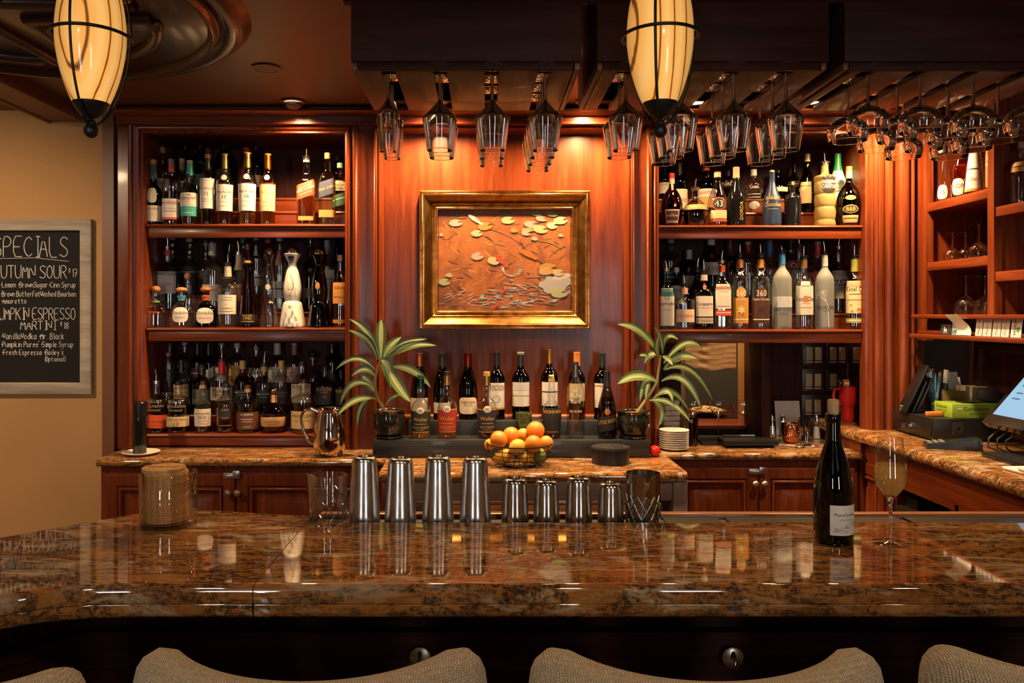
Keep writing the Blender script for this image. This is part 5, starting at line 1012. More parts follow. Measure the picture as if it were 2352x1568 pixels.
_h = Z(947, 3.235) - S1; MB().lathe([(0, 0), (.03, 0), (.033, .003), (.034, _h), (.031, _h), (.030, .01), (0, .01)], 28).build('tumbler', marble_green(), cd, 60)
# ================================================================== painting
pt = thing('framed_painting', 'gilt framed painting of koi and lily pads on the panelled wall', 'painting')
yw = DW - .001; fx0, fx1, fz0, fz1 = X(963, 3.41), X(1356, 3.41), Z(755, 3.41), Z(437, 3.41)
def gold(r=.22):
    m, nt, out = new_mat('gilt'); p = prin(nt, out, None, r, 1); n1 = noise(nt, coords(nt), 30, 5, .6)
    lk(nt, ramp(nt, n1, [(.3, (.42, .19, .05)), (.55, (.70, .38, .12)), (.8, (.85, .52, .2))]), p.inputs['Base Color']); lk(nt, bump(nt, noise(nt, coords(nt), 220, 3), .15, .001), p.inputs['Normal']); return m
M_GOLD = gold()
FPR = [(0, 0), (0, .036), (.005, .040), (.009, .037), (.012, .042)] + bead(.012, .024, .042, .006) + [(.027, .040), (.040, .030), (.052, .024), (.055, .026), (.058, .022), (.064, .018), (.068, .022), (.078, .020), (.083, .012), (.083, .004)]
MB().frame(fx0, fx1, fz0, fz1, FPR, yw).build('frame', M_GOLD, pt)
def beading(ins, y, r, step, nm_):
    x0, x1, z0, z1 = fx0 + ins, fx1 - ins, fz0 + ins, fz1 - ins; m_ = MB(); path = []
    for (xa, za), (xb, zb) in (((x0, z0), (x1, z0)), ((x1, z0), (x1, z1)), ((x1, z1), (x0, z1)), ((x0, z1), (x0, z0))):
        L = math.hypot(xb-xa, zb-za); k = int(L/step)
        for i in range(k): q = i/k; path.append((xa + (xb-xa)*q, y, za + (zb-za)*q))
    m_.tube(path, [r if i % 2 else r*.5 for i in range(len(path))], 6, closed=True); o = m_.build(nm_, M_GOLD, pt, 60); o['kind'] = 'stuff'
beading(.004, yw - .038, .0034, .0032, 'outer_beading'); beading(.073, yw - .021, .0042, .0045, 'inner_beading')
cx0, cx1, cz0, cz1 = fx0 + .082, fx1 - .082, fz0 + .082, fz1 - .082
def canvas_mat():
    m, nt, out = new_mat('pond_paint'); p = prin(nt, out, None, .5)
    a_ = noise(nt, coords(nt), 6, 6, .6, .6); b_ = noise(nt, coords(nt, (1, 1, 1.4)), 22, 5, .65, .4)
    base = ramp(nt, a_, [(.28, hx('3a2012')), (.42, hx('74401c')), (.55, hx('a0602a')), (.68, hx('8a4a2a')), (.8, hx('5c5a34'))])
    lk(nt, mixc(nt, ramp(nt, b_, [(.35, (0, 0, 0)), (.7, (.7, .7, .7))]), base, hx('7a4426')), p.inputs['Base Color'])
    lk(nt, bump(nt, b_, .2, .0008), p.inputs['Normal']); return m
MB().box(cx0, cx1, yw - .006, yw - .002, cz0, cz1).build('canvas', canvas_mat(), pt, 0)
cols = ['7e8054', 'a88c84', '9c7634', 'a39a7a', '9a9c74', '4c4e30', 'b0aa88', 'a88450', 'c85c1a', 'ada6a2', 'a83c1e', '98989c', '747a86', 'b4aeaa', '6a5a2c', '4a2c1c']
pm = MB()
def CP(u, v): return (cx0 + (u-305)/1345*(cx1-cx0), cz1 - (v-285)/1015*(cz1-cz0))
SCX = (cx1-cx0)/1345
BC = [0]
def blob(u, v, rx, ry, ang, mi, y=.0068, notch=False, wob=.06):
    BC[0] += 1; y += BC[0]*4e-6
    x, z = CP(u, v); pts = []; n_ = 18
    for i in range(n_):
        q = 2*PI*i/n_; k = 1 + random.uniform(-wob, wob)
        if notch and i == 1: k = .25
        ex, ez = rx*SCX*math.cos(q)*k, ry*SCX*math.sin(q)*k; pts.append((x + ex*math.cos(ang) - ez*math.sin(ang), yw - y, z + ex*math.sin(ang) + ez*math.cos(ang)))
    pm.add(pts, [tuple(range(n_))[::-1]], mi)
random.seed(3)
cols += ['6a3a1c', 'a8662e', '55502c', '8a5228', '40261a', 'b8783a']
for k in range(170):
    u, v = random.uniform(330, 1620), random.uniform(305, 1280); up = v < 720 and u > 900
    blob(u, v, random.uniform(14, 60), random.uniform(3, 9), random.uniform(-.9, .9), random.choice([18, 18, 20, 16, 14] if up else [16, 17, 19, 21, 17, 20]), .0061, False, .3)
for k in range(70):      # pale water reflections toward the lower right corner
    u = 640 + 980*random.random()**.7; v = 950 + (u-640)/980*-20 + 330*random.random()
    if v > 940 + max(0, (1300-u))*.25: blob(u, v, random.uniform(24, 110), random.uniform(3, 9), random.uniform(-.15, .35), random.choice([9, 11, 12, 13, 19, 19]), .0064, False, .25)
for k in range(5):
    for i in range(26):
        q = i/26*PI*1.6 + 2.6; r1 = 60 + k*75
        blob(830 + r1*1.5*math.cos(q), 1160 - r1*.5*math.sin(q), random.uniform(16, 52), random.uniform(2, 5), -math.cos(q)*.35 + random.uniform(-.2, .2), random.choice([9, 13, 11, 12, 12]), .0066, False, .3) if random.random() < .7 and 330 < 830 + r1*1.5*math.cos(q) < 1620 and 920 < 1160 - r1*.5*math.sin(q) < 1280 else None
for i in range(18): q = i/18*PI*1.4 - .6; blob(1050 + 90*math.cos(q), 880 + 45*math.sin(q)*1.6, 26, 4, .2 - q*.35, random.choice([11, 13, 12]), .0066, False, .3)
blob(1500, 1040, 150, 90, .1, 11, .0063, False, .2); blob(1560, 960, 90, 30, .1, 9, .0065, False, .2)
for u, v, rx, ry, mi in ((505,318,45,20,5),(480,415,68,36,1),(780,450,74,40,2),(695,520,60,34,3),(335,533,20,18,1),(1012,388,68,38,4),(985,302,74,15,5),(1300,318,60,26,0),(1460,325,65,26,0),(1350,372,57,27,1),(1545,390,74,38,6),(1240,428,66,35,1),(1220,484,72,20,7),(1345,480,74,42,4),(1460,440,58,36,6),(1075,490,42,24,2),(1195,518,50,26,1),(1550,540,28,18,1),(1285,575,36,19,1),(700,752,64,40,1),(865,800,66,40,4),(415,945,40,22,3),(365,1015,58,36,4),(1425,880,98,56,2),(1395,905,70,40,7),(1525,920,58,37,3),(1530,1125,88,50,4)):
    blob(u, v, rx, ry, random.uniform(-.15, .15), mi, .0075, True)
def koi(u, v, L, ang, mi):
    blob(u, v, L*.5, L*.14, ang, mi, .008, False, .03); du, dv = L*.55*math.cos(ang), -L*.55*math.sin(ang); blob(u + du, v + dv, L*.14, L*.09, ang + .5, mi, .0078, False, .1)
koi(670, 375, 150, -.6, 9); koi(1205, 730, 170, -.48, 8); koi(935, 795, 150, -.75, 10); koi(968, 1105, 90, .6, 10); koi(885, 1258, 110, .6, 10)
for p0, p1, p2 in (((430, 450), (430, 560), (410, 660)), ((830, 480), (1000, 520), (1115, 610)), ((790, 545), (880, 590), (890, 690)), ((1260, 520), (1260, 600), (1240, 670)), ((1330, 600), (1480, 610), (1560, 690)), ((1430, 760), (1500, 680), (1600, 650)), ((1150, 610), (1165, 640), (1190, 670)), ((1310, 640), (1340, 670), (1355, 710))):
    pts = []
    for i in range(9): q = i/8; u = (1-q)**2*p0[0] + 2*q*(1-q)*p1[0] + q*q*p2[0]; v = (1-q)**2*p0[1] + 2*q*(1-q)*p1[1] + q*q*p2[1]; x, z = CP(u, v); pts.append((x, yw - .0066, z))
    pm.tube(pts, .0009, 4, 14)
pm.build('painted_lilies', [plain(hx(c_), .5) for c_ in cols], pt, 0)
random.seed(11)

# ================================================================== chalk menu board
mbd = thing('menu_board', 'chalkboard of drink specials in a weathered grey frame on the plaster wall', 'menu board')
D = 3.37; bx0, bx1, bz0, bz1 = X(-88, D), X(208, D), Z(905, D), Z(503, D)
MB().frame(bx0, bx1, bz0, bz1, [(0, 0), (0, .026), (.003, .028), (.046, .028), (.049, .024), (.049, .006)], 3.399).build('frame', wood('weathered', (.26, .21, .16), (.38, .32, .25), (.5, .44, .36), 'x', .75, 0, .8), mbd)
bxo('chalkboard', bx0 + .045, bx1 - .045, 3.391, 3.3985, bz0 + .045, bz1 - .045, plain((.005, .005, .005), .85), mbd)
ch = MB(); D = 3.389; yc = 3.3895
def chalk(s, px0, px1, base, cap, r=.0014): stroke_text(ch, s, X(px0, D), Z(base, D), cap*D/FP, yc, (px1-px0)*D/FP, r*1.2)
chalk('SPECIALS', -16, 160, 590, 47, .0017); ch.tube([(X(-20, D), yc, Z(594, D)), (X(80, D), yc, Z(592, D)), (X(157, D), yc, Z(600, D))], .0011, 4)
chalk('AUTUMN SOUR', -14, 156, 639, 30, .0015); chalk('$', 157, 163, 626, 10, .001); chalk('17', 164, 180, 636, 18, .0013)
chalk('*Lemon *BrownSugar-Cinn Syrup', 1, 175, 660, 12.5, .0011); chalk('*Brown ButterFatWashed Bourbon', 1, 176, 681, 12.5, .0011); chalk('*Amaretto', 2, 62, 697, 11.5, .0011)
chalk('PUMPKIN ESPRESSO', -14, 175, 734, 27, .0014); chalk('MARTINI', 47, 128, 757, 20, .0014); chalk('$', 138, 144, 748, 9, .001); chalk('18', 145, 160, 755, 15, .0013)
chalk('*VanillaVodka *Mr. Black', 2, 149, 779, 14, .0011); chalk('*Pumpkin Puree *Simple Syrup', 2, 170, 797, 12.5, .0011); chalk("*Fresh Espresso *Bailey's", 4, 148, 815, 12, .0011); chalk('(Optional)', 102, 151, 830, 11, .001); chalk('^', 88, 91, 797, 13, .0008)
ch.build('chalk_writing', plain((.80, .77, .71), .9), mbd, 0)

# ================================================================== things on the bar
D = 1.871
jar = thing('glass_jar', 'clear glass jar holding a stack of cork coasters on the bar', 'jar', (X(387, D), D, BARZ))
Rj, Hj = .065, .125
MB().lathe([(0, 0), (Rj - .004, 0), (Rj, .005), (Rj, Hj - .002), (Rj - .002, Hj), (Rj - .004, Hj - .002), (Rj - .004, .010), (0, .010)], 48).build('jar_glass', glass((.985, .985, .97), (.52, .53, .5), .01, 1.5, None, 1.6), jar, 50)
def cork_mat():
    m, nt, out = new_mat('cork'); p = prin(nt, out, None, .85); n1 = noise(nt, coords(nt), 120, 4, .7)
    lk(nt, ramp(nt, n1, [(.35, hx('a06e3c')), (.55, hx('cf9c62')), (.75, hx('e0b47c'))]), p.inputs['Base Color']); return m
M_CORK = cork_mat(); NC = 29; c0 = None
for k in range(NC):
    z = BARZ + .0108 + k*.00435; dx = random.uniform(-.0015, .0015) - .007 + .0014*math.sin(k*.35) + (-.004 if k > NC-3 else 0); lb = 'round cork coaster in the stack inside the glass jar'
    if c0 is None:
        c0 = MB().lathe([(0, 0), (.0485, 0), (.0495, .001), (.0495, .0032), (.0485, .0042), (0, .0042)], 36).build('cork_coaster', M_CORK); tag(c0, lb, 'coaster', 'cork coasters in the jar'); o = c0
    else: o = c0.copy(); COL.objects.link(o)
    o.location = (X(387, D) + dx, D + random.uniform(-.0015, .0015), z)
    if k == NC-1:
        o['label'] = 'topmost cork coaster printed with dark script lettering above the jar rim'
        vs, fs, wd = text_geo('Mirbeau'); MB().add([(x*.075/wd, y*.022 - .006, .0046) for x, y in vs], fs).build('lettering', plain((.03, .015, .01), .6), o, 0)
# mixing glass with cut diamonds
D = 1.95; ZT = 1.0435
mg = thing('mixing_glass', 'cut-glass mixing jug with diamond pattern and pouring lip beside the shakers', 'mixing glass', (X(755, D), D, ZT))
Rm, Hm = 42*D/FP, Z(1090, D) - ZT
Lm = glass((.97, .98, .98), (.40, .43, .43), .01, 1.5, None, 2.0)
g = MB(); g.lathe([(0, 0), (Rm - .003, 0), (Rm, .004), (Rm, Hm), (Rm - .004, Hm + .001), (Rm - .005, .014), (0, .014)], 40)
for i, v in enumerate(g.v):
    if v[2] > Hm*.86 and v[0] < -Rm*.55: q = (v[2]/Hm - .86)/.14; g.v[i] = (v[0] - .014*q*max(0, 1 - abs(v[1])/(.5*Rm)), v[1], v[2] + .004*q)
g.build('jug', Lm, mg, 50)
dm = MB()
for s_ in (1, -1):
    for k in range(9):
        a0 = 2*PI*k/9; dm.tube([((Rm + .0003)*math.cos(a0 + s_*i*.14), (Rm + .0003)*math.sin(a0 + s_*i*.14), .012 + Hm*.62*i/10) for i in range(11)], .0016, 5)
dm.build('cut_pattern', glass((.96, .97, .97), (.5, .52, .52), .02, 1.5, None, 5.0), mg, 60)
# shakers
M_TIN = metal((.60, .60, .58), .21, 0, .18); M_TIN2 = metal((.50, .48, .45), .16, 0, .12)
def tin(name, label, group, R0, R1, H, mat):
    t_ = thing(name, label, 'shaker', (0, 0, 0), 0, group)
    MB().lathe(chaikin([(R0 - .0012, .004), (R0 - .0012, 0), (R0, 0), (R0, .006), (R1 + (R0-R1)*.5, H*.48), (R1 + (R0-R1)*.12, H*.85), (R1, H - .010), (R1 - .003, H - .002), (R1 - .008, H)], 1) + [(R1 - .010, H - .004), (0, H - .004)], 40).build('tin_body', mat, t_, 40)
    MB().lathe([(R1 - .002, H - .016), (R1 + .0006, H - .014), (R1 + .0002, H - .010)], 40).build('seam_ring', mat, t_, 50)
    return t_
k = D/FP
tl = [(837, 1048), (920, 1051), (1006, 1048), (1092, 1050)]; sm_ = [(1183, 1098, 33), (1255, 1102, 31.5), (1329, 1095, 32), (1402, 1108, 31.5)]
pr_ = None
for i, (px, py) in enumerate(tl):
    lb = ['tall upturned steel shaker tin beside the cut-glass jug', 'tall upturned steel shaker tin, second from the cut-glass jug', 'tall upturned steel shaker tin, third from the cut-glass jug', 'tall upturned steel shaker tin next to the short tins'][i]
    t_ = tin('shaker_tin', lb, 'tall upturned shaker tins', 38*k, 28*k, Z(py, D) - ZT, M_TIN); t_.location = (X(px, D), D, ZT); t_.rotation_euler.z = i*1.3
for i, (px, py, rr) in enumerate(sm_):
    lb = ['short upturned steel shaker tin next to the tall tins', 'short upturned steel shaker tin, second from the tall tins', 'short upturned steel shaker tin, third from the tall tins', 'shortest upturned steel shaker tin beside the diamond-pattern jug'][i]
    t_ = tin('shaker_tin', lb, 'short upturned shaker tins', rr*k, rr*.83*k, Z(py, D) - ZT, M_TIN2); t_.location = (X(px, D), D, ZT); t_.rotation_euler.z = i*1.1
pj = thing('patterned_tin', 'gunmetal mixing tin with embossed diamond pattern and notched lip', 'mixing tin', (X(1477, D), D, ZT)); M_GUN = metal((.36, .33, .28), .2)
Rp, Hp = 39*k, Z(1085, D) - ZT; g = MB(); g.lathe([(0, .002), (Rp*.97, 0), (Rp*.97, Hp*.6), (Rp, Hp), (Rp - .0015, Hp), (Rp - .003, Hp*.5), (0, .01)], 48)
for i, v in enumerate(g.v):
    if v[2] > Hp*.8 and v[1] < 0: q = math.exp(-(v[0]/(Rp*.28))**2)*(v[2]/Hp - .8)/.2; g.v[i] = (v[0], v[1] - .010*q, v[2] - .016*q)
g.build('tin_body', M_GUN, pj, 40); dm = MB(); Rq = Rp*.97
for s_ in (1, -1):
    for kk in range(12):
        a0 = 2*PI*kk/12; dm.tube([((Rq + .0002)*math.cos(a0 + s_*i*.105), (Rq + .0002)*math.sin(a0 + s_*i*.105), .004 + Hp*.58*i/10) for i in range(11)], .0022, 6)
dm.build('embossed_diamonds', M_GUN, pj, 60)
# wine bottle and flute
D = 1.727
GLS['sanc'] = glass((.030, .045, .020), (.004, .006, .003), .015, 1.5, None, 1.2)
wbt = bottle('dark green white-wine bottle with cork and white script label on the bar', 1914, 86, 950, 'wineg', (BARZ, D), 'sanc', None, [], [(.085, .315, 47, 'd4d2cc', [('Pascal Jolivet', .245, .024, 'k'), ('SANCERRE', .205, .016, 'l'), ('2021', .115, .010, 'k')])], rot=.24, seg=48, name='wine_bottle')
Hs = Z(950, D) - BARZ; MB().lathe([(0, Hs - .01), (.0095, Hs - .01), (.0115, Hs + .004), (.0118, Hs + .03), (.010, Hs + .032), (0, Hs + .032)], 24).build('cork', plain(hx('b89a70'), .85), wbt, 50)
MB().lathe([(.0155, Hs - .018), (.0168, Hs - .016), (.0168, Hs - .002), (.0155, Hs)], 32).build('lip_ring', GLS['sanc'], wbt, 50)
hm = MB()
for k_ in range(26): hm.lathe([(.004*random.uniform(.5, 1.6)*math.sin(PI*i/4), 0) for i in range(1)] or [], 3) if False else None
_R = 43*D/FP; _pr = [(r*_R, z*Hs) for r, z in chaikin(KP['wineg'], 2)]
for k_ in range(34):
    u = random.uniform(-.028, .028); z = Hs*(.13 + .035*random.random() + .02*math.sin(u*90)); rx = random.uniform(.0015, .005); rz = rx*.4
    hm.add([wrap_pt(_pr, _R, 2, 1, u + rx*math.cos(2*PI*i/8), z + rz*math.sin(2*PI*i/8), .0013) for i in range(8)], [tuple(range(8))])
hm.build('label_print', plain(hx('a9a8a6'), .6), wbt, 0)
D = 1.714
fl = thing('champagne_flute', 'stemmed flute half full of pale sparkling wine beside the wine bottle', 'glass', (X(2045, D), D, BARZ)); k = D/FP; Hf = Z(1003, D) - BARZ
bw = chaikin([(.0045, .092), (.0075, .098), (.020, .113), (.0305, .128), (.0332, .140), (.032, .158), (.0285, .195), (.0245, Hf)], 2)
M_FL = glass((.985, .99, .985), (.42, .44, .43), .008, 1.5, None, 1.6)
MB().lathe(bw, 48).build('bowl', M_FL, fl, 60);
MB().lathe([(.0046, .006), (.0038, .02), (.0036, .06), (.0042, .085), (.0075, .097), (.0, .103)], 16).build('stem', solidglass(), fl, 60); MB().lathe([(0, 0), (.036, 0), (.0365, .0012), (.034, .0022), (.012, .004), (.0046, .008), (0, .008)], 44).build('foot', M_FL, fl, 60)
zl = Z(1066, D) - BARZ; li = [(0, .104)] + [(r*.955, z) for r, z in bw if .104 < z < zl] + [(rad_at(bw, zl)*.955, zl), (0, zl)]
MB().lathe(li, 40).build('wine', liquid((.96, .88, .60), .22), fl, 60)

# ================================================================== bar stools
M_FAB = fabric(); M_LEG = dkwood('z')
def stool_parts(t_):
    N, Mv = 48, 7; vs = []; fs = []
    def pos(u, side, v):          # u -1..1 around the back, side = inner/outer, v 0..1 height
        hw = .232; x = hw*math.sin(u*1.18)/math.sin(1.18); y = .115*(1-math.cos(u*1.18))/(1-math.cos(1.18)) ; ee = max(0, (abs(u) - .80)/.20); th = .034*math.sqrt(max(.0, 1 - ee**2.2)) + .004
        an = u*1.05; top = 1.090 + .016*u*u - .05*(1 - math.sqrt(max(0, 1 - ee**2)))
        z = .70 + (top-.70)*v
        e = 1.0
        if v > .9: e = math.sqrt(max(0, 1-((v-.9)/.1)**2))
        return (x + side*th*e*math.sin(an), y - .0 - side*th*e*math.cos(an)*-1*-1, z)
    ring = [(-1, q/Mv*.9) for q in range(Mv)] + [(-1, .9), (-1, .95), (-1, .98), (0, 1.0), (1, .98), (1, .95), (1, .9)] + [(1, (Mv-1-q)/Mv*.9) for q in range(Mv)]
    R_ = len(ring)
    for i in range(N+1):
        u = -1 + 2*i/N; c = (0 if abs(u) < .97 else 1)
        for s_, v in ring: vs.append(pos(u, s_, v))
    for i in range(N):
        for j in range(R_): j2 = (j+1) % R_; fs.append((i*R_+j, i*R_+j2, (i+1)*R_+j2, (i+1)*R_+j))
    fs.append(tuple(range(R_))); fs.append(tuple(N*R_ + j for j in range(R_))[::-1])
    MB().add(vs, fs).build('backrest', M_FAB, t_, 70)
    MB().box(-.21, .21, .06, .46, .68, .77, 0, .03).build('seat', M_FAB, t_, 60)
    for sx_ in (-1, 1):
        for y_ in (.09, .43): MB().tube([(sx_*.18, y_, .69), (sx_*.2, y_ + (.02 if y_ > .2 else -.02), 0)], [.02, .014], 8).build('leg', M_LEG, t_)
    MB().tube([(-.19, .44, .25), (.19, .44, .25)], .010, 8).build('foot_rail', M_STEEL, t_)
stl = thing('bar_stool', 'beige tweed bar stool with curved back, facing the bar below the tall shaker tins', 'stool', (-.243, 1.02, 0), 0, 'tweed bar stools at the bar')
stool_parts(stl)
dup(stl, (.313, 1.02, 0), .0, 'beige tweed bar stool with curved back, facing the bar below the short shaker tins')
dup(stl, (.868, 1.02, 0), -.05, 'beige tweed bar stool with curved back, facing the bar below the flute glass')
dup(stl, (-.785, .985, 0), -.12, 'beige tweed bar stool with curved back at the angled end of the bar')
for px, lb in ((965, 'round metal bag hook on the bar front below the tall shaker tins'), (1683, 'round metal bag hook on the bar front below the lidded gin reflections')):
    D = 1.585; hk = thing('bag_hook', 'round metal bag hook on the bar front ' + ('between two stools under the tall tins' if px < 1000 else 'under the edge near the wine bottle'), 'hook', P(px, 1510, D))
    MB().lathe([(0, 0), (.021, 0), (.022, .002), (.019, .004), (0, .004)], 24).xf(Matrix.Rotation(PI/2, 4, 'X')).build('plate', metal((.35, .3, .24), .3), hk)
    MB().tube([(0, -.004, .012), (0, -.014, .006), (0, -.02, -.008), (0, -.026, -.010), (0, -.03, 0)], .0035, 8).build('hook_arm', metal((.35, .3, .24), .3), hk)
    bxo('mount', -.012, .012, .0005, .034, -.012, .012, M_IRON, hk)
# ================================================================== back counter, left and centre
D = 3.25
sp = thing('saucer', 'small cream saucer under the black cylinder on the back counter', 'plate', (X(324, D), D, CTR)); MB().lathe(chaikin([(0, 0), (.04, 0), (.062, .004), (.075, .012), (.074, .014), (.058, .007), (0, .005)], 1), 40).build('dish', M_WHITE, sp, 60)
pm_ = thing('pepper_mill', 'plain black cylinder standing on the cream saucer', 'cylinder', (X(321, D), D, CTR + .0065)); _h = Z(923, D) - CTR - .0065
MB().lathe([(0, 0), (.026, 0), (.027, .002), (.027, _h*.62), (.026, _h*.622), (.026, _h*.63), (.0272, _h*.632), (.0255, _h - .004), (.023, _h), (0, _h)], 32).build('mill_body', plain((.008, .008, .008), .12), pm_, 40)
MB().lathe([(.0265, _h*.70), (.0285, _h*.70), (.0285, _h - .003), (.025, _h + .001)], 32).build('mill_cap', plain((.01, .01, .01), .2), pm_, 40)
pi_ = thing('water_pitcher', 'polished silver water pitcher with curved handle on the back counter', 'pitcher', (X(757, 3.23), 3.23, CTR), 0); k = 3.23/FP; H = Z(938, 3.23) - CTR; M_SIL = metal((.80, .76, .70), .07)
bp = chaikin([(0, .001), (26*k, 0), (30*k, .003), (37*k, H*.22), (37.5*k, H*.4), (33*k, H*.66), (27*k, H*.88), (26*k, H*.94), (29*k, H)], 2); g = MB(); g.lathe(bp + [(27.5*k, H - .001), (24*k, H*.9), (0, H*.6)], 44)
for i, v in enumerate(g.v):
    if v[2] > H*.86 and v[0] > 0: q = math.exp(-(v[1]/(14*k))**2)*(v[2]/H - .86)/.14; g.v[i] = (v[0] + .014*q, v[1], v[2] + .018*q)
g.build('pitcher_body', M_SIL, pi_, 50); MB().lathe([(28.4*k, H - .004), (30.4*k, H - .001), (29.4*k, H + .002)], 44).build('rim_band', M_SIL, pi_, 50)
MB().tube(chaikin([(-25*k, H*.93), (-45*k, H*1.02), (-66*k, H*.9), (-64*k, H*.6), (-46*k, H*.28), (-36*k, H*.24)], 3) and [(x, 0, z) for x, z in chaikin([(-25*k, H*.93), (-45*k, H*1.02), (-66*k, H*.9), (-64*k, H*.6), (-46*k, H*.28), (-36*k, H*.24)], 2)], .006, 10).build('handle', M_SIL, pi_, 60)

# ---- potted dracaenas
M_LEAFG = plain(hx('5c7a34'), .4); M_LEAFD = plain(hx('42602a'), .4); M_LEAFC = plain(hx('b8bf86'), .4)
def pot_mat():
    m, nt, out = new_mat('dark_glaze'); p = prin(nt, out, None, .1, 0, .4); lk(nt, ramp(nt, noise(nt, coords(nt), 60, 5, .7), [(.35, (.006, .007, .006)), (.6, (.022, .024, .018)), (.8, (.06, .06, .04))]), p.inputs['Base Color']); return m
M_POT = pot_mat(); M_SOIL = plain(hx('7a4a26'), .95)
def leaf_mesh(p0, p1, p2, w0, parent, O):
    n_ = 10; vs = []; fs = []; mi = []
    for i in range(n_+1):
        q = i/n_; c = p0*(1-q)**2 + p1*2*q*(1-q) + p2*q*q; tg = ((p1-p0)*2*(1-q) + (p2-p1)*2*q).normalized()
        side = tg.cross(Vector((0, -1, .25))).normalized(); nrm = side.cross(tg).normalized(); w_ = w0*(math.sin(PI*min(1, q*.93 + .07))**.62)*(1 if q < .6 else 1)*(.55 + .45*min(1, q*3))
        for s_, d_ in ((-1, .22), (-.42, .02), (.42, .02), (1, .22)): vs.append(c + side*s_*w_*.5 + nrm*d_*w_*.5 - O)
    m = MB()
    for j in range(3):
        m.add(vs if j == 0 else [], [], 0)
    base = 0
    for i in range(n_):
        for j in range(3): a = i*4+j; m.f.append((a, a+1, a+5, a+4)); m.mi.append(1 if j == 1 else 0)
    m.build('leaf', [random.choice([M_LEAFG, M_LEAFG, M_LEAFD]), M_LEAFC], parent, 80)
def plant(label, px, w_, ytop, D, leaves, stem, cv):
    z0 = S1; k = D/FP; t_ = thing('potted_plant', label, 'plant', (X(px, D), D, z0)); O = Vector((X(px, D), D, z0)); Hp = Z(ytop, D) - z0; R_ = w_/2*k
    MB().lathe([(0, 0), (R_*.72, 0), (R_*.84, .004), (R_*.86, .010), (R_*.80, .012), (R_*.7, .008)], 36).build('saucer', M_POT, t_, 50)
    MB().lathe(chaikin([(0, .009), (R_*.66, .009), (R_*.80, .022), (R_*.93, Hp*.5), (R_*.90, Hp*.82), (R_*.87, Hp*.88), (R_*1.0, Hp*.97), (R_*.98, Hp), (R_*.88, Hp*.97), (R_*.82, Hp*.85)], 1), 40).build('pot', M_POT, t_, 50)
    s_ = MB(); s_.lathe([(0, Hp*.93), (R_*.5, Hp*.92), (R_*.86, Hp*.88)], 24); s_.build('soil', M_SOIL, t_, 0)
    MB().tube([P(*cv(*q), D + .0) - O for q in stem], [.008, .007, .006, .005][:len(stem)], 8).build('stem', plain(hx('8a8450'), .6), t_, 60)
    for L in leaves:
        p0, p1, p2 = [P(*cv(*q), D) for q in L[:3]]; dd = random.uniform(-.05, .03)
        p1 = P(*cv(*L[1]), D + dd*.6); p2 = P(*cv(*L[2]), D + dd); leaf_mesh(p0, p1, p2, L[3]*L[4]*1.25*D/FP, t_, O)
    return t_
c1 = lambda x, y: (780 + x/3.267, 720 + y/3.267); c2 = lambda x, y: (1400 + x/3.856, 740 + y/3.856)
i1, i2 = 1/3.267, 1/3.856
plant('potted striped-leaf plant in a black glazed pot beside the steel pitcher', 893, 80, 940, 3.232, [((300, 330), (235, 90), (70, 40), 38, i1), ((310, 330), (312, 120), (312, 42), 66, i1), ((285, 345), (230, 150), (62, 122), 44, i1), ((330, 330), (370, 215), (465, 175), 48, i1), ((340, 345), (440, 190), (655, 190), 44, i1), ((345, 345), (520, 190), (728, 240), 48, i1), ((265, 420), (130, 250), (-30, 420), 34, i1), ((270, 480), (200, 350), (88, 472), 42, i1), ((310, 350), (370, 330), (385, 560), 74, i1), ((380, 400), (560, 370), (685, 555), 48, i1), ((370, 420), (420, 520), (535, 665), 66, i1), ((265, 560), (70, 420), (5, 690), 38, i1), ((285, 600), (210, 520), (175, 462), 62, i1), ((275, 640), (110, 590), (-20, 770), 42, i1), ((260, 630), (130, 640), (132, 860), 48, i1), ((345, 690), (390, 590), (520, 605), 22, i1), ((310, 360), (360, 300), (400, 290), 40, i1)], [(345, 735), (285, 640), (262, 520), (305, 330)], c1)
plant('potted striped-leaf plant in a black glazed pot beside the stacked plates', 1455, 80, 942, 3.232, [((430, 280), (290, 0), (65, 18), 58, i2), ((470, 280), (470, 120), (400, 40), 34, i2), ((470, 270), (480, 40), (610, 155), 38, i2), ((440, 300), (390, 240), (442, 110), 48, i2), ((480, 360), (690, 60), (830, 245), 54, i2), ((480, 420), (600, 240), (775, 320), 62, i2), ((490, 420), (740, 290), (912, 690), 52, i2), ((460, 520), (680, 370), (815, 778), 52, i2), ((440, 290), (350, 230), (308, 372), 62, i2), ((350, 305), (310, 280), (265, 292), 28, i2), ((430, 530), (240, 400), (68, 548), 74, i2), ((415, 540), (300, 400), (268, 705), 66, i2), ((380, 680), (540, 520), (558, 705), 48, i2), ((440, 600), (590, 570), (700, 780), 40, i2), ((350, 690), (560, 640), (722, 890), 42, i2), ((370, 690), (520, 720), (432, 925), 58, i2), ((360, 520), (320, 560), (322, 690), 42, i2), ((470, 300), (510, 300), (560, 380), 40, i2)], [(245, 800), (330, 680), (425, 525), (450, 290)], c2)

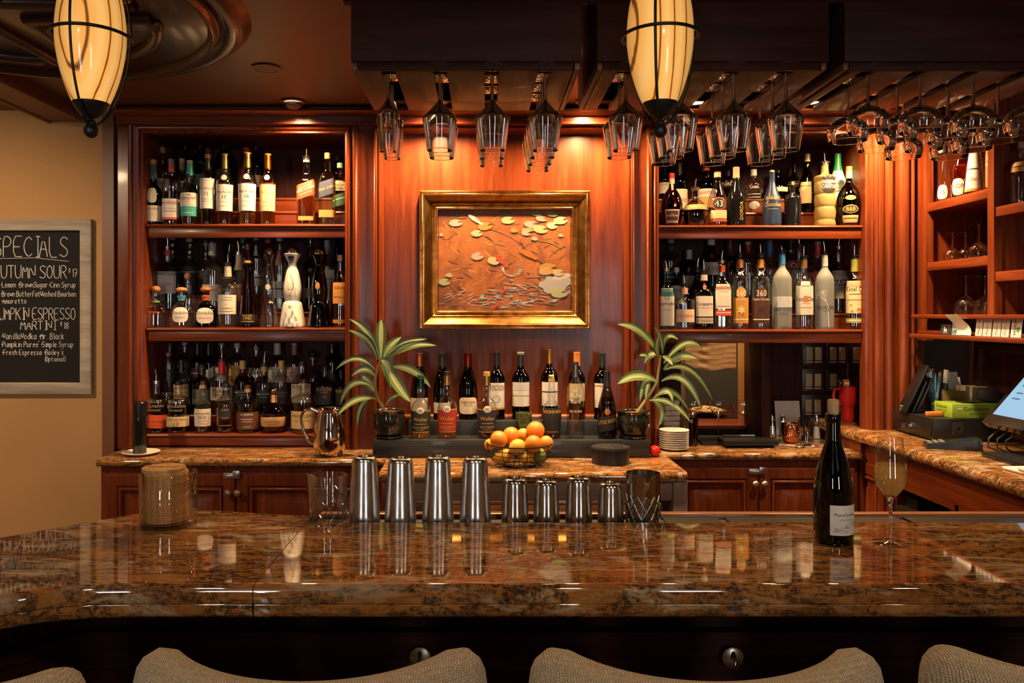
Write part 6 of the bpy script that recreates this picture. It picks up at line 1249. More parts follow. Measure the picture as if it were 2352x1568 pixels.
# ---- wire bowl of citrus
D = 3.017; k = D/FP; bx, by = X(1193, D), D
fb = thing('wire_bowl', 'black wire fruit bowl on the deep granite counter', 'bowl', (bx, by, CTR)); H = Z(1017, D) - CTR; Rb = 75*k
prof = lambda q: (46*k + (Rb - 46*k)*math.sin(q*PI/2)**.9, .010 + (H - .010)*(1-math.cos(q*PI/2)**1.0)) 
def ringt(R_, z, r=.0016): return MB().tube([(R_*math.cos(2*PI*i/48), R_*math.sin(2*PI*i/48), z) for i in range(48)], r, 6, closed=True)
for q in (0, .3, .5, .68, .84): R_, z = prof(q); ringt(R_, z).build('wire_ring', M_IRON, fb, 60)
ringt(Rb, H, .0026).build('rim', M_IRON, fb, 60); ringt(38*k, .0028, .0024).build('base_ring', M_IRON, fb, 60)
for i in range(8):
    a_ = 2*PI*i/8 + .2; MB().tube([(38*k*math.cos(a_), 38*k*math.sin(a_), .003)] + [(prof(j/8)[0]*math.cos(a_), prof(j/8)[0]*math.sin(a_), prof(j/8)[1]) for j in range(9)], .0016, 6).build('rib', M_IRON, fb, 60)
for i in range(7): x_ = (-.9 + .3*i)*40*k; y_ = math.sqrt(max(0, (44*k)**2 - x_*x_)); MB().tube([(x_, -y_, .0095), (x_, y_, .0095)], .0013, 5).build('floor_wire', M_IRON, fb)
def citrus(nm_, label, px, py, r, col, dd, el=1.0, rz=0):
    Dd = D + dd; t_ = thing(nm_, label, 'fruit', P(px, py, Dd), rz, 'citrus in the wire bowl'); R_ = r*Dd/FP
    m, nt, out = new_mat('peel_' + nm_) if ('peel', col) not in MATS else (MATS[('peel', col)], None, None)
    if nt:
        p = prin(nt, out, None, .42); n1 = noise(nt, coords(nt), 14, 3); lk(nt, mixc(nt, n1, tuple(c*.82 for c in hx(col)), tuple(min(1, c*1.1) for c in hx(col))), p.inputs['Base Color']); lk(nt, bump(nt, noise(nt, coords(nt), 380, 2), .5, .0012), p.inputs['Normal']); MATS[('peel', col)] = m
    pf = [(R_*math.sin(PI*i/14), -R_*math.cos(PI*i/14)) for i in range(15)]
    if nm_ != 'orange': pf = [(r_, z_*(1 + .12*(abs(z_)/R_)**6)) for r_, z_ in pf]
    g_ = MB().lathe(pf, 22); g_.xf(Matrix.Rotation(PI/2 - .3 if nm_ == 'lemon' else .4, 4, 'Y') @ Matrix.Diagonal((1, 1, el, 1))); g_.build('peel', MATS[('peel', col)], t_, 80)
    s_ = MB().lathe([(0, R_*el*1.0), (.0022, R_*el*1.0), (.0026, R_*el*.985)], 8); s_.xf(Matrix.Rotation(PI/2 - .3 if nm_ == 'lemon' else .4, 4, 'Y')); s_.build('stem_end', plain(hx('6a6a30'), .8), t_)
OR = 'de8420'; LE = 'd8a436'
citrus('orange', 'orange on top of the fruit pile, against the bourbon with the gold stopper', 1230, 988, 21, OR, .03)
citrus('orange', 'orange at the top of the pile in front of the green tumbler', 1174, 1000, 20, OR, .02)
citrus('orange', 'orange resting on the rim beside the navy-label bourbon', 1145.5, 1009, 20, OR, -.03)
citrus('orange', 'deep orange in the middle of the pile above the lime', 1225, 1019, 20, 'd97a1e', -.05)
citrus('orange', 'paler orange tucked between the two topmost oranges', 1202, 999, 16, 'de9430', .06)
citrus('orange', 'orange leaning on the rim above the lime', 1254, 1017, 17, 'dc8c28', .0)
citrus('orange', 'orange half hidden at the back of the rim near the navy-label bourbon', 1125, 1020, 13, 'dc8c28', .03)
citrus('lemon', 'yellow lemon in the centre of the wire bowl under the oranges', 1188.5, 1026, 18, LE, -.055, 1.08, .5)
citrus('lemon', 'large yellow lemon lying low against the wires beside the darker gap', 1156.5, 1047, 17, LE, -.035, 1.28, .1)
citrus('lemon', 'yellow lemon at the bottom of the bowl beside the lime', 1208.5, 1049, 16, LE, -.045, 1.1, .3)
citrus('lime', 'green lime behind the wires of the fruit bowl', 1239, 1047, 15, '6a7d2e', -.03, 1.1)
# ---- black teardrop canister
D = 3.06; k = D/FP; cn = thing('black_canister', 'low black rounded canister with a slotted lid beside the fruit bowl', 'canister', (X(1402, D), D, CTR)); H = Z(1022, D) - CTR
pts = []
for i in range(40):
    a_ = 2*PI*i/40; r = 39*k*(1 if math.cos(a_) < 0 else 1); x_ = r*math.cos(a_)*1.1; y_ = r*math.sin(a_)
    pts.append((x_ - (6*k if x_ < -.02 else 0)*0, y_*(1 if x_ > 0 else 1)))
g = MB(); g.prism(pts, .0, H*.80); g.build('container', plain((.012, .012, .012), .3), cn, 40)
g = MB(); q = [(x_*1.03, y_*1.03) for x_, y_ in pts]; g.prism(q, H*.80 + .0005, H*.92); g.prism([(x_*.93, y_*.93) for x_, y_ in q], H*.92, H*.95); g.build('lid', plain((.018, .018, .018), .45), cn, 40)
bxo('slot', .010, .045, -.03, .012, H*.9505, H*.962, plain((.003, .003, .003), .6), cn, .002)
rbx = MB().lathe([(.0235*math.sin(PI*i/12), .0235 - .0235*math.cos(PI*i/12)) for i in range(13)], 24).build('red_ball', plain(hx('c8261c'), .25)); rbx.location = (X(1504, 3.2), 3.2, CTR); tag(rbx, 'small glossy red ball beside the black tiered stand', 'ball')

# ================================================================== niche on the right
D = 3.36; k = D/FP; pz = CTR; pp = None
for i in range(9):
    nm_ = 'side_plate'
    if pp is None: pp = MB().lathe(chaikin([(0, 0), (.040, 0), (.044, .002), (.060, .0085), (.0635, .0125), (.0625, .0135), (.055, .0075), (.04, .0045), (0, .004)], 1), 40).build(nm_, M_WHITE, None, 60); o = pp; tag(pp, 'white side plate in the stack at the end of the niche counter', 'plate', 'stacked white plates')
    else: o = pp.copy(); COL.objects.link(o)
    o.location = (X(1548, D) + random.uniform(-.001, .001), D, CTR + .001 + i*.0092)
    if i == 8: o['label'] = 'topmost white side plate of the stack at the end of the niche counter'
tw = None
for i in range(8):
    if tw is None: tw = MB().box(-.042, .042, -.05, .05, 0, .0235, 0, .010).build('folded_towel', plain((.62, .58, .52), .95), None, 60); o = tw; tag(tw, 'folded white towel in the stack behind the white plates', 'towel', 'folded towels behind the plates')
    else: o = tw.copy(); COL.objects.link(o)
    o.location = (X(1536, 3.6) + random.uniform(-.004, .004), 3.6, CTR + .0005 + i*.024); o.rotation_euler.z = random.uniform(-.08, .08)
mn = thing('menu_folder', 'large black menu folder lying flat in the niche', 'menu', (0, 0, CTR)); MB().prism([(X(1612, 3.48), 3.48), (X(1778, 3.48), 3.48), (X(1728, 3.70), 3.70), (X(1596, 3.70), 3.70)], .001, .010).build('cover', plain((.008, .008, .009), .4), mn, 0)
tx = MB()
for i in range(9): tx.box(X(1655, 3.6) + i*.0115, X(1655, 3.6) + i*.0115 + .008, 3.572, 3.584 + .003*(i % 2), .0105, .0112)
tx.build('stamped_title', plain(hx('6a5a40'), .5), mn, 0)
m2 = thing('menu_folder', 'smaller black folder with a pen resting on the large menu', 'menu', (0, 0, CTR + .0105))
for j in range(2): MB().prism([(X(1664, 3.40), 3.40), (X(1789, 3.40), 3.40), (X(1766, 3.53), 3.53), (X(1648, 3.53), 3.53)], .001 + j*.011, .010 + j*.011).build('cover', plain((.010, .010, .011), .35), m2, 0)
pn = thing('pen', 'slim blue-grey pen lying on the smaller black folder', 'pen', P(1700, 1016, 3.51)); pn.location.z = CTR + .0375
MB().tube([(-.075, 0, 0), (.0, 0, 0)], .0042, 8).build('barrel', plain(hx('3a444a'), .4), pn); MB().tube([(.0, 0, 0), (.065, 0, 0)], .0046, 8).build('pen_cap', plain(hx('7a8a92'), .4), pn)
def coupe_up(lb, px, D):
    t_ = thing('coupe_glass', lb, 'glass', (X(px, D), D, CTR), 0); H = Z(920, D) - CTR; b_ = chaikin([(.004, H*.56), (.012, H*.6), (.034, H*.70), (.045, H*.84), (.044, H*.95), (.042, H)], 2)
    MB().lathe(b_, 32).build('bowl', M_GL, t_, 60); MB().lathe([(.042 + .0007*math.cos(2*PI*i/6), H + .0007*math.sin(2*PI*i/6)) for i in range(7)], 32).build('rim', M_GL, t_, 60)
    MB().lathe([(.004, .004), (.0033, .02), (.0033, H*.5), (.004, H*.56), (.010, H*.60), (0, H*.62)], 12).build('stem', solidglass(), t_, 60); MB().lathe([(0, 0), (.034, 0), (.034, .0016), (.004, .005)], 28).build('foot', M_GL, t_, 60)
coupe_up('upright coupe glass behind the plant leaves beside the bamboo cup', 1592, 3.745); coupe_up('upright coupe glass in front of the pale food dish', 1650, 3.755); coupe_up('upright coupe glass beside the dark niche post', 1706, 3.755)
wp = thing('utensil_cup', 'clear glass filled with pale wooden sticks beside the towels', 'cup', (X(1574, 3.62), 3.62, CTR)); MB().lathe([(0, 0), (.030, 0), (.034, .10), (.033, .10), (.029, .004), (0, .004)], 28).build('tumbler', GLS['clear'], wp, 50)
for i in range(12): a_ = i*2.4; r_ = .004 + .019*(i/12)**.5; MB().tube([(r_*math.cos(a_), r_*math.sin(a_), .006), (r_*1.15*math.cos(a_), r_*1.15*math.sin(a_), .115 + .006*(i % 3))], .0035, 6).build('wooden_stick', plain(hx('c9a068'), .7), wp)
dkt = thing('dark_tumbler', 'dark smoked tumbler beside the stacked plates', 'tumbler', (X(1592, 3.47), 3.47, CTR)); MB().lathe([(0, 0), (.019, 0), (.022, .12), (.021, .12), (.018, .005), (0, .005)], 24).build('tumbler', GLS['smoke'], dkt, 50)
fd = thing('food_dish', 'shallow dish of pale shredded food on the kitchen counter', 'dish', (X(1625, 4.16), 4.16, 1.0335)); MB().lathe([(0, 0), (.06, 0), (.10, .028), (.098, .03), (.06, .006), (0, .006)], 36).build('dish', plain(hx('5a3a24'), .4), fd, 50)
fm = MB()
for i in range(160): a_ = random.uniform(0, 6.28); r_ = .085*random.random()**.5; z_ = .026 + .022*(1 - r_/.085) + random.uniform(-.004, .004); q = random.uniform(0, 3.1); fm.tube([(r_*math.cos(a_) - .012*math.cos(q), r_*math.sin(a_) - .012*math.sin(q), z_), (r_*math.cos(a_), r_*math.sin(a_), z_ + .005), (r_*math.cos(a_) + .012*math.cos(q), r_*math.sin(a_) + .012*math.sin(q), z_)], .0028, 4)
o = fm.build('shredded_food', plain(hx('d8b878'), .7), fd, 0); o['kind'] = 'stuff'
def shaker_s(lb, px, D): 
    t_ = thing('salt_shaker', lb, 'shaker', (X(px, D), D, CTR)); H = Z(953, D) - CTR
    MB().lathe([(0, 0), (.019, 0), (.020, .003), (.012, H*.72), (.0115, H*.75)], 8).build('glass_body', GLS['clear'], t_, 20); MB().lathe([(0, .003), (.016, .003), (.0115, H*.5), (0, H*.5)], 8).build('salt', M_WHITE, t_, 20)
    MB().lathe([(.0125, H*.74), (.0125, H*.82), (.010, H*.92), (.006, H*.97), (.003, H), (0, H)], 16).build('cap', M_STEEL, t_, 50)
shaker_s('glass salt shaker with metal top in front of the white card', 1773, 3.70); shaker_s('glass shaker with metal top behind the copper mug', 1799, 3.74); shaker_s('glass shaker with metal top beside the utensil jar', 1876, 3.66)
def copper_m():
    m, nt, out = new_mat('hammered_copper'); p = prin(nt, out, (.80, .34, .16), .12, 1); vo = nt.nodes.new('ShaderNodeTexVoronoi'); vo.inputs['Scale'].default_value = 90; lk(nt, coords(nt), vo.inputs['Vector']); lk(nt, bump(nt, vo.outputs['Distance'], .8, .004), p.inputs['Normal']); return m
cm = thing('copper_mug', 'hammered copper mug in the niche in front of the shakers', 'mug', (X(1815, 3.55), 3.55, CTR)); H = Z(971, 3.55) - CTR; MB().lathe(chaikin([(0, 0), (.028, 0), (.036, H*.25), (.041, H*.55), (.038, H*.85), (.036, H), (.034, H), (.036, H*.6), (0, .01)], 1), 36).build('mug_body', copper_m(), cm, 50)
MB().tube([(.036, .01, H*.8), (.058, .01, H*.75), (.06, .01, H*.4), (.038, .01, H*.28)], .003, 8).build('handle', copper_m(), cm)
uj = thing('utensil_jar', 'clear glass jar of dark utensils beside the copper mug', 'jar', (X(1851, 3.63), 3.63, CTR)); MB().lathe([(0, 0), (.034, 0), (.037, .09), (.036, .09), (.033, .004), (0, .004)], 28).build('jar_glass', GLS['clear'], uj, 50)
for i in range(5): MB().tube([(-.012 + .006*i, .0, .008), (-.03 + .016*i, -.005, .105 + .006*(i % 2))], .004, 6).build('handle', M_BLACK, uj)
wc = bxo('white_card', -.06, .06, -.0012, .0012, 0, .165, M_PAPER); wc.location = (X(1809, 3.77), 3.752, CTR + .001); wc.rotation_euler = (-.18, 0, 0); tag(wc, 'plain white card leaning on the dark niche wall', 'card')
spn = thing('bar_spoon', 'silver spoon lying on the niche counter beside the folders', 'spoon', (X(1838, 3.42), 3.42, CTR + .004)); MB().lathe([(.022*math.sin(PI*i/8), -.002*math.cos(PI*i/8)*2) for i in range(9)], 20, (0, 0, 0), 2, .55).build('bowl', M_STEEL, spn, 60); MB().tube([(-.018, .003, .001), (-.10, .035, .004), (-.13, .05, .006)], [.0035, .003, .004], 6).build('handle', M_STEEL, spn)
kys = thing('key_bunch', 'bunch of keys and dark fob on the niche counter', 'keys', (X(1868, 3.46), 3.46, CTR + .001)); MB().tube([(.015*math.cos(2*PI*i/16), .015*math.sin(2*PI*i/16), .002) for i in range(16)], .0012, 5, closed=True).build('key_ring', M_STEEL, kys)
for i in range(4): a_ = i*1.1 - .4; g = MB(); g.box(.01, .045, -.003, .003, .001 + i*.0015, .0025 + i*.0015); g.lathe([(0, 0), (.008, 0), (.008, .0016), (0, .0016)], 12, (.015, 0, .001 + i*.0015)); g.xf(Matrix.Rotation(a_, 4, 'Z')); g.build('key', M_STEEL, kys, 0)
bxo('fob', -.04, -.012, -.01, .01, 0, .008, M_BLACK, kys, .002)
# switch plates
M_SW = plain(hx('241814'), .4); M_RK = plain(hx('a8986c'), .5)
cs4 = lambda x, y: (1540 + x/4.9, 760 + y/4.9)
for r, (y, cols_) in enumerate(((255, (1605, 1873, 2130)), (550, (1600, 1872)), (840, (1595, 1865)))):
    for ci, x in enumerate(cols_):
        pxx, pyy = cs4(x, y); D = 3.797; lb = 'dark wall switch plate with beige rockers, %s row, %s' % (('upper', 'middle', 'bottom')[r], ('nearest the white card', 'in the middle of the dark wall', 'beside the binders')[ci])
        t_ = thing('switch_plate', lb, 'switch', P(pxx, pyy, D), 0, 'wall switches in the niche'); bxo('plate', -.0545, .0545, -.008, .0, -.055, .055, M_SW, t_, .003)
        for s_ in (-1, 1):
            if r == 1 and ci == 1 and s_ == 1: continue
            bxo('rocker', s_*.0215 - .0155, s_*.0215 + .0155, -.012, -.0075, -.031, .031, M_RK, t_, .001); bxo('label_strip', s_*.0215 - .016, s_*.0215 + .016, -.009, -.0078, -.042, -.037, M_PAPER, t_)
# red tumbler, binders
rt = thing('travel_tumbler', 'red insulated tumbler with handle in the back corner of the niche', 'tumbler', (X(1947, 3.62), 3.62, SC)); H = Z(885, 3.62) - SC; M_RED = plain(hx('b8201c'), .35)
MB().lathe(chaikin([(0, 0), (.024, 0), (.026, .003), (.029, H*.42), (.037, H*.5), (.040, H*.92), (.040, H)], 1), 32).build('tumbler_body', M_RED, rt, 50); MB().lathe([(.039, H), (.039, H + .012), (.041, H + .014), (.041, H + .03), (0, H + .032)], 32).build('lid', M_STEEL, rt, 50)
MB().tube([(-.036, 0, H*.92), (-.062, 0, H*.9), (-.066, 0, H*.7), (-.06, 0, H*.54), (-.034, 0, H*.5)], .008, 8).build('handle', M_RED, rt)
MB().tube([(.0, 0, H + .03), (.0, 0, H + .10)], .003, 8).build('straw', plain((.05, .05, .05), .3), rt)
def lean(nm_, lb, x, y, w_, h_, th, ang, mat, cat):
    o = MB().box(-th/2, th/2, -w_/2, w_/2, 0, h_).build(nm_, mat, None, 0); o.location = (x, y, SC + .004); o.rotation_euler = (0, ang, 0); return tag(o, lb, cat)
lean('binder', 'black binder leaning beside the red tumbler', 1.715, 3.55, .16, .27, .012, .30, M_BLACK, 'binder'); lean('loose_sheets', 'white sheets clipped and leaning against the black binder', 1.738, 3.55, .15, .20, .004, .26, M_PAPER, 'paper')

# ================================================================== till side
ZD = 1.1625; BX0, BX1, BY0, BY1 = 1.757, 2.055, 3.056, 3.362
cdw = thing('cash_drawer', 'black metal cash drawer with a key in its lock', 'cash drawer', (0, 0, 0)); M_CD = plain((.010, .009, .008), .38)
bxo('drawer_case', BX0, BX1, BY0, BY1, SC + .006, ZD, M_CD, cdw, .002); bxo('drawer_front', BX0 - .004, BX0, BY0 + .015, BY1 - .01, SC + .016, ZD - .012, plain((.014, .012, .011), .3), cdw, .001)
for y_ in (BY0 + .04, BX1*0 + BY1 - .04):
    for x_ in (BX0 + .03, BX1 - .03): bxo('foot', x_ - .01, x_ + .01, y_ - .01, y_ + .01, SC, SC + .006, M_BLACK, cdw)
for y_ in (3.12, 3.25): bxo('media_slot', BX0 - .0052, BX0 - .004, y_, y_ + .08, ZD - .034, ZD - .031, plain((.002, .002, .002), .6), cdw)
g = MB(); g.lathe([(0, 0), (.010, 0), (.010, .006), (0, .006)], 18); g.xf(Matrix.Translation((BX0 - .004, 3.205, ZD - .045)) @ Matrix.Rotation(-PI/2, 4, 'Y')); g.build('lock', M_STEEL, cdw)
g = MB(); g.box(BX0 - .03, BX0 - .01, 3.204, 3.206, ZD - .049, ZD - .041); g.lathe([(0, -.001), (.011, -.001), (.011, .001), (0, .001)], 16, (0, 0, 0)); 
g.v[-64:] = [tuple(Matrix.Translation((BX0 - .036, 3.205, ZD - .045)) @ Matrix.Rotation(PI/2, 4, 'X') @ Vector(v)) for v in g.v[-64:]]; g.build('key', M_STEEL, cdw, 0)
g = MB(); g.box(BX0 + .07, BX0 + .115, BY0 - .003, BY0, ZD - .062, ZD - .014, 0, .001); g.lathe([(.009, 0), (.013, .002), (.015, .004), (.015, .006), (.010, .006)], 20, (0, 0, 0)); n_ = 100
g.v[-n_:] = [tuple(Matrix.Translation((BX0 + .0925, BY0 - .003, ZD - .038)) @ Matrix.Rotation(PI/2, 4, 'X') @ Vector(v)) for v in g.v[-n_:]]; g.build('cable_port', plain((.03, .03, .03), .4), cdw, 0)
# glove box
gb = thing('glove_box', 'lime green box of disposable gloves on the cash drawer', 'box', (0, 0, 0)); M_LIME = plain(hx('8fae3a'), .45); gx0, gy0, gzh = 1.838, 3.072, .056
bxo('carton', gx0, 2.05, gy0, gy0 + .122, ZD + .0005, ZD + gzh, M_LIME, gb, .0015); 
def flat_text(s, x, y, z, h_, wmax, mat, par, nm_='lettering', side=False):
    vs, fs, wd = text_geo(s); kx = min(h_/.7, wmax/wd); out = [((x + u*kx, y, z + v*h_/.7 - h_*.5) if not side else (x, y - u*kx, z + v*h_/.7 - h_*.5)) for u, v in vs]
    return MB().add(out, fs).build(nm_, mat, par, 0)
flat_text('Companions', gx0 + .095, gy0 - .001, ZD + .038, .015, .10, plain((.01, .01, .01), .5), gb); flat_text('BLACK NITRILE GLOVES', gx0 + .13, gy0 - .001, ZD + .019, .008, .12, plain((.02, .03, .01), .5), gb)
flat_text('Companions', gx0 - .001, gy0 + .068, ZD + .042, .011, .075, plain((.01, .01, .01), .5), gb, 'lettering', True); flat_text('BLACK NITRILE', gx0 - .001, gy0 + .066, ZD + .026, .007, .06, plain((.02, .03, .01), .5), gb, 'lettering', True); flat_text('GLOVES', gx0 - .001, gy0 + .066, ZD + .016, .007, .04, plain((.02, .03, .01), .5), gb, 'lettering', True)
MB().lathe([(0, 0), (.010, 0)], 16, (0, 0, 0), 2, .5).xf(Matrix.Translation((gx0 + .03, gy0 - .0012, ZD + .038)) @ Matrix.Rotation(PI/2, 4, 'X')).build('logo_leaf', M_PAPER, gb, 0)
bxo('glove_tuft', gx0 + .06, gx0 + .14, gy0 + .03, gy0 + .08, ZD + gzh, ZD + gzh + .004, M_BLACK, gb, .0015)
# pen cup with pens
pc = thing('pen_cup', 'clear cup packed with pens on the cash drawer behind the glove box', 'cup', (1.885, 3.27, ZD + .001)); MB().lathe([(0, 0), (.030, 0), (.034, .085), (.033, .085), (.029, .003), (0, .003)], 24).build('cup', GLS['clear'], pc, 50)
M_PB = plain(hx('6a98b4'), .35)
for i in range(15):
    a_ = i*2.4; r0 = .02*random.random(); r1 = .014 + .022*random.random(); h_ = random.uniform(.13, .165); t_ = thing('pen', 'light blue pen with gold tip standing in the clear cup', 'pen', (1.885, 3.27, ZD + .0045), 0, 'blue pens in the cup')
    p0 = Vector((r0*math.cos(a_)*.6, r0*math.sin(a_)*.6, .0)); p1 = Vector((r1*math.cos(a_), r1*math.sin(a_), h_)); MB().tube([p0, p1], .0042, 7).build('barrel', M_PB, t_, 60); MB().tube([p1, p1 + (p1-p0).normalized()*.012], [.003, .002], 6).build('tip', M_BRASS, t_, 60)
mk = thing('marker_pen', 'thick marker with white cap standing among the blue pens', 'marker', (1.895, 3.235, ZD + .0045)); MB().tube([(0, 0, 0), (.012, .0, .12)], .008, 10).build('barrel', plain(hx('3a3c36'), .4), mk); MB().tube([(.012, 0, .12), (.017, 0, .175)], .0095, 10).build('marker_cap', M_WHITE, mk)
gd = bxo('gold_card', -.052, .052, -.001, .001, 0, .095, plain(hx('8a7440'), .4)); gd.location = (1.935, 3.215, ZD + .001 + .0); gd.rotation_euler = (-.15, .06, .1); tag(gd, 'matte gold card leaning upright behind the glove box', 'card')
for i in range(5):
    o = bxo('receipt_slip', -.022, .022, -.0006, .0006, 0, .125 + .02*(i % 3), M_PAPER); o.location = (1.985 + i*.007, 3.29 + i*.006, ZD + .001); o.rotation_euler = (-.1 - .03*i, .05*i - .08, .3); tag(o, 'white paper slip standing behind the gold card', 'paper', 'paper slips behind the gold card')
cb = thing('card_box', 'small wooden tray packed with upright cards', 'card box', (2.02, 3.22, ZD + .001)); bxo('tray', -.03, .03, -.015, .05, 0, .035, plain(hx('8a7a4a'), .6), cb)
cdp = None
for i in range(16):
    if cdp is None: cdp = bxo('index_card', -.0009, .0009, -.04, .04, 0, .075, plain(hx('b8ac94'), .8), cb); o = cdp
    else: o = cdp.copy(); COL.objects.link(o); o.parent = cb
    o.location = (-.028 + i*.0038, .03, .036); o.rotation_euler = (0, .06 + i*.012, .25)
bg = MB().lathe(chaikin([(0, 0), (.035, .002), (.046, .02), (.042, .045), (.022, .058), (0, .060)], 2), 24, (0, 0, 0), 2, .7).build('dark_pouch', plain((.014, .015, .013), .8), None, 60); bg.location = (2.015, 3.125, ZD + gzh + .001); tag(bg, 'soft dark pouch lying on the glove box beside the screen', 'pouch')
st_ = thing('stapler', 'dark stapler lying behind the glove box on the cash drawer', 'stapler', (1.895, 3.208, ZD + .0005), -.1); MB().box(-.055, .055, -.014, .014, 0, .012, 0, .004).build('base', M_BLACK, st_); MB().box(-.06, .05, -.013, .013, .022, .042, 0, .008).xf(Matrix.Rotation(.12, 4, 'Y')).build('arm', plain(hx('3a3a34'), .4), st_); bxo('hinge', .035, .055, -.012, .012, .012, .03, M_BLACK, st_)
for i, (c_, dz) in enumerate((('d8642a', 0), ('c83a44', .0), ('3a7a98', .0125))):
    t_ = thing('highlighter', ('orange', 'red', 'blue')[i] + '-ended marker in the bundle lying on the cash drawer', 'marker', (1.79, 3.30 - .016*(i % 2), ZD + .0075 + dz)); MB().tube([(-.02, 0, 0), (.075, -.01, 0)], .0065, 8).build('barrel', plain(hx('5a5c50'), .5), t_); MB().tube([(-.034, .0015, 0), (-.02, 0, 0)], .0068, 8).build('marker_cap', plain(hx(c_), .4), t_)
bkc = bxo('box_cutter', -.03, .03, -.012, .012, 0, .018, plain(hx('d8742c'), .45), None, .004); bkc.location = (1.805, 3.14, ZD + .0005); tag(bkc, 'orange and black box cutter in front of the glove box', 'cutter')
for i, (x_, h_, an, lb) in enumerate(((1.775, .215, .42, 'tall black leather bill folder leaning against the pilaster'), (1.806, .14, .38, 'shorter black bill folder leaning on the tall one'), (1.822, .155, .40, 'front black bill folder nearest the pen cup'))):
    o = MB().box(-.005, .005, -.055, .055, 0, h_, 0, .003).build('bill_folder', plain((.009, .009, .009), .35), None, 40); o.location = (x_ - .02, 3.285 - .0*i, ZD + .002); o.rotation_euler = (0, an, -.25); tag(o, lb, 'folder')
# card reader
cr = thing('card_reader', 'black card payment terminal lying on the side counter', 'card reader', (1.735, 2.90, SC), -.35)
MB().add([(-.09, -.04, 0), (.09, -.04, 0), (.09, .04, 0), (-.09, .04, 0), (-.088, -.038, .018), (.088, -.038, .042), (.088, .038, .042), (-.088, .038, .018)], [(3, 2, 1, 0), (4, 5, 6, 7), (0, 1, 5, 4), (1, 2, 6, 5), (2, 3, 7, 6), (3, 0, 4, 7)]).build('terminal_body', plain((.012, .012, .012), .25), cr, 0)
tlt = Matrix.Rotation(-.136, 4, 'Y'); zr = lambda x: .030 + x*.1364
g = MB(); g.add([(.02, -.02, zr(.02) + .001), (.065, -.02, zr(.065) + .001), (.065, .02, zr(.065) + .001), (.02, .02, zr(.02) + .001)], [(0, 1, 2, 3)]); g.build('screen', emis(hx('5a7a8a'), .12), cr, 0)
for i in range(3):
    for j in range(4): x_ = -.075 + i*.02; y_ = -.026 + j*.017; MB().box(x_ - .007, x_ + .007, y_ - .006, y_ + .006, zr(x_) - .001, zr(x_) + .003).build('button', plain((.18, .18, .17), .4), cr, 0)
# touch screen till: tilted panel facing the bartender
ps = thing('till_screen', 'tilted black touch-screen till showing a pale blue screen', 'monitor', (0, 0, 0)); A = Vector((1.80, 2.83, 1.183)); B = Vector((1.80, 2.42, 1.183)); U = Vector((.155, 0, .18))
nrm = Vector((-.18, 0, .155)).normalized()
def quadbox(a_, b_, u_, th, nm_, mat):
    q = [a_, b_, b_ + u_, a_ + u_]; m_ = MB(); m_.add([tuple(v) for v in q] + [tuple(v - nrm*th) for v in q], [(0, 1, 2, 3), (7, 6, 5, 4), (0, 4, 5, 1), (1, 5, 6, 2), (2, 6, 7, 3), (3, 7, 4, 0)]); return m_.build(nm_, mat, ps, 0)
quadbox(A, B, U, .03, 'bezel', plain((.010, .010, .011), .12)); off = nrm*.0012; quadbox(A + off + Vector((0, -.022, 0)) + U*.17, B + off + Vector((0, .022, 0)) + U*.17, U*.76, .0008, 'screen', emis(hx('9cc0d8'), .62))
for f0, f1, v0, v1 in ((.08, .2, .8, .84), (.3, .42, .8, .84), (.08, .18, .6, .63), (.08, .2, .45, .48), (.3, .36, .4, .58), (.5, .6, .3, .6)):
    a_ = A + (B-A)*(.06 + f0*.8) + U*(.17 + v0*.7) + off*1.8; b_ = A + (B-A)*(.06 + f1*.8) + U*(.17 + v0*.7) + off*1.8; quadbox(a_, b_, U*(v1-v0)*.7, .0004, 'screen_mark', emis(hx('5a84a8'), .4))
MB().tube([(1.90, 2.62, 1.26), (1.93, 2.62, 1.19), (1.90, 2.62, SC + .02)], .018, 10).build('neck', M_BLACK, ps)
bxo('stand_base', 1.74, 1.98, 2.50, 2.74, SC + .0005, SC + .018, plain((.014, .015, .018), .25), ps, .004)
cbl = thing('cable', 'black cables looping under the till screen', 'cable', (0, 0, 0))
for i in range(3): MB().tube(chaikin_3 if False else [(1.86 + .02*i, 2.80 - .03*i, 1.175), (1.80 + .01*i, 2.79 - .03*i, 1.13), (1.79 + .02*i, 2.78 - .02*i, 1.10), (1.84 + .02*i, 2.77, SC + .006), (1.93, 2.80, SC + .005)], .0035, 6).build('cable_loop', plain((.02, .02, .022), .3), cbl, 60)
for i in range(2):
    o = MB().box(-.11, .11, -.06, .06, 0, .010, 0, .004).build('napkin', plain((.70, .67, .62), .9), None, 40); o.location = (1.775, 2.46 - .075*i, SC + .0005 + .0105*i); o.rotation_euler.z = .08 - .1*i; tag(o, ('folded white napkin lying flat on the side counter under another', 'folded white napkin lying on top of the other at the counter edge')[i], 'napkin')
# ledge papers
xl = 1.818; zl_ = 1.4905
def ledge_card(nm_, lb, pxa, pxb, top, mat, cat, grp=None, th=.002):
    Da, Db = xl*FP/(pxa-PX), xl*FP/(pxb-PX); h_ = Z(top, (Da+Db)/2) - zl_; o = MB().box(-th/2, th/2, -(Da-Db)/2, (Da-Db)/2, 0, h_).build(nm_, mat, None, 0); o.location = (xl, (Da+Db)/2, zl_ + .0008); o.rotation_euler = (0, .10, 0); tag(o, lb, cat, grp); return o, h_
o, h_ = ledge_card('logo_card', 'dark card with pale logo on the ledge', 2160, 2184, 745, plain(hx('3a3a36'), .6), 'card'); g = MB(); g.box(-.0018, -.0014, -.008, .012, .012, .022); g.box(-.0018, -.0014, .006, .011, .022, .032); g.box(-.0018, -.0014, -.008, -.004, .004, .014); g.box(-.0018, -.0014, .006, .010, .004, .014); g.build('logo', M_PAPER, o, 0)
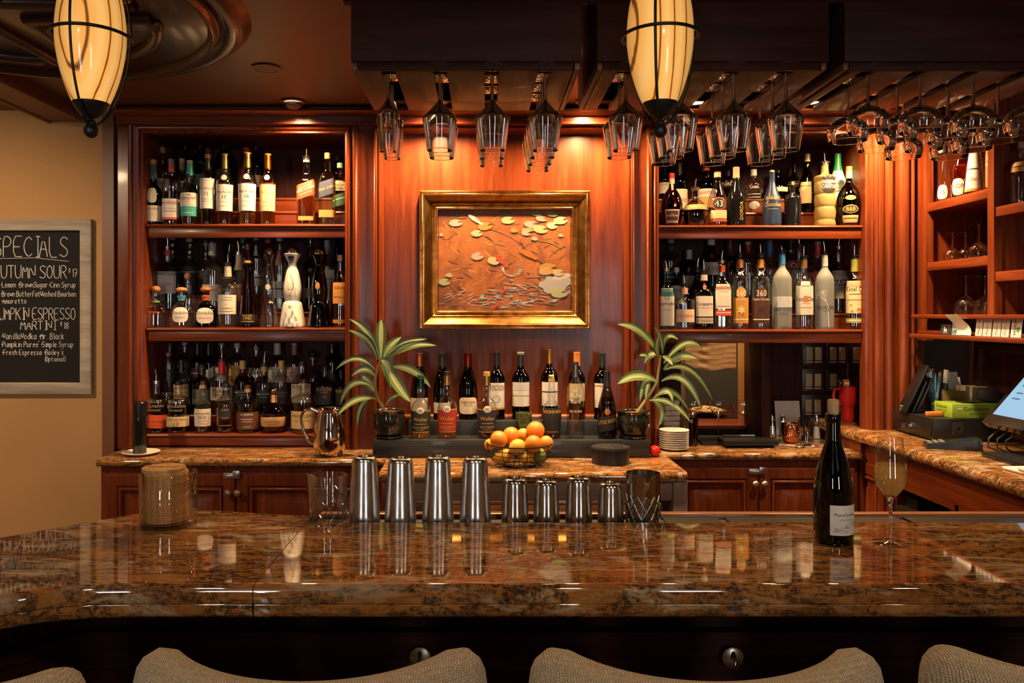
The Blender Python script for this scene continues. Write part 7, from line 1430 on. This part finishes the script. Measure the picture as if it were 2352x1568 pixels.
o, h_ = ledge_card('blue_slip', 'pale blue slip behind the curling receipt on the ledge', 2186, 2200, 735, plain(hx('8aa8bc'), .7), 'paper')
rcp = MB(); nn = 10; vs = []; fs = []
for i in range(nn+1): q = i/nn; z = .078*q; bend = .012*math.sin(q*4.5); vs += [(xl - .014 - .01*q + bend, 2.99 + .035*q + .0, zl_ + .002 + z), (xl - .014 - .01*q + bend, 2.90 + .045*q, zl_ + .002 + z)]
for i in range(nn): fs.append((2*i, 2*i+1, 2*i+3, 2*i+2))
tag(rcp.add(vs, fs).build('receipt', plain((.74, .71, .64), .8), None, 80), 'curling white receipt standing on the ledge', 'receipt')
for i, (a_, b_) in enumerate(((2240, 2255), (2257, 2276), (2279, 2297), (2299, 2317))):
    o, h_ = ledge_card('brochure', ('white brochure with a column of script, first on the ledge beside the receipt', 'white brochure with a column of script, second from the receipt', 'white brochure with orange marks, third from the receipt', 'white brochure with orange marks, beside the green-dotted card')[i], a_, b_, 729, plain((.70, .68, .64), .6), 'brochure', 'brochures on the ledge')
    g = MB(); 
    for j in range(9): g.box(-.0019, -.0014, -.004 + .003*math.sin(j*2), .004 + .003*math.sin(j*2), .008 + j*.006, .010 + j*.006)
    g.build('script_print', plain(hx('6a6a78') if i < 2 else hx('b08058'), .7), o, 0)
o, h_ = ledge_card('agency_card', 'white card with vertical lettering and a green dot', 2321, 2345, 730, plain((.74, .72, .68), .6), 'card')
vs, fs, wd = text_geo('agilysys'); kx = .058/wd; MB().add([(-.0016, .004 - (y-.35)*.020, h_*.55 - x*kx) for x, y in vs], fs).build('lettering', plain((.02, .03, .03), .6), o, 0); MB().lathe([(0, 0), (.009, 0)], 16).xf(Matrix.Translation((-.0016, -.010, h_*.4)) @ Matrix.Rotation(-PI/2, 4, 'Y')).build('green_dot', plain(hx('5a9a4a'), .6), o, 0)
# bin in the cubby
bn = thing('waste_bin', 'black bin with a white bag liner in the cubby under the till counter', 'bin', (1.80, 2.90, .8205)); MB().lathe([(0, 0), (.065, 0), (.078, .10), (.075, .10), (0, .01)], 28).build('bin_body', M_WHITE, bn, 50); MB().lathe([(.075, .085), (.082, .09), (.084, .115), (.078, .12), (.072, .10)], 28).build('rim', M_BLACK, bn, 50)
bxs = bxo('dark_case', 1.66, 1.76, 3.0, 3.08, .8205, .86, M_BLACK, None, .006); tag(bxs, 'flat black case in the cubby beside the waste bin', 'case')
# wall shelf bottles and upturned glasses
def wsb(lb, x, y, z, H, R_, kind, gl, lq, cp, lbs, rot):
    Dv = y; px_ = PX + x*FP/Dv; w_ = 2*R_*FP/Dv; tp = PY - (z + H - CZ)*FP/Dv; return bottle(lb, px_, w_, tp, kind, (z, Dv), gl, lq, cp, lbs, rot=rot, seg=22, group='bottles on the wall shelving')
wsb('clear cognac bottle with small oval label next to the corner stile', 1.930, 3.275, 2.04, .23, .034, 'cone', 'clear', None, [('s', '2a2420', .9, 1)], [(.04, .30, 36, 'c4beb0', [('VS', .16, .08, 'k')], 0, 3)], -.9)
wsb('amber cognac bottle with oval label and red lettering', 1.945, 3.19, 2.04, .25, .036, 'slope', 'amber', ('gold', .55), [('s', 'b08040', .8, 1)], [(.05, .32, 36, 'c8c0b2', [('VSOP', .2, .07, 'r')], 0, 3)], -.9)
wsb('bottle with large white triangular label and orange stripe', 1.935, 3.085, 2.04, .26, .042, 'cone', 'clear', None, [('s', 'c0b090', .9, 1)], [(.08, .62, 40, 'd6d0c6', [('OGSTADT', .22, .05, 'r'), ('~', .38, .05, 'k')]), (.04, .08, 42, 'd07a3a', [])], -.8)
wsb('bottle with orange and white block-letter label against the shelf post', 1.95, 2.985, 2.04, .25, .033, 'std', 'pale', None, [('s', 'b0a890', .9, 1)], [(.06, .62, 50, 'c8663a', [('EMP', .5, .06, 'w'), ('~', .4, .06, 'w')])], -.9)
wsb('bottle with orange label on the shelf beyond the post', 1.955, 2.845, 1.965, .23, .036, 'std', 'clear', None, [('s', '8a7a60', .9, 1)], [(.52, .68, 60, 'c08a48', [('~', .6, .05, 'k')])], -.8)
def upglass(lb, x, y, z, k_=1.0):
    t_ = thing('upturned_glass', lb, 'glass', (x, y, z), 0, 'upturned stemmed glasses'); b_ = chaikin([(.034*k_, 0), (.038*k_, .02*k_), (.034*k_, .045*k_), (.014*k_, .062*k_), (.004, .068*k_)], 2); MB().lathe(b_, 26).build('bowl', M_GL, t_, 60)
    MB().lathe([(.004, .066*k_), (.0035, .08*k_), (.0035, .125*k_), (.005, .132*k_)], 10).build('stem', solidglass(), t_, 60); MB().lathe([(.004, .130*k_), (.03*k_, .134*k_), (.03*k_, .1355*k_), (0, .1365*k_)], 24).build('foot', M_GL, t_, 60)
for i, (x, y, z, k_) in enumerate(((1.935, 3.235, 1.79, .85), (1.975, 3.21, 1.79, .85), (1.955, 3.095, 1.79, 1.0), (1.985, 2.99, 1.79, .9), (1.955, 3.175, 1.57, 1.15), (1.965, 3.07, 1.57, 1.1), (2.03, 3.12, 1.57, 1.1))):
    upglass('small upturned stemmed glass on the %s wall shelf' % ('middle' if z > 1.6 else 'lowest'), x, y, z + .0005, k_)
